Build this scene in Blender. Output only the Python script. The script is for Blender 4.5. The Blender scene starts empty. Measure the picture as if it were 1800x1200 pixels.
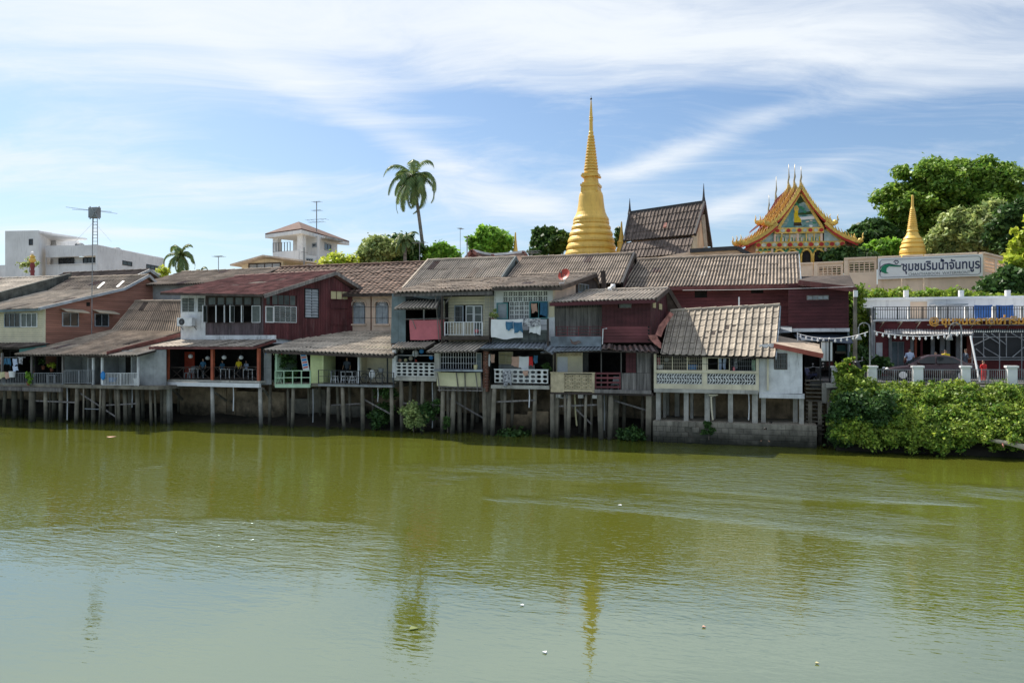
import bpy, math, random
import numpy as np
from math import sin, cos, pi, radians
from mathutils import Vector, Matrix
random.seed(7)
rng = np.random.default_rng(7)
R = random.uniform
sc = bpy.context.scene
COL = sc.collection

# ---------------------------------------------------------------- camera
ANG = radians(18); CA, SA = cos(ANG), sin(ANG); CH = 5.5; CD = 44.5
cam = bpy.data.objects.new('camera', bpy.data.cameras.new('camera')); COL.objects.link(cam)
cam.data.sensor_width = 36; cam.data.lens = 28; cam.data.clip_end = 6000; cam.data.clip_start = .1
cam.location = (0, -CD, CH); cam.rotation_euler = (pi/2, 0, ANG)
sc.camera = cam
# ---------------------------------------------------------------- sun and sky
SUN = Vector((-0.70, 0.46, 0.92)).normalized()
EXPO = 0.5
sl = bpy.data.lights.new('sun', 'SUN'); sl.energy = 5.0; sl.angle = radians(.53); sl.color = (1, .93, .82)
so = bpy.data.objects.new('sun', sl); COL.objects.link(so); so.location = (-60, 60, 90)
so.rotation_euler = SUN.to_track_quat('Z', 'Y').to_euler()
W = bpy.data.worlds.new('World'); sc.world = W; W.use_nodes = True
sc.view_settings.view_transform = 'Standard'; sc.view_settings.look = 'None'
sc.view_settings.gamma = 1; sc.view_settings.use_curve_mapping = False; sc.view_settings.exposure = EXPO
def world():
    nt = W.node_tree; N = nt.nodes; L = nt.links; N.clear()
    def n(t, **k):
        x = N.new(t)
        for a, b in k.items(): setattr(x, a, b)
        return x
    def m(op, a, b=None, c=None, clamp=False):
        x = n('ShaderNodeMath', operation=op, use_clamp=clamp)
        for i, v in enumerate((a, b, c)):
            if v is None: continue
            if isinstance(v, (int, float)): x.inputs[i].default_value = v
            else: L.new(v, x.inputs[i])
        return x.outputs[0]
    out = n('ShaderNodeOutputWorld'); bg = n('ShaderNodeBackground'); L.new(bg.outputs[0], out.inputs[0])
    sky = n('ShaderNodeTexSky', sky_type='NISHITA', sun_disc=False)
    sky.sun_elevation = math.asin(SUN.z); sky.sun_rotation = math.atan2(SUN.x, SUN.y)
    sky.air_density = 1.0; sky.dust_density = 1.2; sky.ozone_density = 2.2
    tc = n('ShaderNodeTexCoord'); sep = n('ShaderNodeSeparateXYZ')
    rot = n('ShaderNodeVectorRotate', rotation_type='Z_AXIS'); rot.inputs['Angle'].default_value = -ANG
    L.new(tc.outputs['Generated'], rot.inputs['Vector']); L.new(rot.outputs[0], sep.inputs[0])
    x, y, z = sep.outputs
    zz = m('MAXIMUM', z, 0.0)
    # azimuth / elevation slopes for the cloud bands
    az = m('ARCTAN2', x, y); el = m('ARCSINE', zz)
    zp = m('ADD', zz, 0.12)
    cx = m('DIVIDE', x, zp); cy = m('DIVIDE', y, zp)
    cmb = n('ShaderNodeCombineXYZ'); L.new(cx, cmb.inputs[0]); L.new(cy, cmb.inputs[1])
    mp = n('ShaderNodeMapping'); mp.inputs['Rotation'].default_value = (0, 0, radians(-24)); mp.inputs['Scale'].default_value = (.42, 1.5, 1); mp.inputs['Location'].default_value = (3.1, 1.7, 0)
    L.new(cmb.outputs[0], mp.inputs[0])
    wn = n('ShaderNodeTexNoise'); wn.inputs['Scale'].default_value = .55; wn.inputs['Detail'].default_value = 3
    L.new(cmb.outputs[0], wn.inputs['Vector'])
    wa = n('ShaderNodeVectorMath', operation='SCALE'); L.new(wn.outputs['Color'], wa.inputs[0]); wa.inputs['Scale'].default_value = 2.0
    wv = n('ShaderNodeVectorMath', operation='ADD'); L.new(mp.outputs[0], wv.inputs[0]); L.new(wa.outputs[0], wv.inputs[1])
    n1 = n('ShaderNodeTexNoise'); n1.inputs['Scale'].default_value = .9; n1.inputs['Detail'].default_value = 9; n1.inputs['Roughness'].default_value = .62
    L.new(wv.outputs[0], n1.inputs['Vector'])
    n2 = n('ShaderNodeTexNoise'); n2.inputs['Scale'].default_value = 2.4; n2.inputs['Detail'].default_value = 8; n2.inputs['Roughness'].default_value = .66
    L.new(wv.outputs[0], n2.inputs['Vector'])
    dens = m('ADD', m('MULTIPLY', n1.outputs[0], .62), m('MULTIPLY', n2.outputs[0], .64))
    # bands: (azimuth, elevation, slope, length, width, gain): high veil, streaks of cirrus
    def gauss(a0, e0, tilt, la, le, gain):
        da = m('SUBTRACT', az, a0); de = m('SUBTRACT', el, e0)
        c, s = cos(tilt), sin(tilt)
        p = m('ADD', m('MULTIPLY', da, c), m('MULTIPLY', de, s)); q = m('SUBTRACT', m('MULTIPLY', de, c), m('MULTIPLY', da, s))
        r = m('ADD', m('POWER', m('DIVIDE', p, la), 2.0), m('POWER', m('DIVIDE', q, le), 2.0))
        return m('MULTIPLY', m('EXPONENT', m('MULTIPLY', r, -1.0)), gain)
    tot = dens
    for g in CLOUDS: tot = m('ADD', tot, gauss(*g))
    # whole upper sky: the veil goes on overhead
    up = n('ShaderNodeMapRange', interpolation_type='SMOOTHSTEP'); L.new(el, up.inputs[0])
    for i, v in enumerate((.27, .46, 0, .16)): up.inputs[i+1].default_value = v
    tot = m('ADD', tot, up.outputs[0])
    lo = n('ShaderNodeMapRange', interpolation_type='SMOOTHSTEP'); L.new(tot, lo.inputs[0])
    for i, v in enumerate((.50, 1.06, 0, .96)): lo.inputs[i+1].default_value = v
    # thin brightening towards the horizon (moist air)
    hz = m('MULTIPLY', m('EXPONENT', m('MULTIPLY', el, -7.0)), .28)
    cov = m('MAXIMUM', lo.outputs[0], hz)
    tint = n('ShaderNodeMix', data_type='RGBA', blend_type='MULTIPLY'); tint.inputs['Factor'].default_value = 1
    L.new(sky.outputs[0], tint.inputs['A']); tint.inputs['B'].default_value = SKYTINT
    mx = n('ShaderNodeMix', data_type='RGBA'); L.new(cov, mx.inputs['Factor']); L.new(tint.outputs['Result'], mx.inputs['A'])
    mx.inputs['B'].default_value = CLOUDCOL
    L.new(mx.outputs['Result'], bg.inputs['Color']); bg.inputs['Strength'].default_value = .095
CLOUDS = [(-.42, .30, .0, .34, .085, .17), (-.50, .185, .06, .24, .035, .17), (-.44, .125, .05, .22, .014, .12), (.0, .38, .0, .8, .07, .19), (.35, .33, -.12, .4, .055, .15),
          (-.12, .235, -.42, .22, .022, .22), (.0, .17, .0, .12, .016, .16), (.20, .225, .30, .13, .016, .26), (.38, .27, .05, .16, .012, .16), (.30, .175, .33, .09, .013, .24), (-.25, .185, .05, .3, .022, .12),
          (.25, .265, -.1, .22, .05, -.12), (.38, .20, 0, .16, .05, -.05), (-.27, .235, -.1, .17, .045, -.26), (-.05, .29, -.25, .14, .02, -.16), (-.30, .13, .05, .14, .016, -.12), (.05, .20, 0, .10, .035, -.10)]
SKYTINT = (.72, .85, .95, 1)
CLOUDCOL = (6.9, 7.3, 7.7, 1)
world()

# ---------------------------------------------------------------- view helpers: a pixel of the 1800 px photo and a depth give a point
def ray(px, py):
    X = (px-900)/1400; return X*CA-SA, X*SA+CA, (600-py)/1400
def P(px, py, v):
    a, b, c = ray(px, py); t = (v+CD)/b; return Vector((t*a, v, CH+t*c))
def U(px, v): return P(px, 600, v).x
def Z(px, py, v): return P(px, py, v).z
def PPM(px, v): return 1400*ray(px, 600)[1]/(v+CD)   # pixels per metre
def V3(*a): return Vector(a)
def onplane(px, py, p0, p1, p2):   # where the ray of a pixel meets a plane
    n = (Vector(p1)-Vector(p0)).cross(Vector(p2)-Vector(p0)); c = Vector((0, -CD, CH)); d = Vector(ray(px, py)); return c+d*((Vector(p0)-c).dot(n)/d.dot(n))

# ---------------------------------------------------------------- materials
def mat(name, col, rough=.85, var=.3, scale=1.5, bump=0., bscale=25., orand=0., streak=0., scol=(.02,.02,.02), metal=0., stretch=(1,1,1), wet=False, col2=None, spec=.4, island=0., grain=0.):
    K = 1.0 if any(q in name for q in ('dark_', 'black', 'glass', 'car_', 'tyre', 'hair', 'gold', 'mud', 'navy', 'skin', 'dim_')) else (1.1 if 'sheet' in name or 'tile' in name else (.78 if name in ('old_concrete','concrete_pile','concrete_block','stained_retaining_wall','pale_concrete','grey_timber') else (1.38 if 'white' in name or 'wall' in name else 1.18)))
    col = tuple(min(.82, q*K) for q in col); scol = tuple(q*K for q in scol)
    m = bpy.data.materials.new(name); m.use_nodes = True; nt = m.node_tree; N = nt.nodes; L = nt.links
    b = N['Principled BSDF']; b.inputs['Roughness'].default_value = rough; b.inputs['Metallic'].default_value = metal
    b.inputs['Specular IOR Level'].default_value = spec
    tc = N.new('ShaderNodeTexCoord'); geo = N.new('ShaderNodeNewGeometry')
    mp = N.new('ShaderNodeMapping'); mp.inputs['Scale'].default_value = stretch; L.new(geo.outputs['Position'], mp.inputs[0])
    def noise(s, d=5, r=.6, vec=None):
        x = N.new('ShaderNodeTexNoise'); x.inputs['Scale'].default_value = s; x.inputs['Detail'].default_value = d; x.inputs['Roughness'].default_value = r
        L.new(vec or mp.outputs[0], x.inputs['Vector']); return x.outputs[0]
    def mix(f, a, c, bt='MIX'):
        x = N.new('ShaderNodeMix'); x.data_type = 'RGBA'; x.blend_type = bt
        for k, v in (('Factor', f), ('A', a), ('B', c)):
            if isinstance(v, (int, float)): x.inputs[k].default_value = v
            elif isinstance(v, tuple): x.inputs[k].default_value = (*v[:3], 1)
            else: L.new(v, x.inputs[k])
        return x.outputs['Result']
    def rng_(v, a, c, lo, hi):
        x = N.new('ShaderNodeMapRange'); L.new(v, x.inputs[0])
        for i, q in enumerate((a, c, lo, hi)): x.inputs[i+1].default_value = q
        return x.outputs[0]
    c2 = col2 or tuple(max(0, q*(1-var*1.4)) for q in col)
    c1 = tuple(min(1, q*(1+var*.5)) for q in col) if not col2 else col
    cur = mix(rng_(noise(scale), .35, .65, 0, 1), c1, c2)
    if grain: 
        cur = mix(rng_(noise(scale*9, 3), .35, .65, grain, 0), cur, tuple(q*.35 for q in col))
    if orand or island:
        oi = N.new('ShaderNodeObjectInfo')
        src = geo.outputs['Random Per Island'] if island else oi.outputs['Random']; k = island or orand
        v = rng_(src, 0, 1, 1-k, 1+k*.6); cb = N.new('ShaderNodeCombineColor')
        for i in range(3): L.new(v, cb.inputs[i])
        cur = mix(1.0, cur, cb.outputs[0], 'MULTIPLY')
    if streak:
        ms = N.new('ShaderNodeMapping'); ms.inputs['Scale'].default_value = (5, 5, .6); L.new(geo.outputs['Position'], ms.inputs[0])
        a = rng_(noise(1.0, 6, .65, ms.outputs[0]), .52, .72, 0, 1); b2 = rng_(noise(.5), .4, .62, 0, streak)
        mm = N.new('ShaderNodeMath'); mm.operation = 'MULTIPLY'; L.new(a, mm.inputs[0]); L.new(b2, mm.inputs[1])
        cur = mix(mm.outputs[0], cur, scol)
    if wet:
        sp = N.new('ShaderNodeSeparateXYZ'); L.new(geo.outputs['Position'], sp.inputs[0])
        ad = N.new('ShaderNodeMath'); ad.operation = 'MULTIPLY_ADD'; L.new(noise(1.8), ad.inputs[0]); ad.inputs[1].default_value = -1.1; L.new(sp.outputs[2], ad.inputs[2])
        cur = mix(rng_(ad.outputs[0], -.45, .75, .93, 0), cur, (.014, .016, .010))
    L.new(cur, b.inputs['Base Color'])
    if bump:
        bp = N.new('ShaderNodeBump'); bp.inputs['Strength'].default_value = bump; bp.inputs['Distance'].default_value = .03
        L.new(noise(bscale, 4), bp.inputs['Height']); L.new(bp.outputs[0], b.inputs['Normal'])
    return m
def leafmat(name, col, col2, trans=.35, var=.45):
    m = bpy.data.materials.new(name); m.use_nodes = True; nt = m.node_tree; N = nt.nodes; L = nt.links
    b = N['Principled BSDF']; b.inputs['Roughness'].default_value = .5; b.inputs['Specular IOR Level'].default_value = .35
    geo = N.new('ShaderNodeNewGeometry'); no = N.new('ShaderNodeTexNoise'); no.inputs['Scale'].default_value = .7; L.new(geo.outputs['Position'], no.inputs['Vector'])
    mx = N.new('ShaderNodeMix'); mx.data_type = 'RGBA'; mx.inputs['A'].default_value = (*col, 1); mx.inputs['B'].default_value = (*col2, 1)
    ad = N.new('ShaderNodeMath'); ad.operation = 'MULTIPLY_ADD'; ad.use_clamp = True; L.new(geo.outputs['Random Per Island'], ad.inputs[0]); ad.inputs[1].default_value = .8
    s2 = N.new('ShaderNodeMath'); s2.operation = 'SUBTRACT'; L.new(no.outputs[0], s2.inputs[0]); s2.inputs[1].default_value = .4; L.new(s2.outputs[0], ad.inputs[2])
    L.new(ad.outputs[0], mx.inputs['Factor'])
    hs = N.new('ShaderNodeHueSaturation'); hs.inputs['Saturation'].default_value = 1.0; vv = N.new('ShaderNodeMapRange'); wn = N.new('ShaderNodeTexWhiteNoise'); wn.noise_dimensions = '1D'
    L.new(geo.outputs['Random Per Island'], wn.inputs['W']); L.new(wn.outputs['Value'], vv.inputs[0]); vv.inputs[3].default_value = 1-var; vv.inputs[4].default_value = 1+var
    L.new(vv.outputs[0], hs.inputs['Value']); L.new(mx.outputs['Result'], hs.inputs['Color'])
    L.new(hs.outputs[0], b.inputs['Base Color'])
    tr = N.new('ShaderNodeBsdfTranslucent'); L.new(hs.outputs[0], tr.inputs[0]); ms = N.new('ShaderNodeMixShader'); ms.inputs[0].default_value = trans
    L.new(b.outputs[0], ms.inputs[1]); L.new(tr.outputs[0], ms.inputs[2]); L.new(ms.outputs[0], N['Material Output'].inputs[0])
    return m
M = dict(
 roof = mat('weathered_cement_sheet', (.47,.375,.29), .9, .28, .9, .25, 30, orand=.2, streak=.5, scol=(.055,.048,.042), grain=.35),
 roofd = mat('dark_cement_sheet', (.20,.155,.13), .9, .35, 1.2, .25, 30, orand=.25, streak=.6, scol=(.035,.032,.03), grain=.4),
 roofl = mat('pale_cement_sheet', (.62,.53,.43), .9, .25, .9, .25, 30, orand=.15, streak=.55, scol=(.08,.07,.06), grain=.3),
 rooft = mat('tan_roof_tile', (.43,.37,.295), .85, .28, 1.0, .25, 30, orand=.18, streak=.5, scol=(.10,.085,.07), grain=.3),
 roofr = mat('faded_red_tile', (.33,.17,.145), .85, .3, 1.4, .25, 30, orand=.25, streak=.55, scol=(.30,.24,.20), grain=.3),
 roofb = mat('brown_clay_tile', (.25,.16,.12), .9, .35, 1.4, .25, 30, orand=.3, streak=.4, scol=(.05,.042,.035), grain=.4),
 rooftemple = mat('temple_red_tile', (.30,.06,.03), .5, .3, 1.4, orand=.25),
 zinc = mat('zinc_sheet', (.36,.40,.44), .45, .3, 1.2, .1, 20, metal=.35, orand=.12, streak=.6, scol=(.13,.09,.07)),
 rust = mat('rusty_sheet', (.16,.085,.065), .8, .4, 2.2, .2, 30, orand=.2, col2=(.20,.17,.165)),
 pinkrust = mat('pink_rusty_metal', (.36,.15,.12), .8, .4, 3, .2, 30),
 maroon = mat('maroon_wood', (.125,.036,.038), .75, .3, 1.5, .3, 40, orand=.22, streak=.4, scol=(.24,.19,.18), stretch=(1,1,.3)),
 maroonh = mat('maroon_board', (.16,.048,.052), .75, .3, 1.5, .2, 40, orand=.14, streak=.25, scol=(.05,.02,.02), stretch=(.3,1,1)),
 maroond = mat('deep_maroon_board', (.085,.022,.026), .75, .3, 1.5, .2, 40, orand=.14, stretch=(.3,1,1)),
 purple = mat('purple_grey_wood', (.135,.098,.105), .85, .35, 1.5, .3, 40, orand=.2, streak=.5, scol=(.32,.29,.28), stretch=(1,1,.3)),
 orange = mat('orange_brown_board', (.31,.15,.11), .75, .2, 1.3, .1, 40, orand=.13, stretch=(.25,.25,2)),
 cream = mat('cream_board', (.68,.60,.42), .7, .12, 1.2, .1, 40, orand=.06),
 creamw = mat('cream_plaster', (.66,.59,.43), .85, .18, .8, .1, 20, streak=.4, scol=(.16,.14,.11)),
 pinkw = mat('pink_cream_plaster', (.72,.53,.41), .85, .2, .8, .1, 20, streak=.45, scol=(.28,.17,.13)),
 white = mat('old_white_plaster', (.64,.67,.72), .85, .2, 1, .15, 20, streak=.7, scol=(.10,.10,.10)),
 whitep = mat('white_paint', (.72,.73,.73), .5, .08, 2),
 whiteb = mat('white_building_plaster', (.62,.64,.68), .85, .1, .4, streak=.7, scol=(.25,.25,.26)),
 greyw = mat('grey_render', (.34,.35,.35), .9, .25, 1, .2, 15, streak=.6, scol=(.09,.09,.09)),
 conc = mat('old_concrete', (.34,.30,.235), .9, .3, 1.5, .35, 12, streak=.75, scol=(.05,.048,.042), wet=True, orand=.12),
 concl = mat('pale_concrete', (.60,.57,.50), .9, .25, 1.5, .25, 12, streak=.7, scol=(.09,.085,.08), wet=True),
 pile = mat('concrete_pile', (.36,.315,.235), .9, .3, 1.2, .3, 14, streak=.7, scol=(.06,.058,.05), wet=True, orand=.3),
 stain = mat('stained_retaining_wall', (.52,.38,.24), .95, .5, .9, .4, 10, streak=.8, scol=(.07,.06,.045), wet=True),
 moss = mat('mossy_parapet', (.075,.085,.08), .95, .5, 1.0, .4, 8, streak=.6, scol=(.22,.22,.2)),
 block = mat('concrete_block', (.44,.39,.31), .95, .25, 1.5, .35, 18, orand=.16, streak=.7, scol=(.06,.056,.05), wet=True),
 breeze = mat('white_breeze_block', (.66,.64,.57), .9, .2, 3, .2, 18, orand=.12, streak=.6, scol=(.12,.12,.11)),
 breezet = mat('tan_breeze_block', (.52,.43,.28), .9, .2, 3, .2, 18, orand=.1),
 hiproof = mat('hip_roof_sheet', (.12,.065,.052), .9, .25, 2, orand=.1),
 brick = mat('red_brick', (.20,.085,.055), .95, .3, 4, .3, 20, orand=.3),
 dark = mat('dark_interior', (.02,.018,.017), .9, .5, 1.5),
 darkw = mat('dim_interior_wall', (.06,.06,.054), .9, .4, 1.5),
 wood = mat('dark_timber', (.08,.06,.05), .85, .35, 2, .3, 30, orand=.2, stretch=(1,1,.3)),
 woodg = mat('grey_timber', (.30,.27,.25), .9, .35, 2, .4, 30, orand=.35, streak=.5, scol=(.06,.055,.05), stretch=(3,3,.3)),
 woodp = mat('pale_timber', (.42,.37,.28), .8, .2, 2, .1, 30),
 redpost = mat('orange_red_paint', (.42,.10,.05), .6, .2, 2, streak=.2),
 redwall = mat('red_painted_wall', (.36,.055,.03), .7, .2, 1.2),
 fascia = mat('maroon_fascia', (.15,.05,.045), .7, .3, 1.5, streak=.3, scol=(.25,.2,.18)),
 fasciar = mat('brick_red_fascia', (.30,.075,.05), .6, .2, 1.5),
 trim = mat('blue_grey_trim', (.32,.36,.40), .6, .25, 2),
 green = mat('mint_paint', (.42,.58,.40), .6, .12, 1.5),
 greenw = mat('lime_wall', (.46,.50,.25), .8, .15, 1, streak=.3, scol=(.2,.2,.1)),
 teal = mat('teal_paint', (.10,.28,.28), .7, .2, 1.5),
 bluegrey = mat('blue_grey_sheet', (.15,.19,.20), .7, .25, 1.2, .1, 20, orand=.1, streak=.5, scol=(.06,.06,.06)),
 glass = mat('dark_window_glass', (.022,.028,.03), .12, .3, 1, spec=.6),
 glassg = mat('grey_louvre_glass', (.38,.42,.45), .25, .2, 2, orand=.15, spec=.5),
 glassm = mat('murky_transom_glass', (.12,.14,.13), .2, .3, 2, orand=.3, spec=.5),
 curtain = mat('pale_yellow_glass', (.60,.54,.30), .5, .1, 2),
 metalw = mat('white_metal', (.66,.67,.68), .4, .1, 2),
 metald = mat('dark_metal', (.04,.042,.045), .5, .2, 2),
 metalg = mat('grey_metal', (.23,.24,.25), .5, .2, 2),
 black = mat('black_paint', (.015,.015,.018), .5, .2, 2),
 gold = mat('gold_paint', (.90,.53,.11), .45, .10, 1.0, .05, 8, metal=.12, streak=.75, scol=(.50,.24,.07), spec=.5, stretch=(1,1,.5)),
 goldt = mat('temple_gold', (.85,.56,.13), .45, .2, 3, metal=.2, orand=.2),
 goldred = mat('temple_red_inlay', (.42,.03,.02), .5, .2, 3),
 tgreen = mat('temple_green', (.03,.22,.10), .5, .2, 3),
 silver = mat('bronze_finial', (.40,.33,.20), .4, .2, 3, metal=.5),
 wallcream = mat('compound_wall_plaster', (.58,.45,.34), .85, .12, .5, .1, 10, streak=.3, scol=(.4,.3,.2)),
 signw = mat('sign_face', (.82,.84,.88), .4, .04, 1),
 navy = mat('sign_navy', (.025,.03,.09), .5, .1, 1),
 signgreen = mat('sign_green', (.01,.20,.10), .5, .1, 1),
 letter = mat('golden_letter', (.75,.38,.06), .45, .2, 2),
 shoplow = mat('shop_maroon', (.19,.04,.045), .7, .2, 1.2, streak=.3, scol=(.04,.02,.02)),
 pinkc = mat('pink_cloth', (.52,.15,.17), .85, .1, 1.5),
 whitec = mat('white_cloth', (.70,.72,.76), .9, .06, 2), bluec = mat('blue_cloth', (.045,.14,.24), .9, .2, 3),
 peach = mat('peach_cloth', (.52,.32,.24), .9, .1, 3), bluetarp = mat('blue_tarpaulin', (.03,.11,.33), .6, .2, 1.5),
 yelc = mat('yellow_cloth', (.62,.46,.02), .9, .1, 3), redc = mat('red_cloth', (.55,.03,.03), .9, .1, 3), lightblue = mat('pale_blue_shirt', (.45,.52,.66), .9, .1, 3),
 greyc = mat('slate_cloth', (.08,.10,.13), .9, .1, 3), blackc = mat('black_cloth', (.02,.02,.022), .9, .1, 3), stripec = mat('patterned_cloth', (.55,.55,.56), .9, .5, 9, col2=(.05,.05,.07)),
 skin = mat('skin', (.42,.25,.16), .6, .05, 3), hair = mat('black_hair', (.012,.01,.01), .6, .1, 3),
 yelpanel = mat('cream_canvas', (.58,.54,.34), .9, .1, 1.5, streak=.3, scol=(.3,.27,.2)),
 bplastic = mat('blue_plastic', (.03,.22,.55), .4, .1, 2), wplastic = mat('white_plastic', (.65,.67,.70), .4, .1, 2), rplastic = mat('red_dish', (.42,.05,.03), .5, .2, 3),
 carp = mat('dark_brown_car_paint', (.055,.03,.035), .18, .05, 2, metal=.3, spec=.6), tyre = mat('tyre', (.02,.02,.02), .9, .1, 3),
 bark = mat('tree_bark', (.14,.11,.085), .95, .35, 3, .4, 12), palmbark = mat('palm_bark', (.20,.175,.15), .95, .3, 3, .3, 12, stretch=(1,1,4)),
 mud = mat('river_mud', (.05,.042,.03), .9, .4, .8, .5, 4), earth = mat('ground_earth', (.16,.13,.09), .95, .3, .4, .4, 3),
 asphalt = mat('street_asphalt', (.09,.088,.085), .9, .2, .5, .2, 20),
 pot = mat('terracotta_pot', (.25,.09,.05), .8, .2, 3),
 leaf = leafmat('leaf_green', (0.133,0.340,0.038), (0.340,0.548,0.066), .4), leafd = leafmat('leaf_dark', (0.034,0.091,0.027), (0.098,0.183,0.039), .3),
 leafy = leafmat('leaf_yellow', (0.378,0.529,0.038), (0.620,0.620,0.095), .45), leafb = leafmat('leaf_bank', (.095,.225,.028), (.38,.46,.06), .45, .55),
 leafo = leafmat('leaf_olive', (0.189,0.283,0.095), (0.529,0.586,0.209), .35), palml = leafmat('palm_leaf', (0.085,0.189,0.066), (0.283,0.322,0.113), .3, .35),
)
for k_ in ('roof','roofd','roofl','rooft','roofr','roofb','zinc','rust','white','bluegrey'):   # grime and raking shade, both painted into the valley faces of the sheets
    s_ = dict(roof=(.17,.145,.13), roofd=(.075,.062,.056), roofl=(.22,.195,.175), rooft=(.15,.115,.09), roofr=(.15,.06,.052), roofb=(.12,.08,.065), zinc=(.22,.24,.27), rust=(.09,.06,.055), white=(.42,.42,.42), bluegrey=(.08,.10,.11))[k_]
    s_ = tuple(q*.62 for q in s_); M[k_+'_groove'] = mat('grime_shade_sheet', s_, .92, .25, 1.2, orand=.15, streak=.4, scol=tuple(q*.5 for q in s_))
# ---------------------------------------------------------------- object helpers
ORG = {}
def tag(o, label=None, cat=None, group=None, kind=None):
    if label: o['label'] = label
    if cat: o['category'] = cat
    if group: o['group'] = group
    if kind: o['kind'] = kind
    return o
def thing(name, label, cat, loc=(0,0,0), group=None, rz=0, local=False):
    o = bpy.data.objects.new(name, None); COL.objects.link(o); o.location = loc; o.rotation_euler = (0,0,rz); o.empty_display_size = .3
    ORG[o.name] = Vector((0,0,0)) if local else Vector(loc)
    return tag(o, label, cat, group)
class MB:
    def __init__(s): s.v = []; s.f = []; s.mi = []; s.cur = 0
    def add(s, vs, fs):
        b = len(s.v); s.v += [tuple(q) for q in vs]; s.f += [tuple(b+i for i in f) for f in fs]; s.mi += [s.cur]*len(fs); return s
    def box(s, x0, x1, y0, y1, z0, z1):
        return s.add([(x0,y0,z0),(x1,y0,z0),(x1,y1,z0),(x0,y1,z0),(x0,y0,z1),(x1,y0,z1),(x1,y1,z1),(x0,y1,z1)], [(0,3,2,1),(4,5,6,7),(0,1,5,4),(1,2,6,5),(2,3,7,6),(3,0,4,7)])
    def hexa(s, a, b):   # two quads of four points
        return s.add(list(a)+list(b), [(0,3,2,1),(4,5,6,7),(0,1,5,4),(1,2,6,5),(2,3,7,6),(3,0,4,7)])
    def prism(s, pts, d):
        n = len(pts); pts = [Vector(p) for p in pts]; d = Vector(d)
        return s.add(pts+[p+d for p in pts], [tuple(range(n))[::-1], tuple(range(n, 2*n))]+[(i, (i+1)%n, n+(i+1)%n, n+i) for i in range(n)])
    def bar(s, p, q, w, h=None, up=(0,0,1)):
        p, q = Vector(p), Vector(q); h = h or w; d = (q-p).normalized(); up = Vector(up)
        if abs(d.dot(up)) > .95: up = Vector((0,1,0))
        a = d.cross(up).normalized()*w/2; b = a.cross(d).normalized()*h/2
        return s.hexa([p-a-b, p+a-b, p+a+b, p-a+b], [q-a-b, q+a-b, q+a+b, q-a+b])
    def tube(s, pts, r, n=8, caps=True):
        pts = [Vector(p) for p in pts]; rs = r if isinstance(r, (list, tuple)) else [r]*len(pts); vs = []; fs = []
        for i, p in enumerate(pts):
            d = (pts[min(i+1, len(pts)-1)]-pts[max(i-1, 0)]).normalized(); up = Vector((0,0,1)) if abs(d.z) < .9 else Vector((1,0,0))
            a = d.cross(up).normalized(); b = a.cross(d)
            vs += [p+(a*cos(2*pi*k/n)+b*sin(2*pi*k/n))*rs[i] for k in range(n)]
        for i in range(len(pts)-1): fs += [(i*n+k, i*n+(k+1)%n, (i+1)*n+(k+1)%n, (i+1)*n+k) for k in range(n)]
        if caps: fs += [tuple(range(n))[::-1], tuple((len(pts)-1)*n+k for k in range(n))]
        return s.add(vs, fs)
    def lathe(s, c, prof, n=24):   # prof: (r, z)
        c = Vector(c); vs = []; m = len(prof)
        for r, z in prof: vs += [(c.x+r*cos(2*pi*k/n), c.y+r*sin(2*pi*k/n), c.z+z) for k in range(n)]
        fs = [(i*n+k, i*n+(k+1)%n, (i+1)*n+(k+1)%n, (i+1)*n+k) for i in range(m-1) for k in range(n)]+[tuple(range(n))[::-1], tuple((m-1)*n+k for k in range(n))]
        return s.add(vs, fs)
    def ball(s, c, r, n=10, m=6, sq=(1,1,1)):
        return s.lathe_(c, [(max(1e-3, r*sin(pi*i/m)), -r*cos(pi*i/m)) for i in range(m+1)], n, sq)
    def lathe_(s, c, prof, n, sq):
        c = Vector(c); k0 = len(s.v); s.lathe((0,0,0), prof, n)
        for i in range(k0, len(s.v)): x, y, z = s.v[i]; s.v[i] = (c.x+x*sq[0], c.y+y*sq[1], c.z+z*sq[2])
        return s
def part(name, mb, m, parent=None, smooth=False, label=None, kind=None):
    org = ORG.get(parent.name, Vector((0,0,0))) if parent else Vector((0,0,0))
    me = bpy.data.meshes.new(name); me.from_pydata([(x-org.x, y-org.y, z-org.z) for x, y, z in mb.v], [], mb.f)
    for q in (m if isinstance(m, (list, tuple)) else [m]): me.materials.append(q)
    if isinstance(m, (list, tuple)): me.polygons.foreach_set('material_index', mb.mi)
    if smooth: me.polygons.foreach_set('use_smooth', [True]*len(me.polygons))
    me.update(); o = bpy.data.objects.new(name, me); COL.objects.link(o)
    if parent: o.parent = parent
    ORG[o.name] = org
    if label: o['label'] = label
    if kind: o['kind'] = kind
    return o
def solo(name, mb, m, label, cat, group=None, smooth=False, kind=None, loc=None):
    vs = mb.v
    if loc is None:
        xs = [v[0] for v in vs]; ys = [v[1] for v in vs]; zs = [v[2] for v in vs]; loc = ((min(xs)+max(xs))/2, (min(ys)+max(ys))/2, min(zs))
    loc = Vector(loc); mb.v = [(x-loc.x, y-loc.y, z-loc.z) for x, y, z in vs]
    o = part(name, mb, m, None, smooth); o.location = loc; ORG[o.name] = loc
    return tag(o, label, cat, group, kind)
KIDS = {}
def copy_tree(o, parent=None):
    c = o.copy(); COL.objects.link(c); c.parent = parent
    for ch in KIDS.get(o.name) or o.children: copy_tree(ch, c)
    return c
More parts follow.
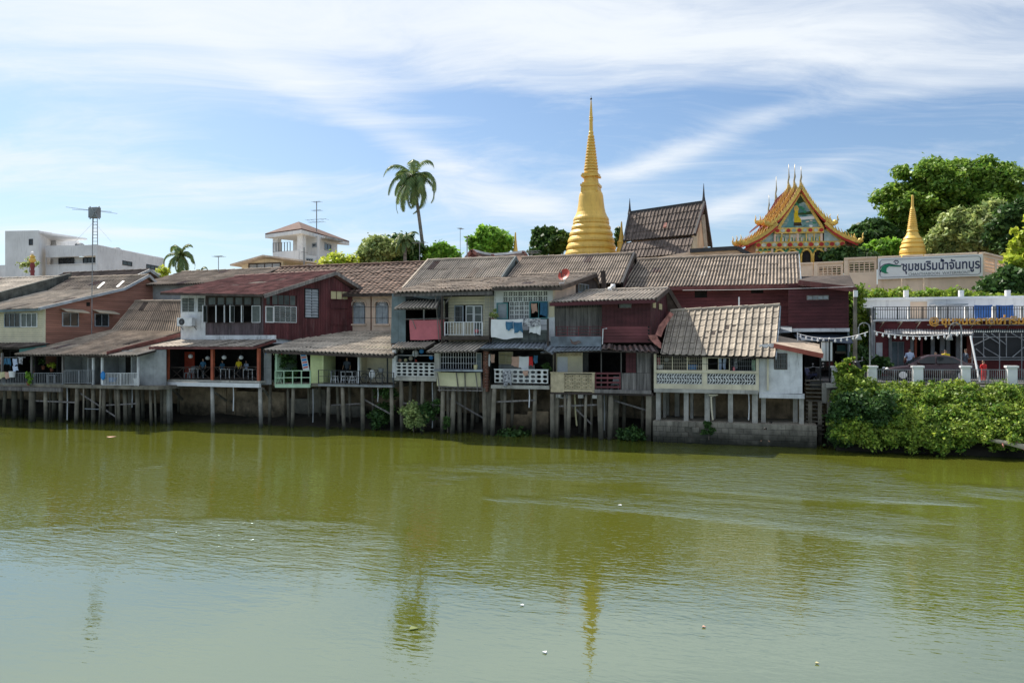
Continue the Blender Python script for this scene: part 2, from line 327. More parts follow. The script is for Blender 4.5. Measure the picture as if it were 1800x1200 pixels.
# ---------------------------------------------------------------- walls
def clip(poly, s0, s1, z0, z1):
    for ax, lim, sg in ((0, s0, 1), (0, s1, -1), (1, z0, 1), (1, z1, -1)):
        out = []; n = len(poly)
        for i in range(n):
            a, b = poly[i], poly[(i+1)%n]; da, db = sg*(a[ax]-lim), sg*(b[ax]-lim)
            if da >= 0: out.append(a)
            if (da >= 0) != (db >= 0):
                t = da/(da-db); out.append((a[0]+(b[0]-a[0])*t, a[1]+(b[1]-a[1])*t))
        poly = out
        if len(poly) < 3: return []
    ar = abs(sum(poly[i][0]*poly[(i+1)%len(poly)][1]-poly[(i+1)%len(poly)][0]*poly[i][1] for i in range(len(poly))))/2
    return poly if ar > 4e-4 else []
class Wall:
    def __init__(s, a, b, parent):
        s.a = Vector((a[0], a[1])); s.b = Vector((b[0], b[1])); s.d = (s.b-s.a).normalized(); s.n = Vector((s.d.y, -s.d.x)); s.par = parent
    def sz(s, px, py):
        dx, dy, dz = ray(px, py); # cam + t*d = a + k*dir
        c = Vector((0, -CD)); r = s.a-c; det = -dx*s.d.y+dy*s.d.x
        t = (-r.x*s.d.y+r.y*s.d.x)/det; k = (dx*t-r.x)*s.d.x+(dy*t-r.y)*s.d.y
        return k, CH+t*dz
    def rect(s, x0, y0, x1, y1):
        s0 = s.sz(x0, y0)[0]; s1 = s.sz(x1, y0)[0]; xm = (x0+x1)/2
        return s0, s1, s.sz(xm, y1)[1], s.sz(xm, y0)[1]
    def pt(s, k, z, off=0.):
        q = s.a+s.d*k+s.n*off; return Vector((q.x, q.y, z))
    def pp(s, px, py, off=0.): return s.pt(*s.sz(px, py), off)
    def prismpoly(s, mb, poly, off, th):
        mb.prism([s.pt(k, z, off) for k, z in poly], (s.n.x*th, s.n.y*th, 0))
    def clad(s, name, poly, m, opens=(), mode='plain', w=.2, th=.12, off=None, gap=.012, jit=.006, px=True, parent=None):
        poly = [s.sz(*q) for q in poly] if px else list(poly); parent = parent or s.par
        ops = [s.rect(*q) if px else q for q in opens]
        S = [q[0] for q in poly]; Zs = [q[1] for q in poly]; s0, s1, z0, z1 = min(S), max(S), min(Zs), max(Zs)
        if off is None: off = -th
        res = []
        if mode == 'plain':
            cs = sorted({s0, s1, *[q for o in ops for q in o[:2] if s0 < q < s1]}); cz = sorted({z0, z1, *[q for o in ops for q in o[2:] if z0 < q < z1]})
            mb = MB()
            for i in range(len(cs)-1):
                for j in range(len(cz)-1):
                    mx, mz = (cs[i]+cs[i+1])/2, (cz[j]+cz[j+1])/2
                    if any(o[0] < mx < o[1] and o[2] < mz < o[3] for o in ops): continue
                    q = clip(poly, cs[i], cs[i+1], cz[j], cz[j+1])
                    if q: s.prismpoly(mb, q, off, th)
            return part(name, mb, m, parent)
        h = mode == 'h'; a0, a1 = (z0, z1) if h else (s0, s1); n = max(1, round((a1-a0)/w))
        for i in range(n):
            lo, hi = a0+(a1-a0)*i/n+gap/2, a0+(a1-a0)*(i+1)/n-gap/2; mid = (lo+hi)/2
            segs = [(s0, s1) if h else (z0, z1)]
            for o in ops:
                oa = o[2:] if h else o[:2]; ob = o[:2] if h else o[2:]
                if oa[0] < mid < oa[1]:
                    ns = []
                    for a, b in segs:
                        if ob[1] <= a or ob[0] >= b: ns.append((a, b)); continue
                        if ob[0] > a: ns.append((a, ob[0]))
                        if ob[1] < b: ns.append((ob[1], b))
                    segs = ns
            for a, b in segs:
                q = clip(poly, a, b, lo, hi) if h else clip(poly, lo, hi, a, b)
                if q:
                    mb = MB(); t = th+R(-jit, jit); s.prismpoly(mb, q, off, t)
                    if h:   # lapped board: lower edge proud
                        k = len(q); zz = [z for _, z in q]; zt = max(zz)
                        for e in range(k):
                            if zt-q[e][1] < .3*(hi-lo): x, y, z = mb.v[k+e]; mb.v[k+e] = (x-s.n.x*.014, y-s.n.y*.014, z)
                    res.append(part('plank', mb, m, parent))
        return res
    def window(s, x0, y0, x1, y1, cols=2, rows=1, fm='whitep', gm='glass', fw=.05, off=-.02, th=.07, name='window', piece='pane', label=None, px=True, frame=True):
        k0, k1, z0, z1 = s.rect(x0, y0, x1, y1) if px else (x0, x1, y0, y1)
        mb = MB()
        def bx(a, b, c, d, o=off, t=th): s.prismpoly(mb, [(a,c),(b,c),(b,d),(a,d)], o, t)
        bx(k0, k1, z0, z0+fw); bx(k0, k1, z1-fw, z1); bx(k0, k0+fw, z0+fw, z1-fw); bx(k1-fw, k1, z0+fw, z1-fw)
        iw, ih = (k1-k0-2*fw)/cols, (z1-z0-2*fw)/rows; mw = fw*.6
        for i in range(1, cols): c = k0+fw+iw*i; bx(c-mw/2, c+mw/2, z0+fw, z1-fw, off+.004, th-.012)
        for j in range(1, rows): c = z0+fw+ih*j; bx(k0+fw, k1-fw, c-mw/2, c+mw/2, off+.008, th-.02)
        f = part(name, mb, M[fm], s.par, label=label)
        if gm:
            for i in range(cols):
                for j in range(rows):
                    g = MB(); a = k0+fw+iw*i; c = z0+fw+ih*j
                    if piece == 'slat':   # tilted glass or wood louvre
                        p = [s.pt(a, c, off+.075), s.pt(a+iw, c, off+.075), s.pt(a+iw, c+ih*1.02, off+.01), s.pt(a, c+ih*1.02, off+.01)]
                        g.hexa(p, [q+Vector((-s.n.x*.012, -s.n.y*.012, -.003)) for q in p])
                    else:
                        g.v = []; s.prismpoly(g, [(a, c), (a+iw, c), (a+iw, c+ih), (a, c+ih)], off+.012, .012)
                    part(piece, g, M[gm], f)
        return f
    def grille(s, x0, y0, x1, y1, nv, nh, m='metalw', w=.018, off=.04):
        k0, k1, z0, z1 = s.rect(x0, y0, x1, y1); mb = MB()
        for i in range(nv+1): k = k0+(k1-k0)*i/nv; mb.bar(s.pt(k, z0, off), s.pt(k, z1, off), w)
        for j in range(nh+1): z = z0+(z1-z0)*j/nh; mb.bar(s.pt(k0, z, off+w*.6), s.pt(k1, z, off+w*.6), w)
        return part('window_grille', mb, M[m], s.par)
    def box(s, name, x0, y0, x1, y1, m, off=0., th=.08, parent=None):
        k0, k1, z0, z1 = s.rect(x0, y0, x1, y1); mb = MB(); s.prismpoly(mb, [(k0,z0),(k1,z0),(k1,z1),(k0,z1)], off, th)
        return part(name, mb, M[m] if isinstance(m, str) else m, parent or s.par)
def lerp(a, b, t): return a+(b-a)*t
def roof(parent, eL, eR, rR, rL, n, m, mt, waves=3, amp=.062, piece='roof_sheet', lift=.03, ridge=True, rough=.012, under=True):
    eL, eR, rR, rL = map(Vector, (eL, eR, rR, rL)); nrm = (eR-eL).cross(rL-eL).normalized()
    if nrm.z < 0: nrm = -nrm
    for j in range(m):
        for i in range(n):
            K = waves*(8 if waves == 1 else 4); HH = (1, .45, 0, 0, 0, 0, 0, .45) if waves == 1 else (0, 1, 0, -1); mb = MB(); sl_ = R(-.05, .02)*(waves > 1)/m*(random.random() < .5); t0, t1 = max(-.02, j/m+sl_), min(1, (j+1.08)/m); vs = []; dz = R(-rough, rough); tl = R(-rough, rough)*1.6; mt_ = mt
            if waves > 1 and random.random() < .05: mt_ = random.choice(('roofd', 'roofl', 'rust', 'roof') if mt in ('roof', 'roofl', 'roofd') else (mt,))
            for (t, lf) in ((t0, lift), (t1, 0)):
                for k in range(K+1):
                    a = (i+k/K)/n; p = lerp(lerp(eL, eR, a), lerp(rL, rR, a), t)
                    vs.append(p+nrm*(amp*HH[k % len(HH)]+lf+dz+tl*k/K))
            for k in range(K+1): vs.append(vs[k]-nrm*.022)
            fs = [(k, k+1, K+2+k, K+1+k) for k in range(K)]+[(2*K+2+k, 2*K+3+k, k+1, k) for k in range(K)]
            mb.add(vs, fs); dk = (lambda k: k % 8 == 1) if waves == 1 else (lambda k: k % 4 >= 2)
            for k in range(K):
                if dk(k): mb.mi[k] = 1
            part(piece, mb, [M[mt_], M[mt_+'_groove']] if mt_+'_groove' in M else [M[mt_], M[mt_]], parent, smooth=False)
    if ridge:
        mb = MB(); q = int((rR-rL).length/.9)+1
        for i in range(q):
            a, b = lerp(rL, rR, i/q), lerp(rL, rR, (i+1.04)/q); mb.tube([a+nrm*.03, b+nrm*.05], [.10, .115], 8)
        part('ridge_cap', mb, M[mt], parent)
    if under:
        mb = MB(); d = nrm*.06; q = [eL-d, eR-d, rR-d, rL-d]; mb.hexa([p-nrm*.04 for p in q], q); part('roof_deck', mb, M['wood'], parent)
def rearslope(parent, rL, rR, run, drop, mt):
    rL, rR = Vector(rL), Vector(rR); d = Vector((0, run, -drop)); mb = MB(); q = [rL, rR, rR+d, rL+d]; mb.hexa([p-Vector((0,0,.06)) for p in q], q)
    return part('rear_roof_slope', mb, M[mt], parent)
def boards(parent, pts, m, w=.06, h=.2, name='bargeboard'):
    mb = MB()
    for a, b in zip(pts[:-1], pts[1:]): mb.bar(a, b, w, h)
    return part(name, mb, M[m], parent)
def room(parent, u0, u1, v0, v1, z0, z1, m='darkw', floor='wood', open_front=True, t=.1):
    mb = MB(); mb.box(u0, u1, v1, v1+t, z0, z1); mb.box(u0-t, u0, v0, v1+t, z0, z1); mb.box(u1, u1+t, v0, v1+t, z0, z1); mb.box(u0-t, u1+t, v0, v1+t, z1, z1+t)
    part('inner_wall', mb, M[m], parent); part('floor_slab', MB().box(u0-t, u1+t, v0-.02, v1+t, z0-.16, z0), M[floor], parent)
def railing(parent, p, q, h, n, m='metald', r=.012, posts=2, rails=(0., 1.), name='railing', top=.03):
    p, q = Vector(p), Vector(q); mb = MB(); up = Vector((0,0,h))
    for f in rails: mb.bar(p+up*f, q+up*f, top, top)
    for i in range(n+1): a = lerp(p, q, i/n); mb.bar(a, a+up, r*2)
    for i in range(posts+1): a = lerp(p, q, i/posts); mb.bar(a-Vector((0,0,.08)), a+up*1.02, .05)
    return part(name, mb, M[m], parent)
def pile(parent, px, v, ztop, r=.11, m='pile', zb=-1.2, lean=0., sq=False):
    u = U(px, v); mb = MB(); lean = lean or R(-.17, .17); a = Vector((u+lean, v, zb)); b = Vector((u, v, ztop))
    if sq: mb.bar(a, b, 2*r, 2*r, up=(0,1,0))
    else: mb.tube([a, lerp(a, b, .35), lerp(a, b, .7), b], [r*1.12, r*1.02, r, r*.92], 9)
    return part('pile', mb, M[m], parent, smooth=not sq)
def plate(parent, name, pts, th, m):   # thin slab through points (any plane), thickness vector
    return part(name, MB().prism(pts, th), M[m], parent)
BLK = {}
def block_mesh(kind, w, h, d, m):
    key = (kind, round(w,3), round(h,3), m)
    if key in BLK: return BLK[key]
    mb = MB(); e = (.10 if kind in ('diag','gaid') else .15)*min(w, h)
    mb.box(0, w, 0, d, 0, e); mb.box(0, w, 0, d, h-e, h); mb.box(0, e, 0, d, e, h-e); mb.box(w-e, w, 0, d, e, h-e)
    y0, y1 = .015, d-.015
    if kind == 'slot':
        for x, z, sx, sz in ((e, e, 1, 1), (w-e, e, -1, 1), (w-e, h-e, -1, -1), (e, h-e, 1, -1)):
            mb.prism([(x, y0, z), (x+sx*w*.16, y0, z), (x, y0, z+sz*h*.3)], (0, y1-y0, 0))
    if kind == 'diag' or kind == 'gaid':
        for t in (.25, .62):
            a, b = ((w*t, e), (w*(t+.28), h-e)) if kind == 'diag' else ((w*(t+.28), e), (w*t, h-e))
            mb.prism([(a[0]-.16*w, y0, a[1]), (a[0], y0, a[1]), (b[0], y0, b[1]), (b[0]-.16*w, y0, b[1])], (0, (y1-y0)*.5, 0))
    if kind == 'cross':
        mb.bar((e, d/2, e), (w-e, d/2, h-e), d*.6, e*.8, up=(0,1,0)); mb.bar((w-e, d/2, e), (e, d/2, h-e), d*.55, e*.8, up=(0,1,0))
        mb.tube([(w/2+cos(k*pi/4)*w*.17, d/2, h/2+sin(k*pi/4)*h*.17) for k in range(9)], e*.45, 4, False)
    if kind == 'grid':
        mb.box(w/2-e*.35, w/2+e*.35, y0, y1, e, h-e); mb.box(e, w-e, y0, y1, h/2-e*.3, h/2+e*.3)
    o = part('breeze_block', mb, M[m]); me = o.data; bpy.data.objects.remove(o); BLK[key] = me; return me
def blocks(parent, x0, y0, x1, y1, v, nc, nr, kind, m, d=.12):
    a, b = P(x0, y1, v), P(x1, y1, v); zt = Z((x0+x1)/2, y0, v); zb = Z((x0+x1)/2, y1, v); w, h = (b.x-a.x)/nc, (zt-zb)/nr; org = ORG[parent.name]
    for i in range(nc):
        for j in range(nr):
            k = kind if kind != 'diag' else ('diag', 'gaid')[j % 2]
            o = bpy.data.objects.new('breeze_block', block_mesh(k, w-.006, h-.006, d, m)); COL.objects.link(o); o.parent = parent
            o.location = Vector((a.x+w*i+.003, v, zb+h*j+.003))-org
def hangcloth(x0, y0, x1, y1, v, m, label, cat='cloth', name='hanging_cloth', group=None, folds=3, jag=.06):
    a, b = P(x0, y0, v), P(x1, y0, v); zb = Z((x0+x1)/2, y1, v); mb = MB(); n = max(6, folds*4); vs = []
    for j in range(5):
        for i in range(n+1):
            t = i/n; zz = lerp(a.z-.03*sin(pi*t), zb+jag*sin(5*t+x0)+jag*.5*sin(11*t), j/4); vs.append((lerp(a.x, b.x, t)+.02*sin(j+x0), v+.035*sin(t*folds*2*pi+.5*j)*(.4+j/4), zz))
    k = len(vs); fs = [(j*(n+1)+i, j*(n+1)+i+1, (j+1)*(n+1)+i+1, (j+1)*(n+1)+i) for j in range(4) for i in range(n)]
    mb.add(vs+[(x, y+.012, z) for x, y, z in vs], fs+[tuple(k+q for q in f[::-1]) for f in fs])
    return solo(name, mb, M[m], label, cat, group, smooth=True)
# ---------------------------------------------------------------- foliage
def leafmesh(name, C, size, m, parent=None, asp=1.7, nb=None):
    n = len(C); nr = rng.normal(size=(n, 3)) + (0 if nb is None else nb); nr /= np.linalg.norm(nr, axis=1)[:, None]+1e-9
    t = np.cross(nr, rng.normal(size=(n, 3))); t /= np.linalg.norm(t, axis=1)[:, None]+1e-9; b = np.cross(nr, t)
    s = (size*rng.uniform(.6, 1.4, n))[:, None]
    v = np.stack([C-t*s*.5*asp, C+b*s*.5-nr*s*.12, C+t*s*.5*asp, C-b*s*.5-nr*s*.12], 1).reshape(-1, 3)
    org = np.array(ORG.get(parent.name, (0,0,0)) if parent else (0,0,0)); v = v-org
    me = bpy.data.meshes.new(name); me.vertices.add(4*n); me.vertices.foreach_set('co', v.astype(np.float32).ravel())
    me.loops.add(4*n); me.loops.foreach_set('vertex_index', np.arange(4*n, dtype=np.int32)); me.polygons.add(n)
    me.polygons.foreach_set('loop_start', np.arange(0, 4*n, 4, dtype=np.int32)); me.polygons.foreach_set('loop_total', np.full(n, 4, np.int32))
    me.materials.append(M[m]); me.update(calc_edges=True); me.validate()
    o = bpy.data.objects.new(name, me); COL.objects.link(o); o.parent = parent; ORG[o.name] = Vector(org); return o
def clumps(c, rad, nc, rc, nl, fill=.25, zmin=-1.):
    c = np.array(c, float); rad = np.array(rad, float); d = rng.normal(size=(nc, 3)); d /= np.linalg.norm(d, axis=1)[:, None]
    d[:, 2] = np.where(d[:, 2] < zmin, -d[:, 2], d[:, 2]); k = rng.uniform(.55, 1.24, nc); k[:int(nc*fill)] = rng.uniform(.2, .7, int(nc*fill))
    cc = c+d*k[:, None]*rad; out = []; nb = []
    for q, dd in zip(cc, d):
        r = rc*rng.uniform(.45, 1.5); m = max(8, int(nl*(r/rc)**2)); e = rng.normal(size=(m, 3)); e /= np.linalg.norm(e, axis=1)[:, None]
        rr = r*np.clip(np.abs(rng.normal(.62, .36, m)), .05, 1.7)[:, None]; out.append(q+e*rr*np.array([1, 1, .8])); nb.append(e*.7+np.array([0, 0, .8]))
    return np.concatenate(out), np.concatenate(nb)
def tree(px, py, rx, ry, v, m, label, zb, nc=60, rc=.22, nl=160, size=.22, depth=.8, name='leafy_tree', group='trees behind the houses', lobes=1, trunk=True, cat='tree'):
    c = P(px, py, v); k = PPM(px, v); RX, RZ = rx/k, ry/k
    t = thing(name, label, cat, (c.x, c.y, zb), group)
    C = []; NB = []
    for i in range(lobes):
        o = np.array([0, 0, 0.]) if i == 0 else np.array([R(-.55, .55)*RX, R(-.3, .3)*RX, R(-.45, .35)*RZ]); f = 1 if lobes == 1 else (.78 if i == 0 else R(.4, .6))
        a, b = clumps(np.array(c)+o, (RX*f, RX*depth*f, RZ*f), int(nc*(1 if i == 0 else .45)), rc*RX, nl, zmin=-.9); C.append(a); NB.append(b)
    cr = leafmesh('crown', np.concatenate(C), size, m, t, nb=np.concatenate(NB))
    if trunk:
        mb = MB(); b0 = Vector((c.x, c.y, zb)); mb.tube([b0, lerp(b0, c, .5)+V3(.1,0,0), c], [RX*.10, RX*.075, RX*.04], 8)
        for i in range(5):
            a = i*1.26; mb.tube([lerp(b0, c, .55), c+V3(cos(a)*RX*.35, sin(a)*RX*.3, RZ*.1), c+V3(cos(a)*RX*.65, sin(a)*RX*.5, RZ*.35)], [RX*.05, RX*.03, RX*.012], 6)
        part('trunk', mb, M['bark'], t, smooth=True)
    return t

# ================================================================ SETTING
def water():
    m = bpy.data.materials.new('river_water'); m.use_nodes = True; nt = m.node_tree; N = nt.nodes; L = nt.links; b = N['Principled BSDF']
    b.inputs['Roughness'].default_value = .03; b.inputs['IOR'].default_value = 3.7; b.inputs['Specular Tint'].default_value = (.70, .88, 1, 1); b.inputs['Specular IOR Level'].default_value = .5
    geo = N.new('ShaderNodeNewGeometry')
    def noise(s, d, r, st=(1,1,1), rot=0., dist=0.):
        mp = N.new('ShaderNodeMapping'); mp.inputs['Scale'].default_value = st; mp.inputs['Rotation'].default_value = (0,0,rot); L.new(geo.outputs['Position'], mp.inputs[0])
        x = N.new('ShaderNodeTexNoise'); x.inputs['Scale'].default_value = s; x.inputs['Detail'].default_value = d; x.inputs['Roughness'].default_value = r; x.inputs['Distortion'].default_value = dist
        L.new(mp.outputs[0], x.inputs['Vector']); return x.outputs[0]
    def rg(v, a, c, lo, hi):
        x = N.new('ShaderNodeMapRange'); x.interpolation_type = 'SMOOTHSTEP'; L.new(v, x.inputs[0])
        for i, q in enumerate((a, c, lo, hi)): x.inputs[i+1].default_value = q
        return x.outputs[0]
    def mt(op, a, c):
        x = N.new('ShaderNodeMath'); x.operation = op
        for i, q in enumerate((a, c)):
            if isinstance(q, (int, float)): x.inputs[i].default_value = q
            else: L.new(q, x.inputs[i])
        return x.outputs[0]
    mx = N.new('ShaderNodeMix'); mx.data_type = 'RGBA'; mx.inputs['A'].default_value = (*WATER1, 1); mx.inputs['B'].default_value = (*WATER2, 1)
    L.new(noise(.06, 4, .6), mx.inputs['Factor']); L.new(mx.outputs['Result'], b.inputs['Base Color'])
    # wind patches: calm water near the camera, rippled tongues farther out
    patch = rg(noise(.045, 3, .55, (1, 1.5, 1), .5, .6), .49, .60, .04, 1.0)
    sp = N.new('ShaderNodeSeparateXYZ'); L.new(geo.outputs['Position'], sp.inputs[0])
    far = rg(sp.outputs[1], -31., -19., .05, 1.0); amp = mt('MULTIPLY', patch, far)
    fine = noise(2.1, 3, .55, (.55, 1.9, 1), .35, 1.1); fine2 = noise(4.2, 2, .5, (.7, 1.7, 1), -.2, .5); med = noise(.8, 3, .5, (.6, 1.8, 1), .2, .5); big = noise(.22, 2, .5, (.8, 1.5, 1), .1)
    h = mt('ADD', mt('ADD', mt('MULTIPLY', mt('MULTIPLY', fine, amp), WF), mt('MULTIPLY', mt('MULTIPLY', fine2, mt('ADD', mt('MULTIPLY', far, .25), .10)), WF2)), mt('ADD', mt('MULTIPLY', mt('MULTIPLY', med, mt('ADD', mt('MULTIPLY', amp, .9), .12)), WM), mt('MULTIPLY', mt('MULTIPLY', big, mt('ADD', mt('MULTIPLY', far, .7), .3)), WB)))
    bp = N.new('ShaderNodeBump'); bp.inputs['Strength'].default_value = 1; bp.inputs['Distance'].default_value = 1; L.new(h, bp.inputs['Height']); L.new(bp.outputs[0], b.inputs['Normal'])
    mb = MB(); mb.add([(-700, -400, 0), (700, -400, 0), (700, 9, 0), (-700, 9, 0)], [(0,1,2,3)])
    o = part('river_water', mb, m); o['kind'] = 'structure'
WATER1 = (.102, .113, .014); WATER2 = (.085, .096, .012); WF = .095; WF2 = .028; WM = .055; WB = .018
water()
# ground: bank shelf, street level, hill with the temple to the right
def ground():
    xs = list(range(-260, 321, 4)); ys = [3.6, 4.4, 5.2, 6, 8, 11, 14, 17, 19, 21, 23, 26, 30, 36, 42, 50, 60, 75, 100, 160, 300, 700]
    def h(x, y):
        z = 3.0 if y > 5.9 else (-1.2 if y < 4 else (-.2 if y < 5 else 1.8))
        if x > 11: z = 3.28 if y > 1 else z
        k = max(0, min(1, (y-16)/7))*max(0, min(1, (x-4)/8)); z += k*5.0
        k2 = max(0, min(1, (y-26)/16)); z += k2*4.0
        return z
    mb = MB(); vs = [(x, y, h(x, y)+.06*sin(x*1.3+y*2.1)) for y in ys for x in xs]; nx = len(xs)
    fs = [(j*nx+i, j*nx+i+1, (j+1)*nx+i+1, (j+1)*nx+i) for j in range(len(ys)-1) for i in range(nx-1)]
    mb.add(vs, fs); o = part('ground', mb, M['earth'], smooth=True); o['kind'] = 'structure'
    # river bed and muddy toe of the bank
    mb = MB(); n = 120; vs = []
    for i in range(n+1):
        x = -70+i*1.1
        for (y, z) in ((-3.4, -.9), (-.2, -.14), (.9, .05), (2.2, .35), (3.7, .9)): vs.append((x, y+.25*sin(x*.9)+.2*sin(x*2.3+y), z+.07*sin(x*1.7+y*3)))
    mb.add(vs, [(i*5+k, (i+1)*5+k, (i+1)*5+k+1, i*5+k+1) for i in range(n) for k in range(4)]); o = part('mud_bank', mb, M['mud'], smooth=True); o['kind'] = 'structure'
ground()
part('street', MB().box(U(1425, 1.6), 70, 1.9, 9.9, 3.0, 3.36), M['asphalt'])['kind'] = 'structure'
# retaining wall under the houses (dark, behind the piles)
o = part('embankment', MB().box(-75, 12, 3.9, 4.3, -1, 3.1), M['stain']); o['kind'] = 'structure'

# ================================================================ HOUSE A: cream front, orange side
hA = thing('waterfront_house', 'orange and cream boarded house at the far left with grey sheet roofs on piles', 'house', P(160, 745, -2))
wf = Wall((U(-60, -1.5), -1.5), (U(80, -1.5), -1.5), hA)
ww = [(8,550,66,575)]
wf.clad('wall', [(-60,545),(80,541),(80,605),(-60,605)], M['cream'], ww, 'h', .13, .03)
wf.clad('wall_core', [(-60,546),(80,543),(80,605),(-60,605)], M['darkw'], (), 'plain', th=.1, off=-.2)
wf.window(8,550,36,575, 3, 1, 'trim', 'glass'); wf.window(37,550,66,575, 3, 1, 'whitep', 'glassm')
wf.box('corner_board', 76.5,542,80.5,605, 'creamw', .01, .06)
pb = P(300, 560, 9)
ws = Wall((U(80.6, -1.5), -1.5), (pb.x, 9), hA)
so_ = [(109,549,138,574),(166,551,191,574)]
ws.clad('wall', [(81,541),(215,510),(258,489),(300,526),(300,640),(81,640)], M['orange'], so_, 'h', .155, .03, gap=.016, jit=.008)
ws.clad('wall_core', [(81,543),(215,512),(258,491),(299,528),(299,640),(81,640)], M['darkw'], (), 'plain', th=.1, off=-.2)
for q in so_:
    ws.window(*q, 2, 1, 'trim', 'glass', .06)
    x0, y0, x1, y1 = q; a = ws.pp(x0-3, y0-1, .02); b = ws.pp(x1+9, y0+2, .02); n = V3(ws.n.x, ws.n.y, 0)
    mb = MB(); tp = V3(0,0,.22); mb.hexa([a+n*.7, b+n*.7, b+n*.7+V3(0,0,.05), a+n*.7+V3(0,0,.05)], [a+tp, b+tp, b+tp+V3(0,0,.05), a+tp+V3(0,0,.05)]); part('window_hood', mb, M['woodp'], hA)
ws.box('air_vent', 152,531,158,538, 'dark', 0, .03)
rr = ws.pp(258, 485, .25); br = ws.pp(215, 508, .25); vr, vb = rr.y, br.y
up = U(120, vr)
roof(hA, (up, vb, br.z), br, rr, (up, vr, rr.z), 9, 3, 'roof', 3)
er = P(70, 542, -2.1); roof(hA, P(-60, 547, -2.1), er, br, (P(-60,547,-2.1).x, vb, br.z), 16, 4, 'roofl', 3, ridge=False)
rearslope(hA, (up, vr, rr.z), rr, 5, 2.2, 'roof')
bk = ws.pp(302, 527, .25)
for sx in ((258,485),): pass
boards(hA, [P(68,543,-2.2), br, rr+V3(.05,0,.02), bk], 'trim', .05, .2)
boards(hA, [P(-60,549,-2.15), P(70,544,-2.15)], 'bluegrey', .05, .16, 'gutter')
for x0, y0, x1, y1 in ((170,508,182,498),(204,506,216,496)):   # two pale translucent sheets
    q = [onplane(a, b, br, rr, (up, vb, br.z)) for a, b in ((x0,y0),(x0+4,y0),(x1+3,y1),(x1-1,y1))]; part('skylight_sheet', MB().hexa([p+V3(0,0,.05) for p in q], [p+V3(0,0,.10) for p in q]), M['whitep'], hA)
part('house_back_wall', MB().box(-70, rr.x, vr+4.4, vr+4.6, 3, rr.z-2.4), M['greyw'], hA)
part('house_side_wall', MB().box(-70.2, -70, -1.5, vr+4.6, 3, 8), M['greyw'], hA)
# parapet between A and its neighbour: stepped mossy wall following the slope
pl = []
mb = MB(); z0 = rr.z; steps = 6
for i in range(steps):
    va, vb_ = lerp(-2.2, vr+.2, i/steps), lerp(-2.2, vr+.2, (i+1)/steps); za = lerp(er.z+.25, rr.z+.1, i/steps)+.35; mb.hexa([(up-.14, va, za-1.3), (up+.14, va, za-1.3), (up+.14, va, za), (up-.14, va, za)], [(up-.14, vb_, za-.6), (up+.14, vb_, za-.6), (up+.14, vb_, za+.45), (up-.14, vb_, za+.45)])
solo('parapet_wall', mb, M['moss'], 'blackened mossy parapet wall stepping up between the two leftmost grey roofs', 'wall')
hL = thing('neighbour_house', 'leftmost house seen only as a grey corrugated roof beyond the mossy parapet', 'house', (up-8, 4, 3))
roof(hL, (up-24, -2.0, er.z+.15), (up-.16, -2.0, er.z+.15), (up-.16, vr, rr.z+.12), (up-24, vr, rr.z+.12), 22, 6, 'roofl', 3)
rearslope(hL, (up-24, vr, rr.z+.12), (up-.16, vr, rr.z+.12), 5, 2.2, 'roof')
part('wall', MB().box(up-24, up-.3, -1.2, vr+4, 3, er.z), M['creamw'], hL)
hL2 = thing('rear_house', 'low house roof just behind the orange gable, with dark ridge and pale blue verge', 'house', P(190, 500, vr+5))
r0, r1 = P(112,481,vr+5), P(262,475,vr+5); roof(hL2, r0+V3(0,-4.5,-1.9), r1+V3(0,-4.5,-1.9), r1, r0, 14, 3, 'roofd', 3); rearslope(hL2, r0, r1, 4.5, 1.9, 'roofd')
boards(hL2, [r1+V3(.1,-4.5,-1.9), r1+V3(.1,0,0), r1+V3(.1,4.5,-1.9)], 'trim', .06, .22)
part('wall', MB().box(r0.x, r1.x-.4, r0.y-4, r0.y+4, 3, r0.z-1.9), M['greyw'], hL2)
# lean-to roofs
brk0, brk1 = P(200,579,2.0), P(319,583,2.0); tp0, tp1 = P(238,530,4.8), P(322,530,4.8)
roof(hA, P(25,623,-3.1), P(187,624,-3.1), brk1, P(196,580,2.0), 11, 5, 'roof', 3, ridge=False)
roof(hA, P(196,580,2.0), brk1, tp1, tp0, 10, 3, 'roof', 3)
roof(hA, P(150,626,-3.0), P(243,624,-3.0), P(330,600,1.0), P(262,603,1.0), 6, 3, 'roofl', 3, ridge=False)
boards(hA, [P(188,621,-3.0), P(319,588,2.0)], 'fascia', .05, .28, 'side_fascia')
# awning at the far left
roof(hA, P(-50,611,-2.6), P(34,611,-2.6), P(88,603,-1.6), P(-50,603,-1.6), 8, 1, 'roofd', 3, ridge=False)
part('teal_panel', MB().hexa([P(34,622,-2.3),P(80,609,-1.7),P(80,604,-1.7),P(34,613,-2.3)], [p+V3(0,.05,0) for p in (P(34,622,-2.3),P(80,609,-1.7),P(80,604,-1.7),P(34,613,-2.3))]), M['teal'], hA)
# deck, rooms
zd = Z(150, 676, -2.6)
mb = MB().box(U(-60,-2.7), U(292,-2.0), -2.7, 4.2, zd-.22, zd); part('deck', mb, M['conc'], hA)
for i, (a, b) in enumerate(((-60,40),(40,110))): mb = MB().box(U(a,-2.8), U(b,-2.8)-.05, -2.86, -2.72, zd-.5, zd-.24); part('beam', mb, M['woodg'], hA)
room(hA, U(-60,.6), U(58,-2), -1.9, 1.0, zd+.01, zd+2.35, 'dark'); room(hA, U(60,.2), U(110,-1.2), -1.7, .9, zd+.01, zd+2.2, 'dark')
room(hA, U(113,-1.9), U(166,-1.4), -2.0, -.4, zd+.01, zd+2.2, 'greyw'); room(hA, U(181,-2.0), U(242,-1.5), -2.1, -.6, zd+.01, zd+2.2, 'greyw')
part('doorway', MB().box(U(221,-.7), U(242,-.7), -.72, -.62, zd, zd+1.9), M['dark'], hA)
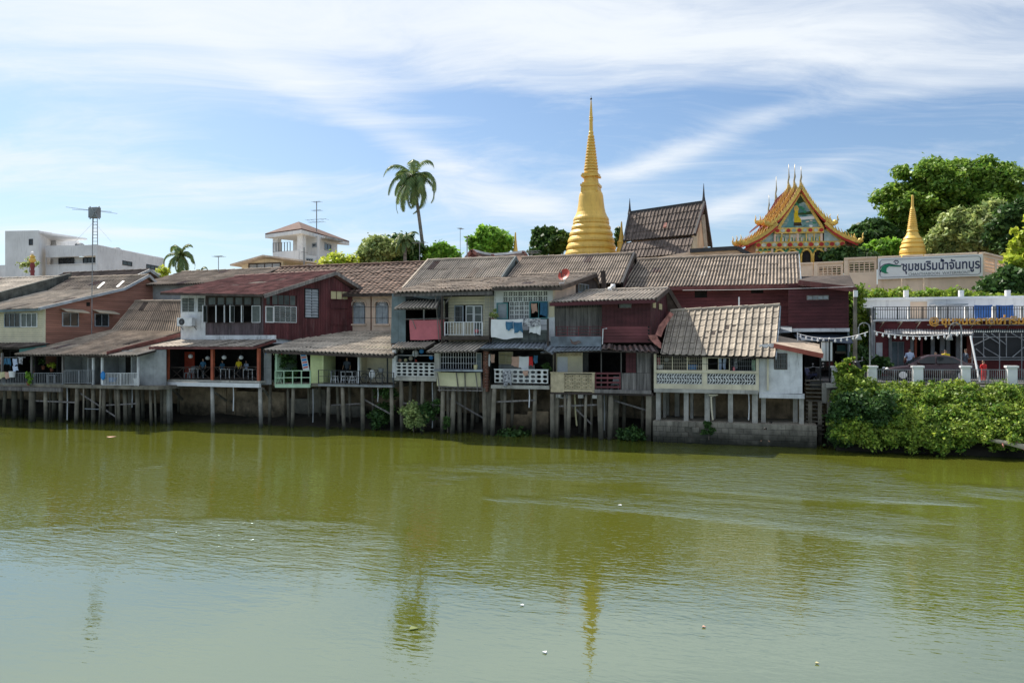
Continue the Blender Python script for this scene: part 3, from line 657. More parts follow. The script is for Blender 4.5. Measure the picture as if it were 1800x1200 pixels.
part('dark_passage', MB().box(U(166,-1.4)+.12, U(180,-1.4)-.12, -1.0, -.9, zd, zd+2.2), M['dark'], hA)
for px in (4, 56, 111, 164, 180, 243): part('post', MB().bar(P(px,676,-2.5), V3(U(px,-2.5), -2.5, zd+2.1), .12, .12), M['woodg' if px < 150 else 'white'], hA)
wg = Wall((U(246,-1.9), -1.9), (U(292,-1.4), -1.4), hA); wg.clad('wall_panel', [(246,617),(292,614),(292,678),(246,678)], M['greyw'], (), 'v', .9, .1)
railing(hA, P(-40,674,-2.7), P(56,674,-2.7), .74, 34, 'metalg'); railing(hA, P(60,674,-2.7), P(110,674,-2.7), .72, 16, 'metalg')
railing(hA, P(113,673,-2.65), P(165,673,-2.65), .85, 17, 'metalg'); railing(hA, P(181,676,-2.6), P(243,676,-2.6), .76, 24, 'metalw')
for px, v, r in ((57,-2.6,.23),(80,-2.5,.13),(88,-2.1,.07),(107,-2.3,.14),(136,-2.5,.14),(147,-2.6,.05),(164,-2.2,.14),(177,-2.6,.06),(183,-2.4,.13),(202,-2.5,.05),(207,-2.3,.13),(219,-1.7,.14),(228,-1.2,.11),(241,-1.6,.15),(264,-2.2,.09),(272,-1.6,.06),
                 (9,-1.6,.12),(25,-1.2,.2),(96,-.6,.16),(285,-.6,.15),(291,-.8,.14),(-12,-2.2,.15),(-35,-2.2,.15),(38,.5,.13),(120,.8,.14),(155,.9,.14),(195,.8,.13),(250,.8,.13)): pile(hA, px, v, zd-.2, r)
part('pile_brace', MB().bar(P(149,718,-2.6), P(176,719,-2.6), .05), M['metalg'], hA)

# ================================================================ HOUSE B: maroon with red tile roof
hB = thing('waterfront_house', 'two storey maroon wooden house with faded red tile roof above a red lantern veranda', 'house', P(400, 745, 1))
b1 = Wall((U(318,1.), 1.), (U(463,1.), 1.), hB)
b1.clad('wall', [(318,513),(361,514),(361,598),(318,598)], M['white'], [(320,523,343,549),(348,523,361,549)])
b1.window(320,523,343,549, 2, 9, 'white', 'glassm', .04, piece='slat'); b1.window(347.6,523,361,549, 1, 9, 'white', 'glassm', .04, piece='slat')
b1.clad('wall', [(361,512),(463,514),(463,589),(361,589)], M['purple'], [(363,520,460,567)], 'v', .16, .03)
b1.clad('wall_core', [(361,513),(463,515),(463,589),(361,589)], M['dark'], [(363,520,460,567)], th=.1, off=-.2)
b1.clad('window_band', [(363,520),(460,520),(460,567),(363,567)], M['wood'], [(365,522,379,536),(381,522,394,536),(396,522,410,536),(412,522,426,536),(428,522,442,536),(444,522,458,536),(366,538,458,566)], th=.08, off=-.05)
for a in (365,381,396,412,428,444): b1.window(a,522,a+14.2,536, 1, 1, 'wood', 'glassm', .03, off=-.06)
part('room_back', MB().box(U(362,1.9), U(460,1.9), 1.9, 2.0, Z(400,568,1.9), Z(400,536,1.9)), M['dark'], hB)
for a, b in ((364,367.5),(380,388.5),(396,403.5),(412,415),(427.5,434),(443.5,458)):   # casement leaves at different angles
    k0, k1, z0, z1 = b1.rect(a, 537.5, b, 566.5); w_ = .62; sw = max(.02, min(1, (k1-k0)/w_)); out = math.sqrt(max(0, 1-sw*sw))*w_
    p, q = b1.pt(k0, 0, .03), b1.pt(k1, 0, .03+out); mb = MB(); c = lambda t, z: V3(lerp(p.x, q.x, t), lerp(p.y, q.y, t), z)
    for s_, e_ in ((c(0,z0),c(1,z0)),(c(0,z1),c(1,z1)),(c(0,z0),c(0,z1)),(c(1,z0),c(1,z1))): mb.bar(s_, e_, .05, .045)
    f = part('casement', mb, M['whitep'], hB); part('pane', MB().hexa([c(.05,z0),c(.95,z0),c(.95,z1),c(.05,z1)], [x+V3(.004,.012,0) for x in (c(.05,z0),c(.95,z0),c(.95,z1),c(.05,z1))]), M['glassm'], f)
b1.clad('wall_base', [(361,589),(484,589),(484,598),(361,598)], M['white'], (), th=.14, off=-.1)
bb = P(620, 560, 7.)
b2 = Wall((U(463.4,1.), 1.), (bb.x, 7.), hB)
bo = [(466,518,521,567),(535,507,560,559),(580,511,612,571)]
b2.clad('wall', [(463.4,516),(582,484),(620,510),(620,596),(535,600),(463.4,592)], M['maroon'], bo, 'v', .2, .03)
b2.clad('wall_core', [(463.4,519),(582,487),(619,512),(619,596),(463.4,592)], M['dark'], (), th=.1, off=-.22)
b2.window(466,518,476.5,537, 1, 1, 'maroon', 'glassm', .05, off=-.1); b2.window(478,518,521,537, 4, 1, 'maroon', 'glassm', .04, off=-.1)
b2.window(466,538,481,567, 1, 1, 'whitep', 'glassm', .07); b2.window(481,538,521,567, 4, 7, 'whitep', 'glassm', .04, piece='slat')
b2.window(535,507,560,559, 2, 10, 'black', 'glassg', .06, piece='slat'); 
b2.window(580,511,612,527, 3, 1, 'maroon', 'curtain', .05); b2.window(580,528,612,542, 1, 1, 'maroon', 'maroon', .04); b2.window(580,543,612,571, 2, 1, 'maroon', 'maroon', .05, name='shutter', piece='shutter_panel')
b2.clad('wall_base', [(478,592),(527,592),(527,607),(478,607)], M['white'], (), th=.12, off=-.3)
va = b2.pp(582, 483).y
eL, eR, rR, rL = P(282,515,-.1), P(463,518,-.1), b2.pp(583,478,.35), P(413,487,va)
rR = V3(rR.x, va, rR.z); roof(hB, eL, eR, rR, rL, 22, 7, 'roofr', 3, .045, 'roof_tile_sheet')
rb = b2.pp(640, 512, .35); mb = MB(); q = [rL, rR, rb, V3(rL.x, rb.y, rb.z)]; mb.hexa([p-V3(0,0,.08) for p in q], q); part('rear_roof_slope', mb, M['roofr'], hB)
boards(hB, [eR+V3(.1,-.05,-.1), rR+V3(.12,0,-.1), rb+V3(.1,0,-.1)], 'woodg', .06, .24); boards(hB, [eL+V3(0,0,-.06), eR+V3(0,0,-.06)], 'wood', .06, .14, 'eave_board')
part('house_back_wall', MB().box(U(318,1.), bb.x-.5, 7., 7.2, 3, rb.z-.1), M['greyw'], hB); part('house_side_wall', MB().box(U(318,1.)-.1, U(318,1.), 1.1, 7.2, 3, eL.z), M['white'], hB)
# veranda
za = Z(380, 668, -.8)
roof(hB, P(262,609,-1.5), P(446,609,-1.5), P(485,596,.9), P(318,597,.9), 12, 2, 'roofl', 2, .015, ridge=False)
boards(hB, [P(262,611.5,-1.55), P(446,611.5,-1.55), P(485,599,.9)], 'fascia', .05, .16, 'fascia')
part('deck', MB().box(U(296,-.8), U(457,-.8), -.85, 3.9, za-.14, za), M['concl'], hB); part('deck_beam', MB().box(U(293,-.9), U(457,-.9), -.98, -.78, za-.42, za-.16), M['whitep'], hB)
room(hB, U(297,-.6), U(455,-.6), -.5, 3.0, za+.01, za+2.3, 'dark'); part('red_wall', MB().box(U(297,.9), U(341,.9), .9, 1., za, Z(320,618,.9)), M['redwall'], hB)
for px, w_ in ((295.5,.16),(374,.19),(455,.17)): part('post', MB().bar(V3(U(px,-.75), -.75, za), V3(U(px,-.75), -.75, za+2.1), w_, w_, up=(0,1,0)), M['redpost'], hB)
for a, b in ((299,371),(377,452)):
    p, q = P(a,667,-.7), P(b,667,-.7); mb = MB(); up_ = V3(0,0,.82)
    mb.bar(p+up_, q+up_, .05); mb.bar(p+V3(0,0,.08), q+V3(0,0,.08), .04)
    for i in range(3):
        c, d = lerp(p, q, i/3), lerp(p, q, (i+1)/3); mb.bar(c, c+up_, .04); mb.bar(c, d+up_, .025); mb.bar(c+up_, d, .025)
    part('railing', mb, M['wood'], hB)
wp = Wall((U(458,-.3), -.3), (U(477,0), 0), hB); wp.clad('wall_panel', [(458,617),(477,617),(477,676),(458,676)], M['greyw'], (), 'h', 1.1, .08)
for px in (297, 373, 457): pile(hB, px, -.7, za-.4, .13, 'concl', sq=(px==297))
for px, v in ((475,.4),(316,2.6),(412,2.4),(330,3.2)): pile(hB, px, v, za-.15, .11)
for a, b, c, d in ((300,680,321,702),(378,690,398,704),(462,682,477,702)): part('brace', MB().bar(P(a,b,-.5), P(c,d,1.2), .12), M['conc'], hB)
for a, b, y0, y1 in ((316,398,679,746),(399,414,680,746),(415,500,688,746)): part('retaining_wall', MB().box(U(a,2.2)+.01, U(b,2.2), 2.2, 2.6, -.3, Z((a+b)/2,y0,2.2)), M['stain'], hB)
def lantern(px, py, v, d):
    c = P(px, py, v); mb = MB().ball((0,0,0), .155, 12, 8, (1,1,.92)); t = thing('paper_lantern', d, 'lantern', c-V3(0,0,.14), 'paper lanterns under the red veranda roof')
    mb.v = [(x+c.x, y+c.y, z+c.z) for x, y, z in mb.v]; part('lantern_shade', mb, M['whitep'], t, smooth=True); part('cord', MB().bar(c+V3(0,0,.2), c+V3(0,0,.55), .012), M['black'], t)
lantern(335, 626, -.2, 'round white paper lantern in front of the red wall'); lantern(394, 628, -.2, 'round white paper lantern just right of the middle orange post'); lantern(424, 628, -.2, 'round white paper lantern nearest the right orange post')
lantern(365, 629, .5, 'dim round paper lantern left of the middle orange post')
# air conditioner on the white wall
def aircon(px0, py0, px1, py1, v, label):
    a, b = P(px0, py1, v), P(px1, py0, v); t = thing('air_conditioner', label, 'air conditioner', a); w_ = b.x-a.x; h_ = b.z-a.z
    part('casing', MB().box(a.x, b.x, v, v+.35, a.z, b.z), M['metalw'], t)
    c = V3(a.x+w_*.33, v-.012, a.z+h_/2); r = h_*.4; mb = MB(); mb.tube([c+V3(0,.02,0), c-V3(0,.01,0)], [r, r], 16); f = part('fan_opening', mb, M['black'], t)
    mb = MB()
    for k in range(4): q = k*pi/4; mb.bar(c+V3(cos(q)*r, -.02, sin(q)*r), c-V3(cos(q)*r, .02, sin(q)*r), .012)
    part('fan_guard', mb, M['metalg'], f)
    part('bracket', MB().bar(V3(a.x+.05, v+.3, a.z-.03), V3(a.x+.05, 1., a.z-.25), .03).bar(V3(b.x-.05, v+.3, a.z-.03), V3(b.x-.05, 1., a.z-.25), .03).bar(V3(a.x+.05,v,a.z-.02),V3(a.x+.05,1.,a.z-.02),.03).bar(V3(b.x-.05,v,a.z-.02),V3(b.x-.05,1.,a.z-.02),.03), M['metald'], t)
aircon(311, 558, 337, 573, .45, 'white air conditioner unit bolted to the white wall beside the maroon house windows')

# ================================================================ HOUSE C: lean-to between maroon house and grey shack, tiled house behind
hC = thing('waterfront_house', 'low green and white fronted house under a broad corrugated lean-to roof, with a mint balcony', 'house', P(580, 745, 1))
e0, e1 = P(463,615,-.8), P(692,624,-.8); e1 = V3(e1.x, -.8, e1.z); zt = Z(655,582,6.8)
roof(hC, e0, e1, (e1.x, 6.8, zt), (e0.x, 6.8, zt), 11, 7, 'roofl', 3, ridge=False)
boards(hC, [e0+V3(0,0,-.12), e1+V3(0,0,-.12)], 'wood', .05, .16, 'eave_board')
zc = Z(600, 674, -.3); part('deck', MB().box(U(482,-.3), U(690,-.3), -.35, 3.9, zc-.2, zc), M['conc'], hC)
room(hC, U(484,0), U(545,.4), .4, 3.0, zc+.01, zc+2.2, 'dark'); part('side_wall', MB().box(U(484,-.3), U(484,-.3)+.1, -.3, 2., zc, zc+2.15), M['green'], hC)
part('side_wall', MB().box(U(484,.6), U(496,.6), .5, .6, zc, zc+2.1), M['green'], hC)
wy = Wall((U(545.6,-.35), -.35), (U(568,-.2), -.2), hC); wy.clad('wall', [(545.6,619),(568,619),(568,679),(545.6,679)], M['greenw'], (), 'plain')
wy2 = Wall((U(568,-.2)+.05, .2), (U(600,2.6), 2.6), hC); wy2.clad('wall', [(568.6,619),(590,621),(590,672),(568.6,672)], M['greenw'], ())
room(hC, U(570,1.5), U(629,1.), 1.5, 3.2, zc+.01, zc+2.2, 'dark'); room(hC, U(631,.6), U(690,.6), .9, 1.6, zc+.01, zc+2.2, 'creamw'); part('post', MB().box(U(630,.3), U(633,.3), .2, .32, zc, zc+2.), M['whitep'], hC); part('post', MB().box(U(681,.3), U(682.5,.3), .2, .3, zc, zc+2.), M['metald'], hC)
p, q = P(484,678,-.4), P(545.5,678,-.4); mb = MB(); H_ = Z(515,652,-.4)-p.z
part('balcony_beam', MB().bar(p-V3(0,0,.02), q-V3(0,0,.02), .1, .18), M['green'], hC)
for f in (.1, .55, 1): mb.bar(p+V3(0,0,H_*f), q+V3(0,0,H_*f), .05)
for i in range(5): c = lerp(p, q, i/4); mb.bar(c, c+V3(0,0,H_), .055)
part('railing', mb, M['green'], hC)
mb = MB()
for i in range(6): a_ = i*pi/3; c = lerp(p, q, .12)+V3(0,0,H_*.5); mb.bar(c, c+V3(cos(a_)*.3, .02, sin(a_)*.36), .02); mb.tube([c+V3(cos(a_)*.18+.07*cos(k), .02, sin(a_)*.2+.07*sin(k)) for k in range(7)], .008, 4, False)
part('scroll_screen', mb, M['green'], hC)
railing(hC, P(560,672,-.6), P(632,674,-.6), .78, 8, 'metald', .008, 3, (0,.5,1.)); railing(hC, P(632,675,-.6), P(692,678,-.5), .8, 5, 'metald', .008, 3, (0,.55,1.))
part('deck_edge', MB().box(U(560,-.65), U(690,-.65), -.7, -.36, zc-.15, zc-.03), M['metalg'], hC)
for px, v, r in ((578,-.5,.125),(602,-.5,.12),(637,-.5,.13),(688,-.3,.12),(516,-.2,.12),(506,.3,.09),(593,1.6,.11),(614,1.6,.1),(655,2.,.09),(542,2.2,.08),(562,2.4,.1)): pile(hC, px, v, zc-.2, r)
for i, (a, b, y) in enumerate(((500,545,700),(545,572,684),(572,640,712))): part('retaining_wall', MB().box(U(a,2.8), U(b,2.8), 2.8, 3.1, -.2, Z(a,y,2.8)), M['block'], hC)
# tiled shophouse behind
hR = thing('shophouse', 'old shophouse with pale pink plaster, fanlight windows and a brown clay tile roof', 'house', P(650, 560, 9))
wr = Wall((U(585,7.), 7.), (U(720,7.), 7.), hR)
ro = [(620,531,642,569),(660,531,683,569),(700,531,722,569)]
wr.clad('wall', [(585,510),(720,508),(720,590),(585,590)], M['pinkw'], ro)
for x0, y0, x1, y1 in ro:
    wr.window(x0+1.5,y0+6,x1-1.5,y1, 2, 3, 'trim', 'glassg', .06, off=-.06, label='tall grey louvred casement window')
    k0, k1, z0, z1 = wr.rect(x0,y0,x1,y1); cz = wr.rect(x0,y0,x1,y0+6)[2]; kc = (k0+k1)/2; rr_ = (k1-k0)/2
    mb = MB()
    for i in range(8):
        a, b = i*pi/8, (i+1)*pi/8
        if i % 1 == 0: mb.bar(wr.pt(kc, cz, .02), wr.pt(kc+cos(a)*rr_*.85, cz+sin(a)*rr_*.62, .02), .03)
    part('fanlight', mb, M['whitep'], hR)
    mb = MB(); A = [wr.pt(kc+cos(i*pi/12)*rr_*1.15, cz+sin(i*pi/12)*rr_*.85, .05) for i in range(13)]
    for a, b in zip(A[:-1], A[1:]): mb.bar(a, b, .09, .1)
    part('window_arch', mb, M['pinkw'], hR)
    part('window_sill', MB().hexa([wr.pt(k0-.1,z0-.12,0),wr.pt(k1+.1,z0-.12,0),wr.pt(k1+.1,z0,0),wr.pt(k0-.1,z0,0)], [wr.pt(k0-.1,z0-.12,.12),wr.pt(k1+.1,z0-.12,.12),wr.pt(k1+.1,z0,.12),wr.pt(k0-.1,z0,.12)]), M['pinkw'], hR)
for px in (652, 692): wr.box('drain_pipe', px,512,px+1.2,582, 'brick', 0, .07)
wr.box('cornice', 600,516,700,519.5, 'pinkw', 0, .14)
for y in (540, 559): part('power_cable', MB().tube([wr.pp(600+i*10, y+.4*sin(i), .25) for i in range(11)], .012, 4), M['black'], hR)
rl, rr2 = P(493,471,11.5), P(756,461,11.5); ze = Z(660,516,6.3)
roof(hR, (rl.x,6.3,ze), (rr2.x,6.3,ze), rr2, (rl.x,11.5,rr2.z*.5+rl.z*.5), 16, 18, 'roofb', 2, .03, 'clay_tile_strip', lift=.035, rough=.02)
rearslope(hR, rl, rr2, 5, 2.6, 'roofb'); part('house_body', MB().box(rl.x+.2, rr2.x-.2, 7.6, 16, 3, ze), M['greyw'], hR)
boards(hR, [V3(rl.x,6.25,ze-.1), V3(rr2.x,6.25,ze-.1)], 'wood', .06, .2, 'eave_board')
hS = thing('rear_house', 'grey corrugated roof rising behind the red tile roof, left of the brown clay tiles', 'house', P(400, 490, 9))
r0, r1 = P(320,479,11.5), P(492,472.5,11.5); e0_ = Z(277,500,6.6)
roof(hS, (r0.x-.4,6.6,e0_), (r1.x,6.6,e0_), r1, r0, 15, 5, 'roof', 3); rearslope(hS, r0, r1, 5, 2.4, 'roof'); part('wall', MB().box(r0.x+.3, r1.x-.1, 7.3, 15.5, 3, e0_), M['greyw'], hS)

# ================================================================ HOUSE D/E : grey shack and balcony house
hD = thing('waterfront_house', 'two storey shack with grey sheet side, striped awnings and breeze block balustrades', 'house', P(820, 745, 1))
d1 = Wall((U(689,.0), .0), (U(713,.0), .0), hD)
d1.clad('corrugated_panel', [(689,516),(713,515),(713,603),(687,603)], M['bluegrey'], (), 'v', .45, .04)
zu = Z(740, 603, .0)   # upper floor level
room(hD, U(713,.4), U(781,.4), .5, 4., zu+.01, zu+2.6, 'dark')
part('upper_floor', MB().box(U(689,0), U(975,0), -.1, 4., zu-.2, zu), M['wood'], hD)
part('mullion', MB().box(U(745,.2), U(747,.2), .1, .18, zu, zu+2.5), M['greyw'], hD)
roof(hD, P(692,542,-.9), P(768,541,-.9), P(775,528,.1), P(712,529,.1), 4, 1, 'roofl', 3, .05, ridge=False, lift=.01)
hangcloth(720, 562, 781, 597, -.25, 'pinkc', 'large dusty pink cloth hung over the balcony of the grey shack', folds=1, jag=.02)
part('balcony_pole', MB().tube([P(712,561,-.3), P(800,559,-.3)], .03, 6), M['woodg'], hD)
for a, b, c, d in ((765,516,772,600),(771,560,776,578),(725,562,731,578),(776,512,780,600),(783,533,797,516)): part('loose_pole', MB().bar(P(a,b,-.35), P(c,d,-.35), .04), M['woodg'], hD)
for i in range(6): part('window_bar', MB().bar(P(768+i*2.3,516,.05), P(769+i*2.3,560,.05), .02), M['metalg'], hD)
# long low front roof in two sheets
rA = [P(692,514,-.6), P(868,509,-.6)]; rB = P(1046,481,5.); zr_ = rB.z
roof(hD, rA[0], V3(rA[1].x,-.6,Z(868,508,-.6)), (rA[1].x,5.,zr_-.25), (rA[0].x,5.,zr_-.25), 8, 6, 'roof', 3, rough=.03)
roof(hD, P(864,505,-.8), P(987,503,-.8), rB, (P(864,505,-.8).x,5.,zr_), 6, 6, 'roof', 3, rough=.02)
boards(hD, [P(866,508,-.75), P(987,507,-.75)], 'wood', .06, .2, 'eave_board'); boards(hD, [P(692,518,-.5), P(866,515,-.5)], 'woodg', .06, .22, 'eave_board')
boards(hD, [P(987,506,-.8), rB+V3(.1,0,-.08), P(1056,508,7.5)], 'wood', .06, .24)
rearslope(hD, (rA[0].x,5.,zr_-.1), rB, 4, 2.0, 'roof'); part('house_back_wall', MB().box(rA[0].x, rB.x, 6.5, 6.6, 3, zr_-.9), M['greyw'], hD); part('house_side_wall', MB().box(U(689,0)-.02, U(689,0)+.08, .1, 6.5, 3, 8.4), M['bluegrey'], hD)
wE = Wall((U(975,0), .0), (U(1050,6), 6.), hD); wE.clad('wall', [(975,504),(1012,493),(1012,520),(975,530)], M['pinkw'], ()); wE.clad('wall', [(1013,492),(1045,485),(1053,512),(1013,520)], M['wood'], [(1016,499,1034,515)])
wE.window(1016,499,1034,515, 3, 1, 'trim', 'glassm', .05)
# middle balcony wall
d2 = Wall((U(778,.8), .8), (U(872,.8), .8), hD)
d2.clad('wall', [(778,522),(872,520),(872,600),(778,600)], M['creamw'], [(799,536,849,597)], 'h', .17, .03); d2.clad('wall_core', [(778,514),(872,512),(872,522),(778,523)], M['dark'], (), th=.06, off=-.25)
d2.window(799,537,815,567, 1, 1, 'trim', 'glass', .06); d2.grille(800,538,815,566, 6, 3, 'metalg', .014, .03); d2.window(819,537,833,567, 1, 2, 'metalw', 'glassm', .06); d2.window(833.4,537,848,596, 1, 4, 'metalw', 'glassm', .06, name='balcony_door')
d2.clad('wall_core', [(799,567),(833,567),(833,600),(799,600)], M['creamw'], (), th=.08, off=-.1)
railing(hD, P(782,588,-.5), P(848,588,-.5), Z(815,566,-.5)-Z(815,588,-.5), 13, 'metalw', .012, 2); part('balcony_slab', MB().box(U(778,-.6), U(860,-.6), -.65, .8, Z(815,597,-.6), Z(815,590,-.6)), M['wood'], hD)
mb = MB()
for i in range(7): mb.bar(P(853+i*3.,513,-.3), P(853+i*3.,595,-.3), .012)
for j in range(12): mb.bar(P(852,520+j*6.5,-.29), P(872,520+j*6.5,-.29), .010)
part('wire_mesh', mb, M['metalg'], hD)
for px, y0, y1 in ((861,558,602),(963,560,610),(777,515,603)): part('post', MB().bar(V3(U(px,-.45),-.45,Z(px,y1,-.45)), V3(U(px,-.45),-.45,Z(px,y0,-.45)), .1), M['wood'], hD)
# right bay: breeze block screen
d3 = Wall((U(869,.3), .3), (U(975,.3), .3), hD)
d3.clad('wall', [(869,511),(975,508),(975,600),(869,600)], M['whitep'], [(884,511.5,963,560.5),(873,532,893,561)])
blocks(hD, 884, 511.5, 963, 530, .36, 9, 2, 'grid', 'breeze'); blocks(hD, 895, 530.2, 930, 560.4, .36, 4, 4, 'grid', 'breeze')
part('shade_backing', MB().box(U(880,1.5), U(966,1.5), 1.6, 1.7, zu, Z(920,510,1.5)), M['dark'], hD); part('screen_ceiling', MB().box(U(869,.5), U(966,.5), .5, 1.7, Z(920,509,.5), Z(920,508,.5)+.05), M['dark'], hD)  # dark sheet behind the screen: shade in its holes put into the colour
d3.window(873,532,893,561, 1, 1, 'teal', 'glassg', .07); d3.window(931,530,963,560, 2, 1, 'teal', None, .06); d3.box('shutter', 965,530,975,557, 'cream', .02, .05)
railing(hD, P(866,598,-.5), P(962,598,-.5), Z(910,561,-.5)-Z(910,598,-.5), 6, 'metald', .012, 2, (0,.35,.7,1.))
part('parapet', MB().box(U(866,-.42), U(962,-.42), -.45, -.36, Z(910,601,-.4), Z(910,580,-.4)), M['moss'], hD)
hangcloth(863, 561, 919, 594, -.62, 'whitec', 'big white sheet with a blue print draped over the balcony rail', folds=2)
hangcloth(889, 565, 902, 579, -.7, 'bluec', 'blue garment draped across the white sheet on the balcony', folds=1); hangcloth(903, 566, 918, 584, -.7, 'bluec', 'slate blue trousers draped at the right end of the white sheet', folds=2)
hangcloth(919, 559, 950, 573, -.6, 'stripec', 'black and white patterned cloth over the upper balcony rail', folds=3); hangcloth(930, 570, 950, 586, -.55, 'whitec', 'pale blue crumpled washing under the patterned cloth', folds=3)
hangcloth(934, 533, 944, 549, .15, 'peach', 'pink towel hanging in the breeze block window', folds=1); hangcloth(949, 531, 962, 555, .1, 'bluec', 'blue jeans hanging in the breeze block window', folds=2)
# skirt awnings between floors
roof(hD, P(686,612,-1.), P(748,611,-1.), P(768,600,.0), P(700,601,.0), 4, 1, 'roofl', 3, .05, ridge=False, lift=.01)
roof(hD, P(749,618,-1.2), P(836,617,-1.2), P(862,600,.0), P(776,601,.0), 4, 2, 'roofl', 3, .05, ridge=False, lift=.01)
roof(hD, P(843,612,-1.2), P(955,612,-1.2), P(962,600,.0), P(862,600,.0), 5, 1, 'zinc', 3, .02, ridge=False, lift=.01)
roof(hD, P(953,612,-1.), P(972,622,-1.1), P(985,608,-.1), P(962,600,.0), 1, 1, 'zinc', 3, .02, ridge=False, lift=.01)
# lower floor
zl = Z(730, 664, -.3)
part('deck', MB().box(U(692,-.3), U(768,-.3), -.34, 3.9, zl-.18, zl), M['concl'], hD)
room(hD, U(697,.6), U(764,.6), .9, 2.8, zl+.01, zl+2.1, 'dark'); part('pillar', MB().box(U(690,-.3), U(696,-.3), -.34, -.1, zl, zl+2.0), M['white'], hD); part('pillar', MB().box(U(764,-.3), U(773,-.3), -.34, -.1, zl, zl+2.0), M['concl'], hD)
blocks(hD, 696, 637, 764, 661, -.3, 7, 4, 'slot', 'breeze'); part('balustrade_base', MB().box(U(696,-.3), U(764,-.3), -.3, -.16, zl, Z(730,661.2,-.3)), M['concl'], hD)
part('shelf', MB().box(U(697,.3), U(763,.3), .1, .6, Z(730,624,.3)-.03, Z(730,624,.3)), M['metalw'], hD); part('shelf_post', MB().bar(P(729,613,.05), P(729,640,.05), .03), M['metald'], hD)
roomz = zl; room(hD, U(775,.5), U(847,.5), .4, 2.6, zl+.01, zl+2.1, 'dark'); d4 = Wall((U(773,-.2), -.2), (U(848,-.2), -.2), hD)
d4.grille(775,617,838,649, 14, 3, 'metalw', .018); d4.window(837,620,847,650, 1, 2, 'concl', 'bluegrey', .04)
part('counter', MB().hexa([P(761,652,-.9),P(848,653,-.9),P(848,650,-.9),P(761,650.5,-.9)], [P(766,651,-.2),P(848,651,-.2),P(848,648,-.2),P(766,648,-.2)]), M['zinc'], hD)
hangcloth(768, 653.5, 845, 679, -.55, 'yelpanel', 'cream canvas sheet nailed below the kitchen counter', folds=1, jag=.01, cat='canvas', name='canvas_sheet')
for a, b in ((769,773),(802,806),(817,818),(836,840),(845,848)): part('strut', MB().bar(P(a,655,-.64), P(b,688,-.64), .05), M['woodg'], hD)
for y in (680, 685): part('rail_beam', MB().bar(P(770,y,-.6), P(848,y+1.5,-.6), .07), M['woodg'], hD)
# brick pillar
mbx = None; k0, k1 = U(849,-.4), U(857.5,-.4); zb_, zt_ = Z(853,688,-.4), Z(853,617,-.4); nb_ = 26; nh = (zt_-zb_)/nb_
pr = part('brick_pillar', MB().box(k0+.02, k1-.02, -.38, -.1, zb_, zt_), M['concl'], hD)
bm = MB().box(0, 1, 0, 1, 0, 1); 
for j in range(nb_):
    for i in range(2): part('brick', MB().box(k0+(k1-k0)*i/2+(.0 if j%2 else .02), k0+(k1-k0)*(i+1)/2-.012, -.41-R(0,.01), -.1, zb_+nh*j, zb_+nh*(j+1)-.012), M['brick'], pr)
# lower right bay
zq = Z(915, 677, -.4)
part('deck', MB().box(U(864,-.4), U(966,-.4), -.5, 3.9, zq-.2, zq), M['concl'], hD)
room(hD, U(862,1.), U(966,.8), 1.2, 2.6, zq+.01, zq+2.2, 'darkw'); d5 = Wall((U(862,1.15), 1.15), (U(966,1.15), 1.15), hD)
d5.window(877,618,902,640, 2, 4, 'creamw', 'curtain', .06); d5.box('low_wall', 877,641,940,672, 'greyw', 0, .05)
blocks(hD, 869, 650, 963, 673, -.45, 9, 3, 'slot', 'breeze'); part('coping', MB().box(U(868,-.48), U(963,-.48), -.47, -.3, Z(915,650,-.45), Z(915,648.6,-.45)), M['whitep'], hD)
for x0, y0, x1, y1, m_, l_ in ((855,622,861,642,'whitec','long white rag hanging beside the brick pillar'),(862,622,869,636,'peach','beige shirt hanging next to the brick pillar'),(899,626,912,644,'peach','peach towel on the washing line of the lower balcony'),(912,626,929,648,'whitec','white towel hanging over the lower balustrade'),(929,626,936,643,'redc','dark red shirt on the lower washing line'),(938,624,945,637,'bluec','blue cloth at the right end of the lower washing line')):
    hangcloth(x0, y0, x1, y1, -.25, m_, l_, folds=1)
hangcloth(884, 650, 898, 677, -.6, 'stripec', 'grey dress draped over the outside of the white block balustrade', folds=2, jag=.12); hangcloth(919, 651, 928, 659, -.6, 'peach', 'small peach rag on top of the white block balustrade', folds=1)
part('washing_line', MB().tube([P(850,621,-.2), P(900,625,-.2), P(962,622,-.2)], .008, 4), M['black'], hD)
for px, v, r in ((705,-.2,.13),(743,-.2,.12),(779,-.4,.13),(788,.2,.1),(798,-.4,.15),(808,.1,.14),(818,.6,.1),(833,1.2,.12),(851,-.35,.14),(860,.2,.18),(869,-.4,.14),(882,.4,.14),(888,-.1,.1),(901,.8,.1),(941,-.1,.12),(722,1.,.11),(838,2.4,.13),(735,2.4,.12),(765,1.4,.12)): pile(hD, px, v, zq-.2 if px > 845 else zl-.18, r)
for a, b, y0 in ((884,927,727),(927,964,722)): part('retaining_wall', MB().box(U(a,1.3), U(b,1.3), 1.3, 1.8, -.3, Z(a,y0,1.3)), M['stain'], hD)
part('retaining_wall', MB().box(U(740,1.6), U(790,1.6), 1.6, 2., -.3, .75), M['block'], hD)
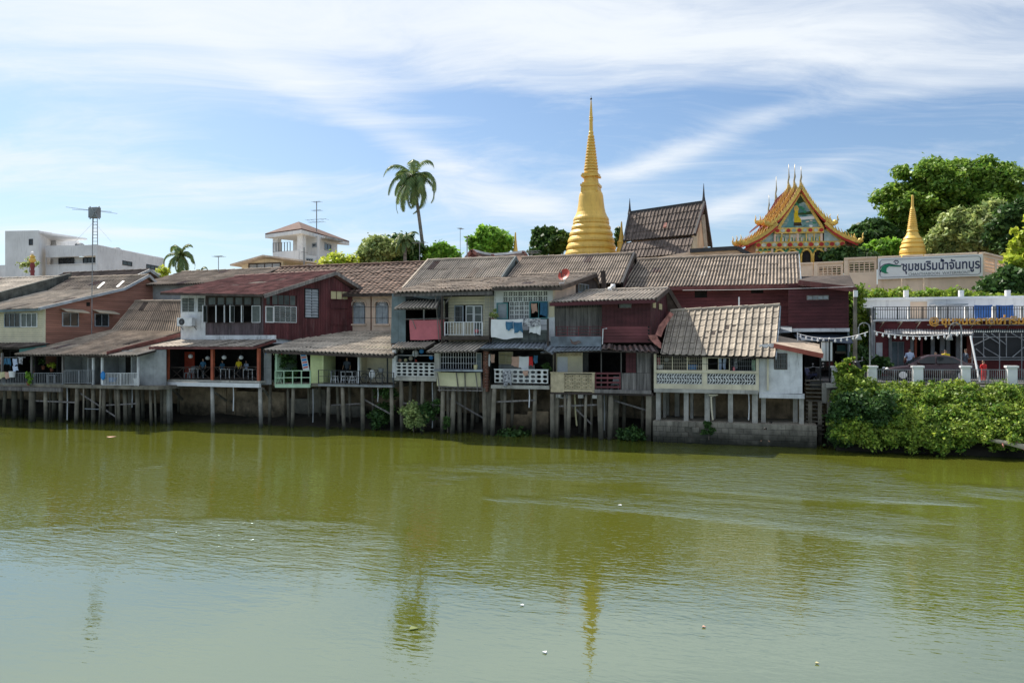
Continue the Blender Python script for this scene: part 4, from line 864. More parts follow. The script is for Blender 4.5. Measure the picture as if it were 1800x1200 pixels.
# rear roofs above D
hT = thing('rear_house', 'rear house with steep pale corrugated roof, left of the roof with the satellite dish', 'house', P(800, 520, 8))
r0, r1 = P(754,458,10), P(905,453,10); ez = Z(707,509,5.6)
roof(hT, (r0.x,5.6,ez), (r1.x,5.6,ez), r1, (r0.x,10,(r0.z+r1.z)/2), 13, 3, 'roofl', 3, .035); rearslope(hT, r0, r1, 4, 2.4, 'roofl'); part('wall', MB().box(r0.x+.2, r1.x-.2, 6.8, 13.6, 3, ez), M['bluegrey'], hT)
boards(hT, [V3(r1.x+.08,5.6,ez), r1+V3(.08,0,0), r1+V3(.08,4,-2.4)], 'bluegrey', .06, .28); boards(hT, [V3(r0.x-.05,5.6,ez+.1), r0+V3(-.05,0,.1)], 'roofl', .1, .12, 'verge')
wT = Wall((r1.x-.1, 5.7), (r1.x-.1, 13), hT); mb = MB().prism([(r1.x-.15,5.9,ez-.4),(r1.x-.15,13.5,ez-.4),(r1.x-.15,13.5,ez-.1),(r1.x-.15,10,r1.z-.15),(r1.x-.15,5.9,ez-.05)], (.1,0,0)); part('gable_wall', mb, M['bluegrey'], hT)
hU = thing('rear_house', 'rear house with brown corrugated roof directly in front of the big golden stupa', 'house', P(1000, 500, 8))
r0, r1 = P(917,454.5,11), P(1112,446.5,11); ez = Z(880,492,6.2)
roof(hU, (r0.x,6.2,ez-.4), (r1.x,6.2,ez-.4), r1, (r0.x,11,r1.z*.6+r0.z*.4), 15, 4, 'roof', 3, .035); rearslope(hU, r0, r1, 4.5, 2.4, 'roof'); part('wall', MB().box(r0.x+.2, r1.x-.2, 7.2, 15, 3, ez-.6), M['greyw'], hU)
boards(hU, [V3(r1.x+.12,6.2,ez-.5), r1+V3(.12,0,-.02), r1+V3(.12,4.5,-2.4)], 'black', .14, .34)
part('gable_wall', MB().prism([(r1.x-.15,6.6,ez-1.),(r1.x-.15,15.2,ez-1.),(r1.x-.15,11,r1.z-.15)], (.1,0,0)), M['maroond'], hU)

# ================================================================ HOUSE F: dark maroon box on piles
hF = thing('waterfront_house', 'narrow dark maroon wooden house with a tiny tiled roof above a tan lattice balustrade', 'house', P(1060, 770, 1))
zf = Z(1060, 606, -.3)
f1 = Wall((U(976,.5), .5), (U(1058,.5), .5), hF); f1.clad('wall', [(976,531),(1058,528),(1058,606),(976,606)], M['woodg'], (), 'v', .22, .04); f1.clad('wall_core', [(976,531),(1058,528),(1058,606),(976,606)], M['dark'], (), th=.1, off=-.15)
f1.clad('top_vent', [(976,533),(1058,530),(1058,540),(976,542)], M['black'], (), 'v', .1, .03, off=.02, gap=.06)
f2 = Wall((U(1058.4,-.3), -.3), (U(1143,-.3), -.3), hF)
f2.clad('wall', [(1058.4,529),(1143,527),(1143,573),(1058.4,573)], M['maroond'], [(1089,531,1110,541)], 'v', .22, .03); f2.clad('wall', [(1058.4,573.4),(1143,573.4),(1143,602),(1058.4,602)], M['maroonh'], (), 'h', .18, .04)
f2.clad('wall_core', [(1058.4,529),(1143,527),(1143,602),(1058.4,602)], M['dark'], (), th=.1, off=-.15); f2.window(1089,531,1110,541, 1, 1, 'woodg', 'glassm', .04)
part('side_wall', MB().box(U(1058.4,-.3)-.02, U(1058.4,-.3)+.08, -.28, .5, zf, Z(1060,529,-.3)), M['maroond'], hF)
fb = P(1192, 560, 5.); f3 = Wall((U(1143.4,-.3), -.3), (fb.x-.6, 5.), hF)
f3.clad('wall', [(1143.4,527),(1170,513),(1186,540),(1186,600),(1143.4,602)], M['maroond'], (), 'v', .28, .03); f3.clad('wall_core', [(1143.4,529),(1170,515),(1186,540),(1186,600),(1143.4,602)], M['dark'], (), th=.1, off=-.15)
f3.box('window', 1146.5,531,1151.5,541, 'curtain', .02, .03); f3.box('window', 1157.5,534,1162.5,544, 'curtain', .02, .03)
vf = f3.pp(1170, 511).y; eL, eR, rR = P(966,531,-.9), P(1152,525,-.9), P(1173,508,vf); rL = V3(eL.x, vf, rR.z-.05)
roof(hF, eL, eR, rR, rL, 9, 2, 'roofl', 3, .05); boards(hF, [eL+V3(0,-.02,-.13), eR+V3(0,-.02,-.13)], 'maroond', .06, .2, 'fascia'); boards(hF, [eR+V3(.05,0,-.05), rR+V3(.08,0,-.02), P(1198,547,4.9)], 'wood', .08, .26)
q = [rL, rR, P(1198,545,4.9), V3(rL.x,4.9,P(1198,545,4.9).z)]; part('rear_roof_slope', MB().hexa([p-V3(0,0,.06) for p in q], q), M['roofd'], hF)
part('house_back_wall', MB().box(U(972,.5), fb.x-.8, 4.9, 5., 3, 7.2), M['maroond'], hF); part('house_side_wall', MB().box(U(976,.5)-.1, U(976,.5), .5, 5, 3, 7.8), M['wood'], hF)
p, q = P(978,590,-.35), P(1057,590,-.35); mb = MB()
for f in (0, .33, .66, 1): mb.bar(p+V3(0,0,f*.52), q+V3(0,0,f*.52), .035)
for i in range(5): c = lerp(p, q, i/4); mb.bar(c, c+V3(0,0,.54), .045)
part('railing', mb, M['maroonh'], hF)
mb = MB(); z0_, z1_ = Z(1010,609,-.42), Z(1010,591,-.42); u0_, u1_ = U(968,-.42), U(1057,-.42)
k = 40; mb.add([(u, -.42-.02*sin(2*pi*j/4), lerp(z0_, z1_, j/k)) for j in range(k+1) for u in (u0_, u1_)], [(2*j, 2*j+1, 2*j+3, 2*j+2) for j in range(k)]); part('corrugated_panel', mb, M['zinc'], hF)
mb = MB().add([P(1001,594,-.46),P(1008,601,-.46),P(1018,598,-.46),P(1022,602,-.46),P(1012,606,-.46),P(1005,604,-.46)], [(0,1,2,3,4,5)]); part('rust_hole', mb, M['rust'], hF)
roof(hF, P(950,619,-1.), P(1057,615,-1.), P(1060,609,-.3), P(968,610,-.3), 5, 1, 'zinc', 3, .02, ridge=False, lift=.01)
roof(hF, P(1058,615,-1.), P(1158,618,-1.2), P(1150,606,-.3), P(1060,607,-.3), 5, 1, 'rust', 2, .04, ridge=False, lift=.02, rough=.05)
part('white_pipe', MB().tube([P(1059,605,-.45), P(1060,578,-.45), P(1067,577,-.45)], .03, 6), M['whitep'], hF)
zg = Z(1060, 689, -.35)
part('deck', MB().box(U(968,-.3), U(1148,-.3), -.35, 3.9, zg-.16, zg), M['wood'], hF)
f4 = Wall((U(972,.7), .7), (U(1024,.7), .7), hF); f4.clad('wall', [(972,616),(1024,617),(1024,690),(972,690)], M['cream'], [(980,627,998,690)]); f4.window(980,627,998,700, 1, 1, 'whitep', 'whitec', .08, name='door', piece='door_panel')
blocks(hF, 983, 617.5, 1021, 625.5, .62, 4, 1, 'cross', 'breezet')
room(hF, U(1024,.8)+.1, U(1146,.5), .9, 3., zg+.01, zg+2.7, 'dark'); part('wall', MB().box(U(1024.5,.7), U(1034,.7), .72, .84, zg, zg+2.6), M['darkw'], hF)
for px in (1057, 1092): part('post', MB().bar(V3(U(px,-.2),-.2,zg), V3(U(px,-.2),-.2,zg+2.4), .06), M['woodg'], hF)
part('tan_wall', MB().box(U(968,-.35), U(991.6,-.35), -.36, -.24, zg-.05, Z(1000,656,-.35)), M['breezet'], hF); part('tan_wall', MB().box(U(1040.6,-.35), U(1045,-.35), -.36, -.24, zg-.05, Z(1000,656,-.35)), M['breezet'], hF)
part('tan_wall', MB().box(U(991.8,-.35), U(1040.4,-.35), -.35, -.25, zg-.05, Z(1015,684.5,-.35)), M['breezet'], hF); blocks(hF, 992, 658, 1040.3, 684, -.35, 4, 4, 'cross', 'breezet'); part('shade_backing', MB().box(U(990,.25), U(1043,.25), .2, .25, zg, Z(1015,657,.2)), M['dark'], hF); part('coping', MB().box(U(967,-.4), U(1046,-.4), -.42, -.2, Z(1000,656,-.4), Z(1000,654,-.4)), M['breezet'], hF)  # dark sheet added behind the lattice so its holes look shaded
for y in (656, 664, 672, 680): part('rail_board', MB().bar(P(1046,y,-.3), P(1091,y,-.3), .05, .1), M['maroonh'], hF)
for px in (1047, 1068, 1090): part('rail_post', MB().bar(P(px,654,-.24), P(px,688,-.24), .07), M['maroonh'], hF)
part('beam', MB().bar(P(1045,687,-.42), P(1145,689,-.42), .06, .2), M['woodg'], hF)
f5 = Wall((U(1092.5,-.35), -.35), (U(1143,-.3), -.3), hF)
f5.clad('wall', [(1100,617),(1118,617),(1118,655),(1100,655)], M['maroond'], (), 'v', .2, .04); f5.clad('wall', [(1119,617),(1143,617),(1143,655),(1119,655)], M['woodg'], (), 'v', .14, .04); f5.clad('wall', [(1093,655.5),(1143,655.5),(1143,687),(1093,687)], M['woodg'], (), 'v', .2, .04)
f6 = Wall((U(1143.5,-.3), -.3), (U(1149,.6), .6), hF); f6.clad('wall', [(1143.5,617),(1149,617),(1149,684),(1143.5,686)], M['woodg'], (), 'v', .2, .04)
for px, v, r, s_ in ((970.5,-.4,.13,0),(979,-.1,.14,1),(993,-.2,.09,0),(1001,-.2,.12,0),(1030,-.2,.08,0),(1040,.4,.08,0),(1054,-.3,.13,1),(1064,.8,.15,1),(1074,-.1,.16,0),(1084,.8,.16,1),(1098,1.8,.12,0),(1130,1.4,.1,0),(1141,-.1,.15,1),(1147,.6,.14,1),(1020,1.4,.1,0)): pile(hF, px, v, zg-.16, r, sq=bool(s_))
for px in (981, 1020, 1045): part('beam_end', MB().box(U(px-4,-.5), U(px+4,-.5), -.5, .5, zg-.36, zg-.17), M['concl'], hF)
solo('drain_pipe', MB().tube([P(1010,692,.1), P(1012,730,.1), P(1014,748,.1)], .05, 6), M['curtain'], 'yellow plastic drain pipe hanging among the piles of the maroon house', 'pipe')
# curled rusty sheets at the corner
def curl(pts0, pts1, lab):
    mb = MB(); n = len(pts0); vs = [P(*q) for q in pts0]+[P(*q) for q in pts1]; mb.add(vs+[v+V3(.01,.03,0) for v in vs], [(i, i+1, n+i+1, n+i) for i in range(n-1)]+[(2*n+i, 3*n+i, 3*n+i+1, 2*n+i+1) for i in range(n-1)]); solo('metal_sheet', mb, M['pinkrust'], lab, 'sheet', 'rusted sheets at the house corner')
curl([(1139,589,-.9),(1144,598,-.7),(1152,606,-.7),(1160,612,-.8)], [(1154,588,-.3),(1157,596,-.2),(1162,603,-.2),(1162,612,-.3)], 'broad curled pink rusty sheet hanging below the maroon corner'); curl([(1178,548,1.5),(1168,560,.8),(1158,572,.2),(1152,588,-.2)], [(1184,552,1.8),(1175,565,1.1),(1166,580,.4),(1162,592,0)], 'long crumpled pink rusty flashing running up beside the dark roof')

# ================================================================ HOUSE G: cream block house at the right end of the row
hG = thing('waterfront_house', 'cream block house with a big tan tiled roof and a white side room', 'house', P(1280, 770, 1))
eL, eR = P(1161,623,-.7), P(1362,628,-.7); rR = P(1370,537.5,3.9); zr_ = rR.z; rL = V3(eL.x, 3.9, Z(1195,547,3.9))
roof(hG, eL, eR, rR, rL, 17, 8, 'rooft', 1, .075, 'roof_tile', lift=.028, rough=.006)
rearslope(hG, rL, rR, 4.5, 2.6, 'rooft'); boards(hG, [eR+V3(.06,0,-.06), rR+V3(.06,0,-.06), rR+V3(.06,4.5,-2.6)], 'trim', .05, .16)
zh = Z(1240, 684, -.3)
part('deck', MB().box(U(1150,-.3), U(1333,-.3), -.4, 4.2, zh-.2, zh), M['concl'], hG)
room(hG, U(1153,.8), U(1330,.8), .9, 3.2, zh+.01, zh+2.2, 'darkw'); part('gable_wall', MB().prism([(eR.x-.4,-.1,zh),(eR.x-.4,8.2,zh),(eR.x-.4,8.2,zr_-2.8),(eR.x-.4,3.9,zr_-.2),(eR.x-.4,-.1,eR.z+.1)], (.1,0,0)), M['creamw'], hG)
part('house_back_wall', MB().box(eL.x+.3, eR.x-.4, 8.1, 8.2, 3, zr_-2.7), M['creamw'], hG)
g1 = Wall((U(1149.5,-.3), -.3), (U(1334,-.3), -.3), hG)
g1.clad('wall', [(1149.5,622),(1334,626),(1334,689),(1149.5,686)], M['creamw'], [(1153.5,600,1234.5,650.5),(1242,600,1329,652),(1154,656,1234,674.5),(1243,656.5,1328.5,675.5)], th=.16, off=-.12)
for a, b in ((1154,1181),(1182,1207),(1208.5,1234)): g1.grille(a,625,b,650, 8, 4, 'woodp', .018, -.03)
for a in (1181.3, 1207.6): g1.box('mullion', a,622,a+1.4,651, 'cream', -.06, .08)
g1.grille(1285,627,1328,651.5, 12, 3, 'metalg', .014, -.2); g1.window(1243,628,1283,651, 2, 1, 'creamw', None, .04)
blocks(hG, 1154.5, 656.2, 1234, 674.3, -.33, 6, 3, 'diag', 'breeze', .1); blocks(hG, 1243.5, 656.7, 1328.3, 675.3, -.33, 6, 3, 'diag', 'breeze', .1)
g1.box('sill', 1150,651,1334,655, 'creamw', .0, .1)
g2 = Wall((U(1334.5,.1), .1), (U(1414,.1), .1), hG)
g2.clad('wall', [(1334.5,606),(1362,603),(1414,619),(1414,692),(1334.5,692)], M['white'], [(1361,621,1384,649)]); g2.window(1361,621,1384,649, 2, 3, 'wood', 'glass', .07); g2.grille(1363,623,1382,647, 5, 3, 'metalg', .014, .05)
part('side_wall', MB().box(U(1414,.1)-.1, U(1414,.1), .1, 3.5, zh-.3, Z(1414,620,.1)), M['white'], hG)
a, b = P(1360,604,-.3), P(1447,622,-.3); q = [a, b, b+V3(0,3.2,.5), a+V3(0,3.2,.5)]; part('side_roof', MB().hexa([p-V3(0,0,.05) for p in q], q), M['roof'], hG); boards(hG, [a-V3(0,.03,.1), b-V3(0,.03,.1)], 'fasciar', .05, .24, 'fascia')
def gpile(px, w_, v=-.1): part('pillar', MB().box(U(px-w_/2,v), U(px+w_/2,v), v, v+.3, .9, zh-.2), M['concl'], hG)
for px, w_, v in ((1157,8,-.1),(1206,8,-.1),(1243,9,-.1),(1284,8.5,-.1),(1327,10,-.1),(1342,8,.3),(1409,8,.15),(1398,8,1.),(1168,5,1.2),(1216,5,1.4),(1255,5,1.4),(1190,8,2.6),(1172,8,2.8)): gpile(px, w_, v)
part('side_floor', MB().box(U(1334.5,.1), U(1414,.1), -.02, 3.5, zh-.42, zh-.2), M['white'], hG)
part('backing', MB().box(U(1149,2.9), U(1414,2.9), 3., 3.2, 0, zh), M['stain'], hG); part('sewer_pipe', MB().tube([P(1246,694,-.2), P(1262,694,-.2), P(1250,697,-.2), P(1251,720,-.2), P(1253,738,-.2)], .05, 7), M['creamw'], hG)
# plinth of concrete blocks
x0_, x1_ = U(1148,-.6), U(1436,-.6); zt_ = Z(1290,743,-.6); nc, nr = 22, 5
base = part('plinth', MB().box(x0_, x1_, -.5, 3.4, -1.2, zt_-.02), M['block'], hG); bh = (zt_+.25)/nr; bw = (x1_-x0_)/nc
for j in range(nr):
    for i in range(nc+(j%2)):
        a = x0_+bw*(i-(.5 if j%2 else 0)); b = a+bw-.014; a = max(a, x0_); b = min(b, x1_)
        if 5 <= i <= 7 and j >= 2 and (i+j) % 3: continue
        if b-a > .05: part('block', MB().box(a, b, -.62-R(0,.015), -.5, -.25+bh*j, -.25+bh*(j+1)-.014), M['block'], base)

# ================================================================ LONG MAROON BUILDING behind the right end
hM = thing('shophouse', 'long maroon plank building under a wide grey tiled roof, running behind the cream block house', 'house', P(1300, 600, 9))
r0, r1 = P(1112,460,12.3), P(1403,446,12.3); ez = Z(1250,502,8.0)
roof(hM, (U(1080,8.0),8.0,ez), (r1.x,8.0,ez), r1, (r0.x,12.3,(r0.z+r1.z)/2), 18, 6, 'roof', 3, .045, 'roof_tile_sheet'); rearslope(hM, r0, r1, 4.5, 2.4, 'roof')
boards(hM, [V3(U(1080,8),7.95,ez-.13), V3(r1.x,7.95,ez-.13)], 'fascia', .06, .24, 'fascia'); boards(hM, [V3(r1.x+.05,8,ez), r1+V3(.05,0,0)], 'trim', .05, .1)
m1 = Wall((U(1108,8.9), 8.9), (U(1386,8.9), 8.9), hM)
m1.clad('wall', [(1108,503),(1386,496),(1386,606),(1108,606)], M['maroonh'], [(1221,513,1243,521),(1320,510,1342,518)], 'h', .22, .03); m1.clad('wall_core', [(1108,503),(1386,500),(1386,610),(1108,610)], M['dark'], (), th=.1, off=-.2)
mr = thing('shophouse', 'dark maroon boarded block with one strip window, jutting out beside the long maroon building', 'house', P(1440, 640, 7))
m2 = Wall((U(1386,6.8), 6.8), (U(1492,6.8), 6.8), mr)
m2.clad('wall', [(1386,499),(1403,497),(1492,507),(1492,579),(1386,579)], M['maroond'], [(1418,519,1457,527)], 'h', .2, .03); m2.clad('wall_core', [(1386,501),(1492,509),(1492,579),(1386,579)], M['dark'], (), th=.1, off=-.2)
m2.window(1418,519,1457,527, 4, 1, 'woodg', 'glassg', .04); m2.clad('top_vent', [(1404,494),(1492,504),(1492,511),(1404,503)], M['black'], (), 'v', .12, .03, off=-.03, gap=.07)
q = [P(1403,496,6.2), P(1506,509,6.2)]; z9 = Z(1440,484,10); q += [V3(q[1].x,10.5,z9), V3(q[0].x,10.5,z9)]; part('flat_roof', MB().hexa([p-V3(0,0,.14) for p in q], q), M['wood'], mr); boards(mr, [q[0]-V3(0,.05,.02), q[1]-V3(0,.05,.02)], 'fascia', .06, .3, 'fascia')
part('side_wall', MB().box(U(1492,6.8)-.1, U(1492,6.8), 6.8, 12, Z(1492,579,6.8), Z(1492,507,6.8)), M['maroond'], mr); part('house_back_wall', MB().box(U(1108,9), U(1492,6.8), 12.5, 12.6, 3, ez), M['greyw'], mr)
m2.box('lintel_band', 1392,577,1493,583, 'white', .0, .14)
part('shop_recess', MB().box(U(1366,8.), U(1494,7.6), 8.6, 8.7, 3.2, Z(1440,583,6.8)), M['dark'], mr); part('shop_side', MB().box(U(1493,6.9)-.1, U(1493,6.9), 6.9, 8.7, 3.2, Z(1492,583,6.8)), M['bluegrey'], mr)
part('shop_soffit', MB().box(U(1386,6.8), U(1493,6.8), 6.85, 8.7, Z(1440,582,6.8)-.05, Z(1440,582,6.8)+.05), M['bluegrey'], mr)
mb = MB().hexa([P(1404,598,5.6),P(1500,604,5.6),P(1500,603,5.6),P(1404,597,5.6)], [P(1390,584,7.8),P(1492,586,7.8),P(1492,585,7.8),P(1390,583,7.8)]); part('shop_awning', mb, M['greyc'], mr)
mb = MB().hexa([P(1366,585,4.8),P(1392,584,4.8),P(1392,583,4.8),P(1366,584,4.8)], [P(1366,574,7.),P(1392,574,7.),P(1392,573,7.),P(1366,573,7.)]); part('side_awning', mb, M['zinc'], mr)
m3 = Wall((U(1386,8.3), 8.3), (U(1494,8.3), 8.3), mr)
m3.window(1470,605,1488,622, 1, 1, 'woodg', 'teal', .05, off=0); m3.box('pillar', 1490,605,1494,634, 'whitep', 0, .1); m3.box('counter', 1468,617,1489,621, 'woodp', 0, .25); m3.window(1440,608,1466,650, 2, 1, 'wood', 'glass', .06, off=0)
solo('blue_crate', MB().box(U(1363,4.),U(1383,4.),4.,4.6,Z(1373,604,4.),Z(1373,594,4.)), M['bplastic'], 'blue plastic crate on the roof ledge behind the cream block house', 'crate')

# ================================================================ RIGHT: riverside shop building with terrace
hH = thing('shop_building', 'maroon fronted riverside shop with golden letters, white terrace pillars and black railing', 'shop', P(1660, 660, 10))
V1 = 10.0
h1 = Wall((U(1535,V1), V1), (U(1900,V1), V1), hH)
doors = [(1566,600,1590,660),(1600,588,1618,660),(1622,588,1662,660),(1662,588,1680,660),(1692,588,1706,660)]
h1.clad('wall', [(1535,563),(1900,563),(1900,668),(1535,668)], M['shoplow'], doors)
part('shop_recess', MB().box(U(1535,V1), U(1900,V1), V1+2, V1+2.1, 3.2, Z(1650,563,V1)), M['dark'], hH)
part('side_wall', MB().box(U(1535,V1)-.14, U(1535,V1)-.01, V1-.3, V1+9, 3.2, Z(1535,541,V1)), M['white'], hH)
h0 = Wall((U(1519,12.), 12.), (U(1535,V1-.4), V1-.4), hH); h0.clad('wall', [(1519,541),(1535,541),(1535,668),(1519,668)], M['greyw'], ())
h1.window(1567,600,1578,660, 1, 1, 'metalg', 'bluegrey', .04, name='folding_door', piece='door_panel'); h1.window(1578.5,600,1589,660, 1, 1, 'metalg', 'bluegrey', .04, name='folding_door', piece='door_panel')
for a, b in ((1600,1606),(1636,1643),(1652,1661),(1663,1670),(1680,1690)): h1.window(a,588,b,660, 1, 1, 'metalg', 'greyw', .03, name='folding_door', piece='door_panel')
h1.box('door_post', 1607,588,1611,662, 'redpost', 0, .15); h1.box('door_post', 1699,588,1706,662, 'fasciar', 0, .1); h1.box('notice_board', 1540,602,1551,626, 'white', 0, .05); h1.box('grey_post', 1562,588,1567,660, 'greyw', 0, .12)
part('terrace_slab', MB().box(U(1535,V1-.5), U(1900,V1-.5), V1-.5, V1+9, Z(1650,564,V1-.5), Z(1650,561,V1-.5)), M['white'], hH)
h2 = Wall((U(1508,V1+3.5), V1+3.5), (U(1830,V1+3.5), V1+3.5), hH); h2.clad('wall', [(1508,524),(1800,522),(1800,570),(1508,570)], M['whiteb'], [(1600,530,1630,560)]); h2.box('coping', 1506,522,1800,526, 'whitep', 0, .25)
h2.clad('wall_infill', [(1600,530),(1630,530),(1630,560),(1600,560)], M['wallcream'], (), off=-.2, th=.1)
for a in (1593, 1690, 1772): h2.box('roof_post', a-4,510,a+4,522, 'whitep', -.3, .4)
railing(hH, P(1535,561,V1-.4), P(1900,561,V1-.4), Z(1650,539,V1-.4)-Z(1650,561,V1-.4), 82, 'black', .014, 8, (0.05,.78,1.), top=.035)
for a, w_ in ((1598,4),(1651,8),(1699,6),(1748,7),(1796,5)): part('terrace_pillar', MB().box(U(a-w_/2,V1-.3), U(a+w_/2,V1-.3), V1-.34, V1-.1, Z(a,561,V1-.3), Z(a,538,V1-.3)), M['whitep'], hH)
mb = MB().box(U(1644,V1+1.5), U(1702,V1+1.5), V1+1.5, V1+3.4, Z(1670,536,V1+1.5), Z(1670,534,V1+1.5)); part('terrace_shade', mb, M['zinc'], hH)
hangcloth(1713, 536, 1745, 559, V1+1.0, 'bluetarp', 'big blue tarpaulin hanging behind the terrace railing, left half', cat='tarpaulin', name='tarpaulin', folds=3, jag=.02); hangcloth(1751, 536, 1782, 559, V1+1.0, 'bluetarp', 'big blue tarpaulin hanging behind the terrace railing, right half', cat='tarpaulin', name='tarpaulin', folds=3, jag=.02)
# striped scalloped shop awning
roof(hH, P(1555,588,V1-1.9), P(1712,588,V1-1.9), P(1712,579,V1-.2), P(1555,579,V1-.2), 14, 1, 'white', 4, .05, 'awning_sheet', ridge=False); roof(hH, P(1712.5,585,V1-1.9), P(1900,585,V1-1.9), P(1900,578,V1-.2), P(1712.5,578,V1-.2), 12, 1, 'bluegrey', 4, .03, 'awning_sheet', ridge=False)
for i in range(9): px = 1545+i*32; part('awning_bracket', MB().bar(P(px,567,V1-.05), P(px+9,566,V1-.9), .05).bar(P(px+1,577,V1-.05), P(px+8,567,V1-.85), .04), M['woodp'], hH)
# text
def text(body, wall, x0, y0, x1, y1, m, name, parent, ext=.02, off=.1, bold=0., fit=True):
    cu = bpy.data.curves.new(name, 'FONT'); cu.body = body; cu.extrude = ext/2; cu.offset = bold; cu.resolution_u = 4
    ob = bpy.data.objects.new(name, cu); COL.objects.link(ob); bpy.context.view_layer.update()
    dg = bpy.context.evaluated_depsgraph_get(); me = bpy.data.meshes.new_from_object(ob.evaluated_get(dg)); bpy.data.objects.remove(ob)
    vs = [v.co.copy() for v in me.vertices]; a0, a1 = min(v.x for v in vs), max(v.x for v in vs); c0, c1 = min(v.y for v in vs), max(v.y for v in vs)
    k0, k1, z0, z1 = wall.rect(x0, y0, x1, y1); mb = MB(); mb.v = [tuple(wall.pt(k0+(v.x-a0)/(a1-a0)*(k1-k0), z0+(v.y-c0)/(c1-c0)*(z1-z0), off+v.z)) for v in vs]; mb.f = [tuple(p.vertices) for p in me.polygons]
    return part(name, mb, M[m], parent)
hg = Wall((U(1535,V1-.7), V1-.7), (U(1980,V1-.7), V1-.7), hH)
sg1 = thing('letter_sign', 'row of raised golden Thai letters led by an at sign above the shop awning', 'sign', hg.pp(1720,576)); hg.par = sg1
text('@', hg, 1633,557,1650,573.5, 'letter', 'letter', sg1, .12, .1, .015)
text('ชุมชนตลาดเก่าริมน้ำจันทบูร', hg, 1654,553,1886,575, 'letter', 'letters', sg1, .12, .1, .02)
part('letter_rail', MB().bar(hg.pp(1630,571,.02), hg.pp(1890,571,.02), .05), M['metalg'], sg1)
# scaffold with dark netting
sf = thing('scaffold', 'grey pipe scaffold hung with dark netting in front of the shop', 'scaffold', P(1750, 668, 7))
part('netting', MB().box(U(1712,7.2), U(1900,7.2), 7.2, 7.23, Z(1750,634,7.2), Z(1750,584,7.2)), M['black'], sf)
for a, b, c, d in ((1709,584,1709,668),(1729,585,1729,627),(1757,585,1757,668),(1769,586,1769,627),(1796,586,1796,668),(1709,592,1800,592),(1709,628,1800,628),(1709,632,1800,632),(1712,607,1740,593),(1743,586,1768,605),(1729,610,1760,628),(1779,628,1800,610),(1716,613,1732,627),(1778,585,1800,598),(1730,586,1757,604)):
    part('scaffold_pipe', MB().bar(P(a,b,6.95), P(c,d,7.0), .04), M['metalg'], sf)
solo('leaning_pole', MB().tube([P(1706,590,3.), P(1722,672,1.9)], .05, 6), M['whitep'], 'long pale pole leaning over the riverside fence by the scaffold', 'pole')

# ================================================================ FENCE on the river wall, terrace, lights
fn = thing('fence', 'white pillared riverside fence with thin metal balusters above the green bank', 'fence', P(1620, 674, 1.6)); vf = 1.6
for a, w_ in ((1467.5,12),(1533,15),(1613,17),(1697,15),(1778,17),(1856,17)):
    u0_, u1_ = U(a-w_/2,vf), U(a+w_/2,vf); z0_, z1_ = Z(a,678,vf), Z(a,646,vf)
    o = part('fence_pillar', MB().box(u0_, u1_, vf-.2, vf+.2, z0_, z1_), M['whitep'], fn); part('pillar_cap', MB().box(u0_-.06, u1_+.06, vf-.26, vf+.26, z1_, z1_+.1), M['whitep'], o)
for a, b in ((1476,1524),(1542,1603),(1623,1688),(1706,1768),(1788,1846)):
    railing(fn, P(a,671,vf), P(b,672,vf), Z((a+b)/2,649,vf)-Z((a+b)/2,671,vf), int((b-a)/3.6), 'metalg', .010, 2, (0.,1.), name='fence_panel', top=.035)
part('retaining_kerb', MB().box(U(1445,1.3), U(1960,1.3), 1.3, 1.95, 2.2, Z(1620,676,1.5)), M['concl'], fn)
tb = thing('landing', 'concrete landing slab on posts beside steep steps at the end of the row', 'landing', P(1465, 740, 1))
part('slab', MB().box(U(1452,.6), U(1485,.6), .5, 2.4, Z(1465,681,.6), Z(1465,674,.6)), M['concl'], tb)
for a in (1463, 1457, 1482, 1424, 1441): part('post', MB().box(U(a-3.5,.9), U(a+3.5,.9), .8, 1.1, -1, Z(a,684 if a>1450 else 706,.9)), M['conc'], tb)
for i in range(14): y = 668+i*6.8; part('step', MB().box(U(1416,2.), U(1446,2.), 1.9-i*.1, 2.5-i*.1, Z(1430,y+2,2.), Z(1430,y,2.)), M['conc'], tb)
part('back_wall', MB().box(U(1414,2.9), U(1480,2.9), 2.9, 3.3, -1, 3.1), M['stain'], tb)
for i in range(4): solo('white_float', MB().ball(P(1465,709+i*10,.6), .16, 10, 6), M['whitep'], f'white round float, {("topmost","second from the top","third from the top","lowest")[i]} of four stacked by the landing post', 'float', 'white floats by the landing post', smooth=True)
def lamp(px, y0, y1, v, label):
    t = thing('street_lamp', label, 'lamp', P(px, y1, v), 'hooked lamp posts on the terrace'); a, b = P(px,y1,v), P(px,y0,v); r = .28
    pts = [a, lerp(a, b, .5), b-V3(0,0,r)]+[b+V3(-r+r*cos(k*pi/5), 0, -r+r*sin(k*pi/5)) for k in range(0, 6)]+[b+V3(-2*r,0,-r*2.2)]
    part('pole', MB().tube(pts, .035, 6), M['metalg'], t); part('lamp_shade', MB().lathe(b+V3(-2*r,0,-r*2.2-.3), [(.17,0),(.15,.12),(.04,.3)], 12), M['greyw'], t, smooth=True)
lamp(1529, 567, 668, 2.0, 'hooked white lamp post at the left end of the terrace'); lamp(1690, 567, 668, 2.4, 'hooked grey lamp post in front of the shop doors')
def bulbs(p, q, sag, n, label, nm='string_lights'):
    t = thing(nm, label, 'string lights', lerp(p, q, .5)); f = lambda s: lerp(p, q, s)-V3(0,0,sag*4*s*(1-s))
    part('cable', MB().tube([f(i/16) for i in range(17)], .018, 4), M['whitep'], t)
    for i in range(n): c = f((i+.5)/n); o = part('bulb', MB().lathe_(c-V3(0,0,.22), [(.01,0),(.05,.05),(.055,.1),(.03,.17),(.02,.22)], 8, (1,1,1)), M['whitep'], t)
